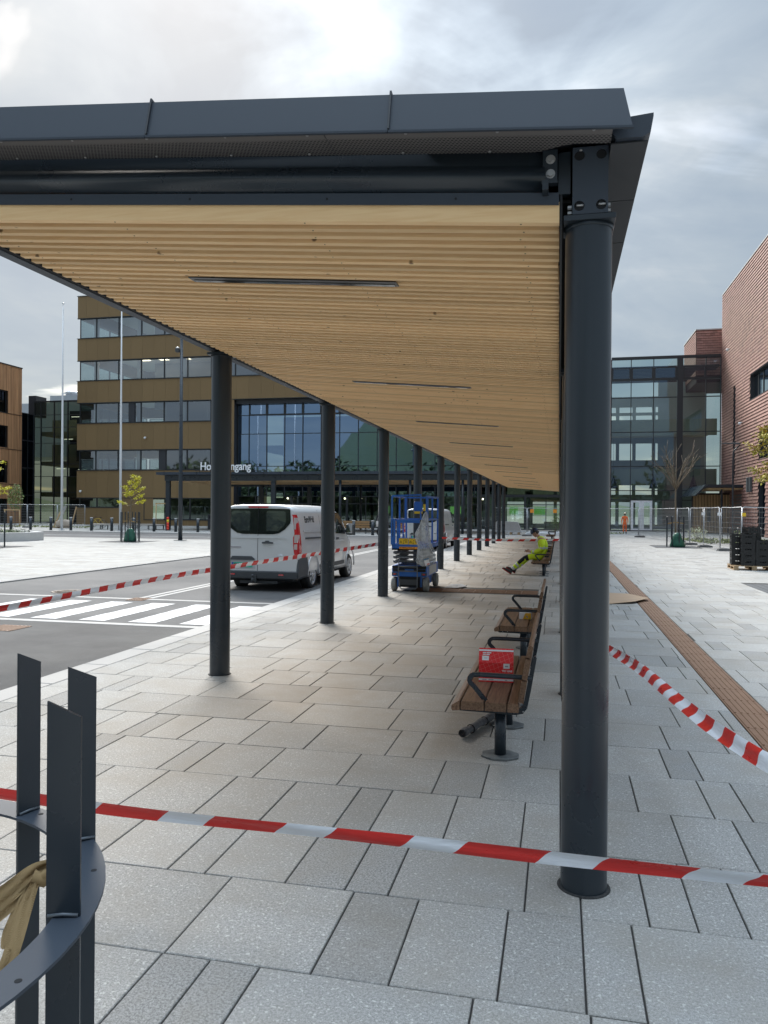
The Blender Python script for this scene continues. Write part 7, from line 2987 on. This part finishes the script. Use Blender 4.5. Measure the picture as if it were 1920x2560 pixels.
b.tube([(-0.45, 0.1, 0.1), (0.15, 0.5, 2.0)], 0.1, flat=(0.02, 0.13))
b.build('grey_board', CONC, ts_)
sb_ = thing('sandbag_load', 'pale sagging sack of sand sitting on the timber frame', 'sack', (-43.2, 61.3, 0.12))
b = MB()
b.loft([[(rx * math.cos(2 * PI * k / 16) * (1 + 0.06 * math.sin(3 * k)), 0.3 * math.sin(2 * PI * k / 16), z) for k in range(16)] for rx, z in ((0.7, 0), (0.8, 0.2), (0.75, 0.45), (0.5, 0.62), (0.2, 0.66))], smooth=True)
b.build('sack_body', mat('sand sack', (0.42, 0.36, 0.30), 0.9, 0, 0.5, 5, (0.34, 0.26, 0.20)), sb_)
# pallet with a pale wrapped load beyond the posts
pl2 = thing('wrapped_pallet_load', 'pale grey wrapped load on a pallet in front of the hall glass', 'pallet load', (-3.9, 61.0, 0))
b = MB()
b.prism([(-1.1, 0.18), (1.1, 0.18), (1.0, 0.30), (0.75, 0.98), (-0.85, 1.05), (-1.1, 0.7)], 0, 1.2, 'Y')
b.build('wrapped_load', mat('grey cover', (0.33, 0.32, 0.31), 0.8, 0, 0.4, 3, (0.24, 0.23, 0.22)), pl2)
b = MB()
for k in range(4):
    b.box(-1.1 + 0.62 * k, -0.95 + 0.62 * k, 0.0, 1.2, 0, 0.18)
b.build('pallet', TIMBER, pl2)
pk = thing('pipe_bundle', 'low bundle of pale pipes lying before the far fence', 'pipes', (-1.6, 60.0, 0))
for k in range(6):
    b = MB()
    b.cyl((-0.9 + 0.03 * k, 0.12 * (k % 3), 0.10 + 0.1 * (k // 3)), (2.1 - 0.1 * k, 0.12 * (k % 3) + 0.3, 0.12 + 0.1 * (k // 3)), 0.05, n=8)
    b.build('pipe', POLEW, pk)

# ---------------------------------------------------------------- crates on a pallet
CR = mat('black crate plastic', (0.012, 0.013, 0.015), 0.38)
plt = thing('wooden_pallet', 'wooden pallet under the stacked black crates', 'pallet', (6.02, 26.9, 0), R(-2))
for k in range(5):
    b = MB()
    b.box(-0.60, 0.60, -0.60 + 0.27 * k, -0.50 + 0.27 * k, 0.122, 0.144)
    b.build('deck_board', TIMBER, plt)
for x in (-0.60, -0.07, 0.46):
    for y in (-0.60, -0.06, 0.48):
        b = MB()
        b.box(x, x + 0.14, y, y + 0.12, 0.022, 0.098)
        b.build('block', mat('pallet block', (0.30, 0.21, 0.12), 0.8, rand=0.25), plt)
    b = MB()
    b.box(x, x + 0.14, -0.60, 0.60, 0.0, 0.021)
    b.box(x, x + 0.14, -0.60, 0.60, 0.099, 0.121)
    b.build('bearer', TIMBER, plt)


def crate_mesh(w_, d_, h_):
    b = MB()
    t_ = 0.012
    b.box(-w_ / 2, w_ / 2, -d_ / 2, d_ / 2, 0, 0.012)
    for z in (0.012, h_ * 0.36, h_ * 0.68, h_ - 0.03):
        hh = 0.03 if z > h_ * 0.9 - 0.03 or z < 0.02 else 0.014
        b.box(-w_ / 2 - 0.004, w_ / 2 + 0.004, -d_ / 2 - 0.004, -d_ / 2 + t_, z, z + hh)
        b.box(-w_ / 2 - 0.004, w_ / 2 + 0.004, d_ / 2 - t_, d_ / 2 + 0.004, z, z + hh)
        b.box(-w_ / 2 - 0.004, -w_ / 2 + t_, -d_ / 2 + t_, d_ / 2 - t_, z, z + hh)
        b.box(w_ / 2 - t_, w_ / 2 + 0.004, -d_ / 2 + t_, d_ / 2 - t_, z, z + hh)
    for k in range(9):
        y = -d_ / 2 + t_ + (d_ - 2 * t_) * k / 8
        for sx in (-1, 1):
            b.box(sx * (w_ / 2 - 0.006) - 0.005, sx * (w_ / 2 - 0.006) + 0.005, y - 0.006, y + 0.006, 0.02, h_ - 0.02)
    # long sides: solid sheet with hand slots
    for sy in (-1, 1):
        y = sy * (d_ / 2 - 0.007)
        for (xa, xb_, za, zb_) in ((-w_ / 2, -0.09, 0.02, h_ - 0.02), (0.09, w_ / 2, 0.02, h_ - 0.02), (-0.09, 0.09, 0.02, h_ * 0.50), (-0.09, 0.09, h_ * 0.72, h_ - 0.02)):
            b.box(xa, xb_, y - 0.004, y + 0.004, za, zb_)
    for k in range(6):
        x = -w_ / 2 + w_ * k / 5
        for sy in (-1, 1):
            b.box(x - 0.006, x + 0.006, sy * (d_ / 2) - 0.008, sy * (d_ / 2) + 0.008, 0.0, h_)
    for sx in (-1, 1):
        for sy in (-1, 1):
            x, y = sx * (w_ / 2 - 0.04), sy * (d_ / 2 - 0.025)
            b.box(x - 0.04, x + 0.04, y - 0.02, y + 0.02, h_, h_ + 0.025)
    return b


cw, cd, ch_ = 0.40, 0.30, 0.195
M0 = (6.02, 26.9, 0.146)
names_pos = {0: 'front middle', 1: 'front right', 2: 'rear left', 3: 'rear middle'}
stk = [(-0.19, -0.38, 5, 'front middle stack'), (0.24, -0.38, 4, 'front right stack'), (-0.40, 0.0, 5, 'left rear stack'), (0.05, 0.0, 5, 'centre rear stack'), (0.42, 0.02, 4, 'right rear stack')]
lvl = ['bottom', 'second', 'third', 'fourth', 'topmost']
first = None
for si, (dx, dy, n_, nm) in enumerate(stk):
    w_ = 0.42 if si != 1 else 0.40
    for k in range(n_):
        lab = 'black plastic crate, %s in the %s on the pallet' % ((lvl[k] if k < n_ - 1 else 'topmost'), nm)
        if first is None:
            t = thing('plastic_crate', lab, 'crate', (M0[0] + dx, M0[1] + dy, M0[2]), R(-2), 'black crates stacked on the pallet')
            crate_mesh(cw, 0.34, ch_).build('crate_body', CR, t)
            first = t
        else:
            dup(first, (M0[0] + dx + rnd.uniform(-0.006, 0.006), M0[1] + dy + rnd.uniform(-0.006, 0.006), M0[2] + k * (ch_ + 0.003)), R(-2 + rnd.uniform(-1, 1)), lab)
o = dup(first, (M0[0] - 0.02, M0[1] - 0.10, M0[2] + 5 * (ch_ + 0.003) + 0.02), R(20), 'loose black crate lying askew on top of the crate pile')

# ---------------------------------------------------------------- trees and planting
LY_ = mat('yellow leaves', (0.62, 0.55, 0.03), 0.7, 0, 0.6, 5, (0.42, 0.46, 0.03), tone=True)
LG_ = mat('green leaves', (0.085, 0.15, 0.03), 0.7, 0, 0.6, 3, (0.16, 0.20, 0.045), tone=True)
LO_ = mat('turning leaves', (0.30, 0.33, 0.04), 0.7, 0, 0.8, 2, (0.42, 0.22, 0.03), tone=True)
WBAG = mat('green watering bag', (0.012, 0.085, 0.05), 0.45, 0, 0.6, 7, (0.02, 0.13, 0.08), 0.8, 6)


def twig_tree(t, trunk, rr_, limbs, seed, bare=False, leafm=None, nleaf=30, lsize=0.05, spread=0.16):
    q = random.Random(seed)
    b = MB()
    b.tube(trunk, rr_, 10)
    b.build('trunk', BARK, t)
    ends = []
    for (z0, ang, elev, ln_) in limbs:
        # start on the trunk at height z0
        p = Vector((0, 0, z0))
        for i in range(len(trunk) - 1):
            if trunk[i][2] <= z0 <= trunk[i + 1][2]:
                p = Vector(trunk[i]).lerp(Vector(trunk[i + 1]), (z0 - trunk[i][2]) / (trunk[i + 1][2] - trunk[i][2]))
        d = Vector((math.cos(ang) * math.cos(elev), math.sin(ang) * math.cos(elev), math.sin(elev)))
        b = MB()
        pts = [p]
        for k in range(1, 6):
            d2 = (d + Vector((0, 0, 0.10 * k * 0.5))).normalized()
            pts.append(pts[-1] + d2 * ln_ / 5 + Vector((q.uniform(-1, 1), q.uniform(-1, 1), q.uniform(-1, 1))) * ln_ * 0.018)
        k_ = 1.9 if bare else 1.0
        b.tube(pts, [0.016 * k_, 0.013 * k_, 0.011 * k_, 0.009 * k_, 0.007 * k_, 0.005 * k_], 6)
        for k in (2, 3, 4):
            sd_ = (d + Vector((q.uniform(-1, 1), q.uniform(-1, 1), q.uniform(-0.2, 0.8))) * 0.8).normalized()
            e = pts[k] + sd_ * ln_ * 0.38
            b.tube([pts[k], pts[k].lerp(e, 0.5) + Vector((0, 0, 0.02)), e], [0.008 * k_, 0.006 * k_, 0.004 * k_], 5)
            ends.append((pts[k], e))
        ends.append((p, pts[-1]))
        b.build('branch', BARK, t)
    if leafm and not bare:
        b = MB()
        for (a, e) in ends:
            for _ in range(nleaf):
                f = q.uniform(0.35, 1.05)
                c = a.lerp(e, f) + Vector((q.gauss(0, 1), q.gauss(0, 1), q.gauss(0, 0.6))) * spread * 0.5
                leaf(b, c, lsize * q.uniform(0.6, 1.3), q.uniform(0.65, 1.3), 0, q)
        b.build('crown', leafm, t, fix=False)


def water_bag(label, loc, s=1.0):
    t = thing('watering_bag', label, 'watering bag', loc, 0, 'green watering bags at tree feet')
    b = MB()
    rings = []
    q = random.Random(int(abs(loc[0]) * 10))
    for z, r_ in ((0, 0.34), (0.10, 0.36), (0.28, 0.30), (0.48, 0.23), (0.62, 0.18), (0.70, 0.12), (0.72, 0.05)):
        rings.append([(r_ * s * math.cos(2 * PI * k / 18) * (1 + 0.12 * math.sin(3 * k + z * 9)) + 0.02 * q.uniform(-1, 1), 0.8 * r_ * s * math.sin(2 * PI * k / 18) * (1 + 0.1 * math.sin(4 * k)), z * s + 0.02 * q.uniform(0, 1) * (z > 0)) for k in range(18)])
    b.loft(rings, smooth=True)
    b.build('bag_body', WBAG, t)


tl = thing('young_tree', 'slender young tree with yellow autumn leaves inside a steel cage', 'tree', (-22.95, 38.35, 0))
twig_tree(tl, [(0, 0, 0), (0.03, 0, 0.9), (0.06, 0, 1.8), (0.08, 0, 2.6), (0.13, 0, 3.6)], [0.045, 0.038, 0.028, 0.02, 0.006],
          [(1.95, PI, 0.18, 0.75), (2.0, 0.1, 0.12, 0.75), (2.2, 0.6, 0.5, 0.6), (2.35, PI - 0.4, 0.5, 0.5), (2.55, 0.2, 0.5, 0.7), (2.7, PI + 0.3, 0.6, 0.45), (2.85, 0.0, 0.55, 0.55), (3.0, 2.4, 0.8, 0.4), (3.1, 0.4, 0.7, 0.5), (3.3, -0.4, 0.9, 0.35), (2.4, -1.0, 0.5, 0.5), (2.8, 1.5, 0.6, 0.4)], 3, False, LY_, 26, 0.055, 0.13)
tree_guard('steel cage of upright bars round the yellow young tree on the left plaza', (-22.92, 38.35, 0), 0.50, 1.62, 0.95, 8, 0.045, 0.02, ro=0.53, ri=0.47, rings=0, group='steel tree cages on the squares')
water_bag('crumpled green watering bag at the foot of the yellow young tree', (-22.86, 38.25, 0.0), 1.0)
s_ = MB()
s_.tube([(-23.38, 38.3, 1.12), (-22.92, 38.35, 1.12), (-22.5, 38.3, 1.06)], 0.04, flat=(0.03, 0.008))
s_.build('jute_tie', JUTE, label='jute ties between the yellow tree trunk and its cage', category='strap')
tr_ = thing('young_tree', 'bare young tree with upswept twigs standing before the dark glass', 'tree', (6.02, 43.4, 0))
rq = random.Random(8)
twig_tree(tr_, [(0, 0, 0), (0.0, 0, 1.2), (-0.02, 0, 2.4), (-0.02, 0, 3.1), (0.02, 0, 5.3)], [0.055, 0.048, 0.04, 0.032, 0.006],
          [(2.95 + 0.02 * k, 2 * PI * k / 9 + 0.3, R(62 + rq.uniform(-12, 14)), 1.5 + rq.uniform(0, 0.9)) for k in range(9)] + [(3.1, 0.1, R(48), 2.1), (3.05, PI + 0.15, R(50), 2.2), (3.3, 0.05, R(62), 2.2), (3.5, PI, R(66), 2.0)], 8, True)
tree_guard('steel cage of upright bars round the bare young tree on the right square', (6.0, 43.4, 0), 0.45, 1.60, 0.55, 8, 0.045, 0.02, ro=0.48, ri=0.42, rings=0, group='steel tree cages on the squares')
water_bag('smooth green watering bag at the foot of the bare young tree', (6.08, 43.2, 0.0), 1.02)
s_ = MB()
s_.tube([(5.60, 43.35, 1.22), (6.0, 43.38, 1.30), (6.42, 43.35, 1.24)], 0.04, flat=(0.03, 0.008))
s_.build('jute_tie', JUTE, label='jute ties between the bare tree trunk and its cage', category='strap')

te = thing('edge_tree', 'tree at the left edge showing only tips of yellow branches', 'tree', (-25.75, 30.6, 0))
twig_tree(te, [(0, 0, 0), (0.0, 0, 1.5), (0.0, 0, 3.2), (0.0, 0, 5.2)], [0.06, 0.05, 0.035, 0.01],
          [(3.35, -0.3, 0.35, 1.15), (2.2, -0.45, 0.15, 1.45), (2.5, -0.25, 0.10, 1.1), (3.0, 1.5, 0.4, 1.2), (3.0, 3.4, 0.4, 1.2), (2.3, -0.2, 0.1, 1.6)], 12, False, LY_, 24, 0.06, 0.13)
tree_guard('steel cage at the left edge round the tree with yellow tips', (-25.25, 30.65, 0), 0.5, 1.6, 0.95, 8, 0.045, 0.02, ro=0.53, ri=0.47, rings=0, group='steel tree cages on the squares')
t5 = thing('edge_tree', 'tree at the right edge with green and rust coloured branch tips', 'tree', (8.05, 29.4, 0))
twig_tree(t5, [(0, 0, 0), (0.0, 0, 1.8), (0.0, 0, 3.6), (0.0, 0, 6.2)], [0.07, 0.06, 0.04, 0.012],
          [(4.5, PI - 0.1, 0.1, 1.1), (3.9, PI + 0.2, 0.15, 1.3), (3.7, PI + 0.05, 0.08, 1.45), (3.3, PI - 0.25, -0.05, 1.2), (3.0, PI + 0.1, -0.08, 1.3), (4.0, 1.0, 0.3, 1.4), (4.0, 5.0, 0.3, 1.4), (3.2, 0, 0.2, 1.3), (4.1, PI + 0.5, 0.1, 1.2)], 21, False, LO_, 60, 0.065, 0.22)
st = thing('young_tree', 'small green leafy tree in a pale timber stake frame by the dark glass wing', 'tree', (-50.6, 64.3, 0))
b = MB()
b.tube([(0, 0, 0), (0, 0, 1.6), (0.05, 0, 3.9)], [0.04, 0.03, 0.01], 8)
b.build('trunk', BARK, st)
b = MB()
leaves(b, (0.05, 0, 2.75), (0.75, 0.7, 1.35), 900, 0.09, (0.6, 1.4))
b.build('crown', LG_, st, fix=False)


def stake(label, loc, w_=1.4, h_=1.5, m_=TIMBER, rz=0):
    t = thing('tree_stake', label, 'tree stake', loc, rz, 'timber tree stake frames')
    for x in (-w_ / 2, w_ / 2):
        b = MB()
        b.cyl((x, 0, 0), (x * 0.94, 0, h_), 0.045, n=8)
        b.build('stake_post', m_, t)
    b = MB()
    b.box(-w_ / 2 - 0.03, w_ / 2 + 0.03, -0.05, -0.02, h_ - 0.09, h_ + 0.01)
    b.build('cross_bar', m_, t)


PALT = mat('pale stake timber', (0.55, 0.38, 0.19), 0.8, 0, 0.4, 4, (0.45, 0.30, 0.14))
stake('pale timber stake frame in front of the small green tree', (-50.6, 63.9, 0), 1.7, 1.65, PALT)
stake('pale timber stake frame standing behind the round bench', (-36.4, 66.4, 0), 1.25, 2.35, PALT)
# planter
pt = thing('planter', 'low curved pale concrete planter at the left edge of the plaza', 'planter', (0, 0, 0))
out_ = [(-40, 33.2), (-33, 33.4), (-30.4, 34.0), (-28.7, 35.2), (-28.05, 36.8), (-28.2, 38.2), (-29.2, 39.0), (-31, 39.3), (-40, 39.4)]
cxp = (-33.5, 36.4)
inn = [(cxp[0] + (x - cxp[0]) * 0.93, cxp[1] + (y - cxp[1]) * 0.86) for x, y in out_]
b = MB()
vs = [(x, y, z) for z in (0, 0.47) for x, y in out_] + [(x, y, z) for z in (0.47, 0.3) for x, y in inn]
n_ = len(out_)
b.add(vs, [(k * n_ + i, k * n_ + i + 1, (k + 1) * n_ + i + 1, (k + 1) * n_ + i) for k in range(3) for i in range(n_ - 1)])
b.build('concrete_edge', CONC, pt)
b = MB()
b.add([(x, y, 0.38) for x, y in inn], [tuple(range(n_))])
b.build('soil', JOINT, pt, fix=False)
lowp = thing('ground_cover', 'low grey green plants filling the curved concrete planter', 'plants', (-32, 36.4, 0.4))
b = MB()
for _ in range(70):
    leaves(b, (rnd.uniform(-6, 2.9), rnd.uniform(-2.0, 2.0), rnd.uniform(0.02, 0.12)), (0.4, 0.4, 0.17), 60, 0.06, (0.6, 1.5))
b.build('foliage', mat('grey green leaves', (0.12, 0.16, 0.075), 0.8, 0, 0.6, 3, (0.24, 0.25, 0.15), tone=True), lowp, fix=False)
for nm, lab, x, y, r_, n_, m_ in (('shrub', 'low shrub with pale white flowers behind the mesh fence', 8.6, 52.5, 0.62, 420, mat('flowering leaves', (0.30, 0.34, 0.14), 0.8, 0, 0.9, 6, (0.62, 0.62, 0.50), tone=True)),
                                  ('shrub', 'small green shrub behind the fence next to the porch', 11.1, 52.0, 0.55, 300, LG_),
                                  ('shrub', 'slim yellow green shrub right of the black crates', 9.35, 35.9, 0.35, 240, LO_),
                                  ('shrub', 'small upright shrub beside the right canopy post end', -0.15, 64.5, 0.6, 500, LG_)):
    t = thing(nm, lab, 'shrub', (x, y, 0))
    b = MB()
    tall = 1.9 if x == 9.35 or x == -0.15 else 1.0
    for k in range(7):
        a = 2 * PI * k / 7
        b.tube([(0, 0, 0), (0.3 * r_ * math.cos(a), 0.3 * r_ * math.sin(a), r_ * 0.6 * tall), (0.7 * r_ * math.cos(a), 0.7 * r_ * math.sin(a), r_ * 1.1 * tall)], [0.012, 0.009, 0.005], 5)
    b.build('stems', BARK, t)
    b = MB()
    leaves(b, (0, 0, r_ * 0.75 * tall), (r_, r_, r_ * 0.75 * tall), n_, 0.06, (0.5, 1.5))
    b.build('foliage', m_, t, fix=False)
b = MB()
for (x0, x1, y0, y1) in ((2.5, 5.1, 65.6, 67.2), (-1.9, 1.2, 63.0, 64.5), (7.9, 13, 47.5, 55), (-52, -42, 62.8, 64.5)):
    n_ = int((x1 - x0) * (y1 - y0) * 26)
    for _ in range(n_):
        p = Vector((rnd.uniform(x0, x1), rnd.uniform(y0, y1), rnd.uniform(0.02, 0.14)))
        leaf(b, p, 0.10, rnd.uniform(0.5, 1.4), 0, rnd)
b.build('grass', mat('grass blades', (0.13, 0.18, 0.035), 0.9, 0, 0.6, 1.5, (0.22, 0.20, 0.07), tone=True), kind='stuff', fix=False)
# low bicycle stands in front of the porch
for k in range(6):
    t = thing('cycle_stand', 'thin black hoop stand, number %s from the left in the rack before the porch' % ['one', 'two', 'three', 'four', 'five', 'six'][k], 'cycle stand', (9.4 + 0.42 * k, 49.0, 0), 0, 'black hoop cycle stands')
    b = MB()
    b.tube([(0, 0, 0), (0, 0, 0.85), (0.03, 0.1, 0.95), (0.03, 0.5, 0.95), (0, 0.6, 0.85), (0, 0.6, 0)], 0.02, 6)
    b.build('hoop', STEEL, t)
# entrance benches seen from the back
for k, (x, y, lab) in enumerate(((-15.2, 57.6, 'wooden entrance bench seen from behind, just right of the van mirror'), (-11.3, 58.6, 'wooden entrance bench seen behind the lift, with a red cushion'))):
    t = thing('entrance_bench', lab, 'bench', (x, y, 0), 0, 'wooden benches by the entrance')
    for z in (0.48, 0.66, 0.84):
        b = MB()
        b.box(-1.05, 1.05, -0.02, 0.02, z, z + 0.15)
        b.build('back_plank', mat('warm plank', (0.30, 0.17, 0.07), 0.6, rand=0.12), t)
    b = MB()
    b.box(-1.05, 1.05, 0.03, 0.5, 0.42, 0.47)
    b.build('seat', MATS['warm plank'], t)
    for x_ in (-0.75, 0.75):
        b = MB()
        b.cbox(x_ - 0.03, x_ + 0.03, 0.0, 0.06, 0, 0.5)
        b.build('leg', STEEL, t)
    if k == 1:
        c = thing('cushion', 'dark red seat cushion on the entrance bench behind the lift', 'cushion', (x - 0.35, y + 0.2, 0.48))
        b = MB()
        b.cbox(-0.5, 0.6, -0.15, 0.15, 0, 0.55, 0.04)
        b.build('cushion_body', mat('dark red cloth', (0.30, 0.015, 0.02), 0.8), c)
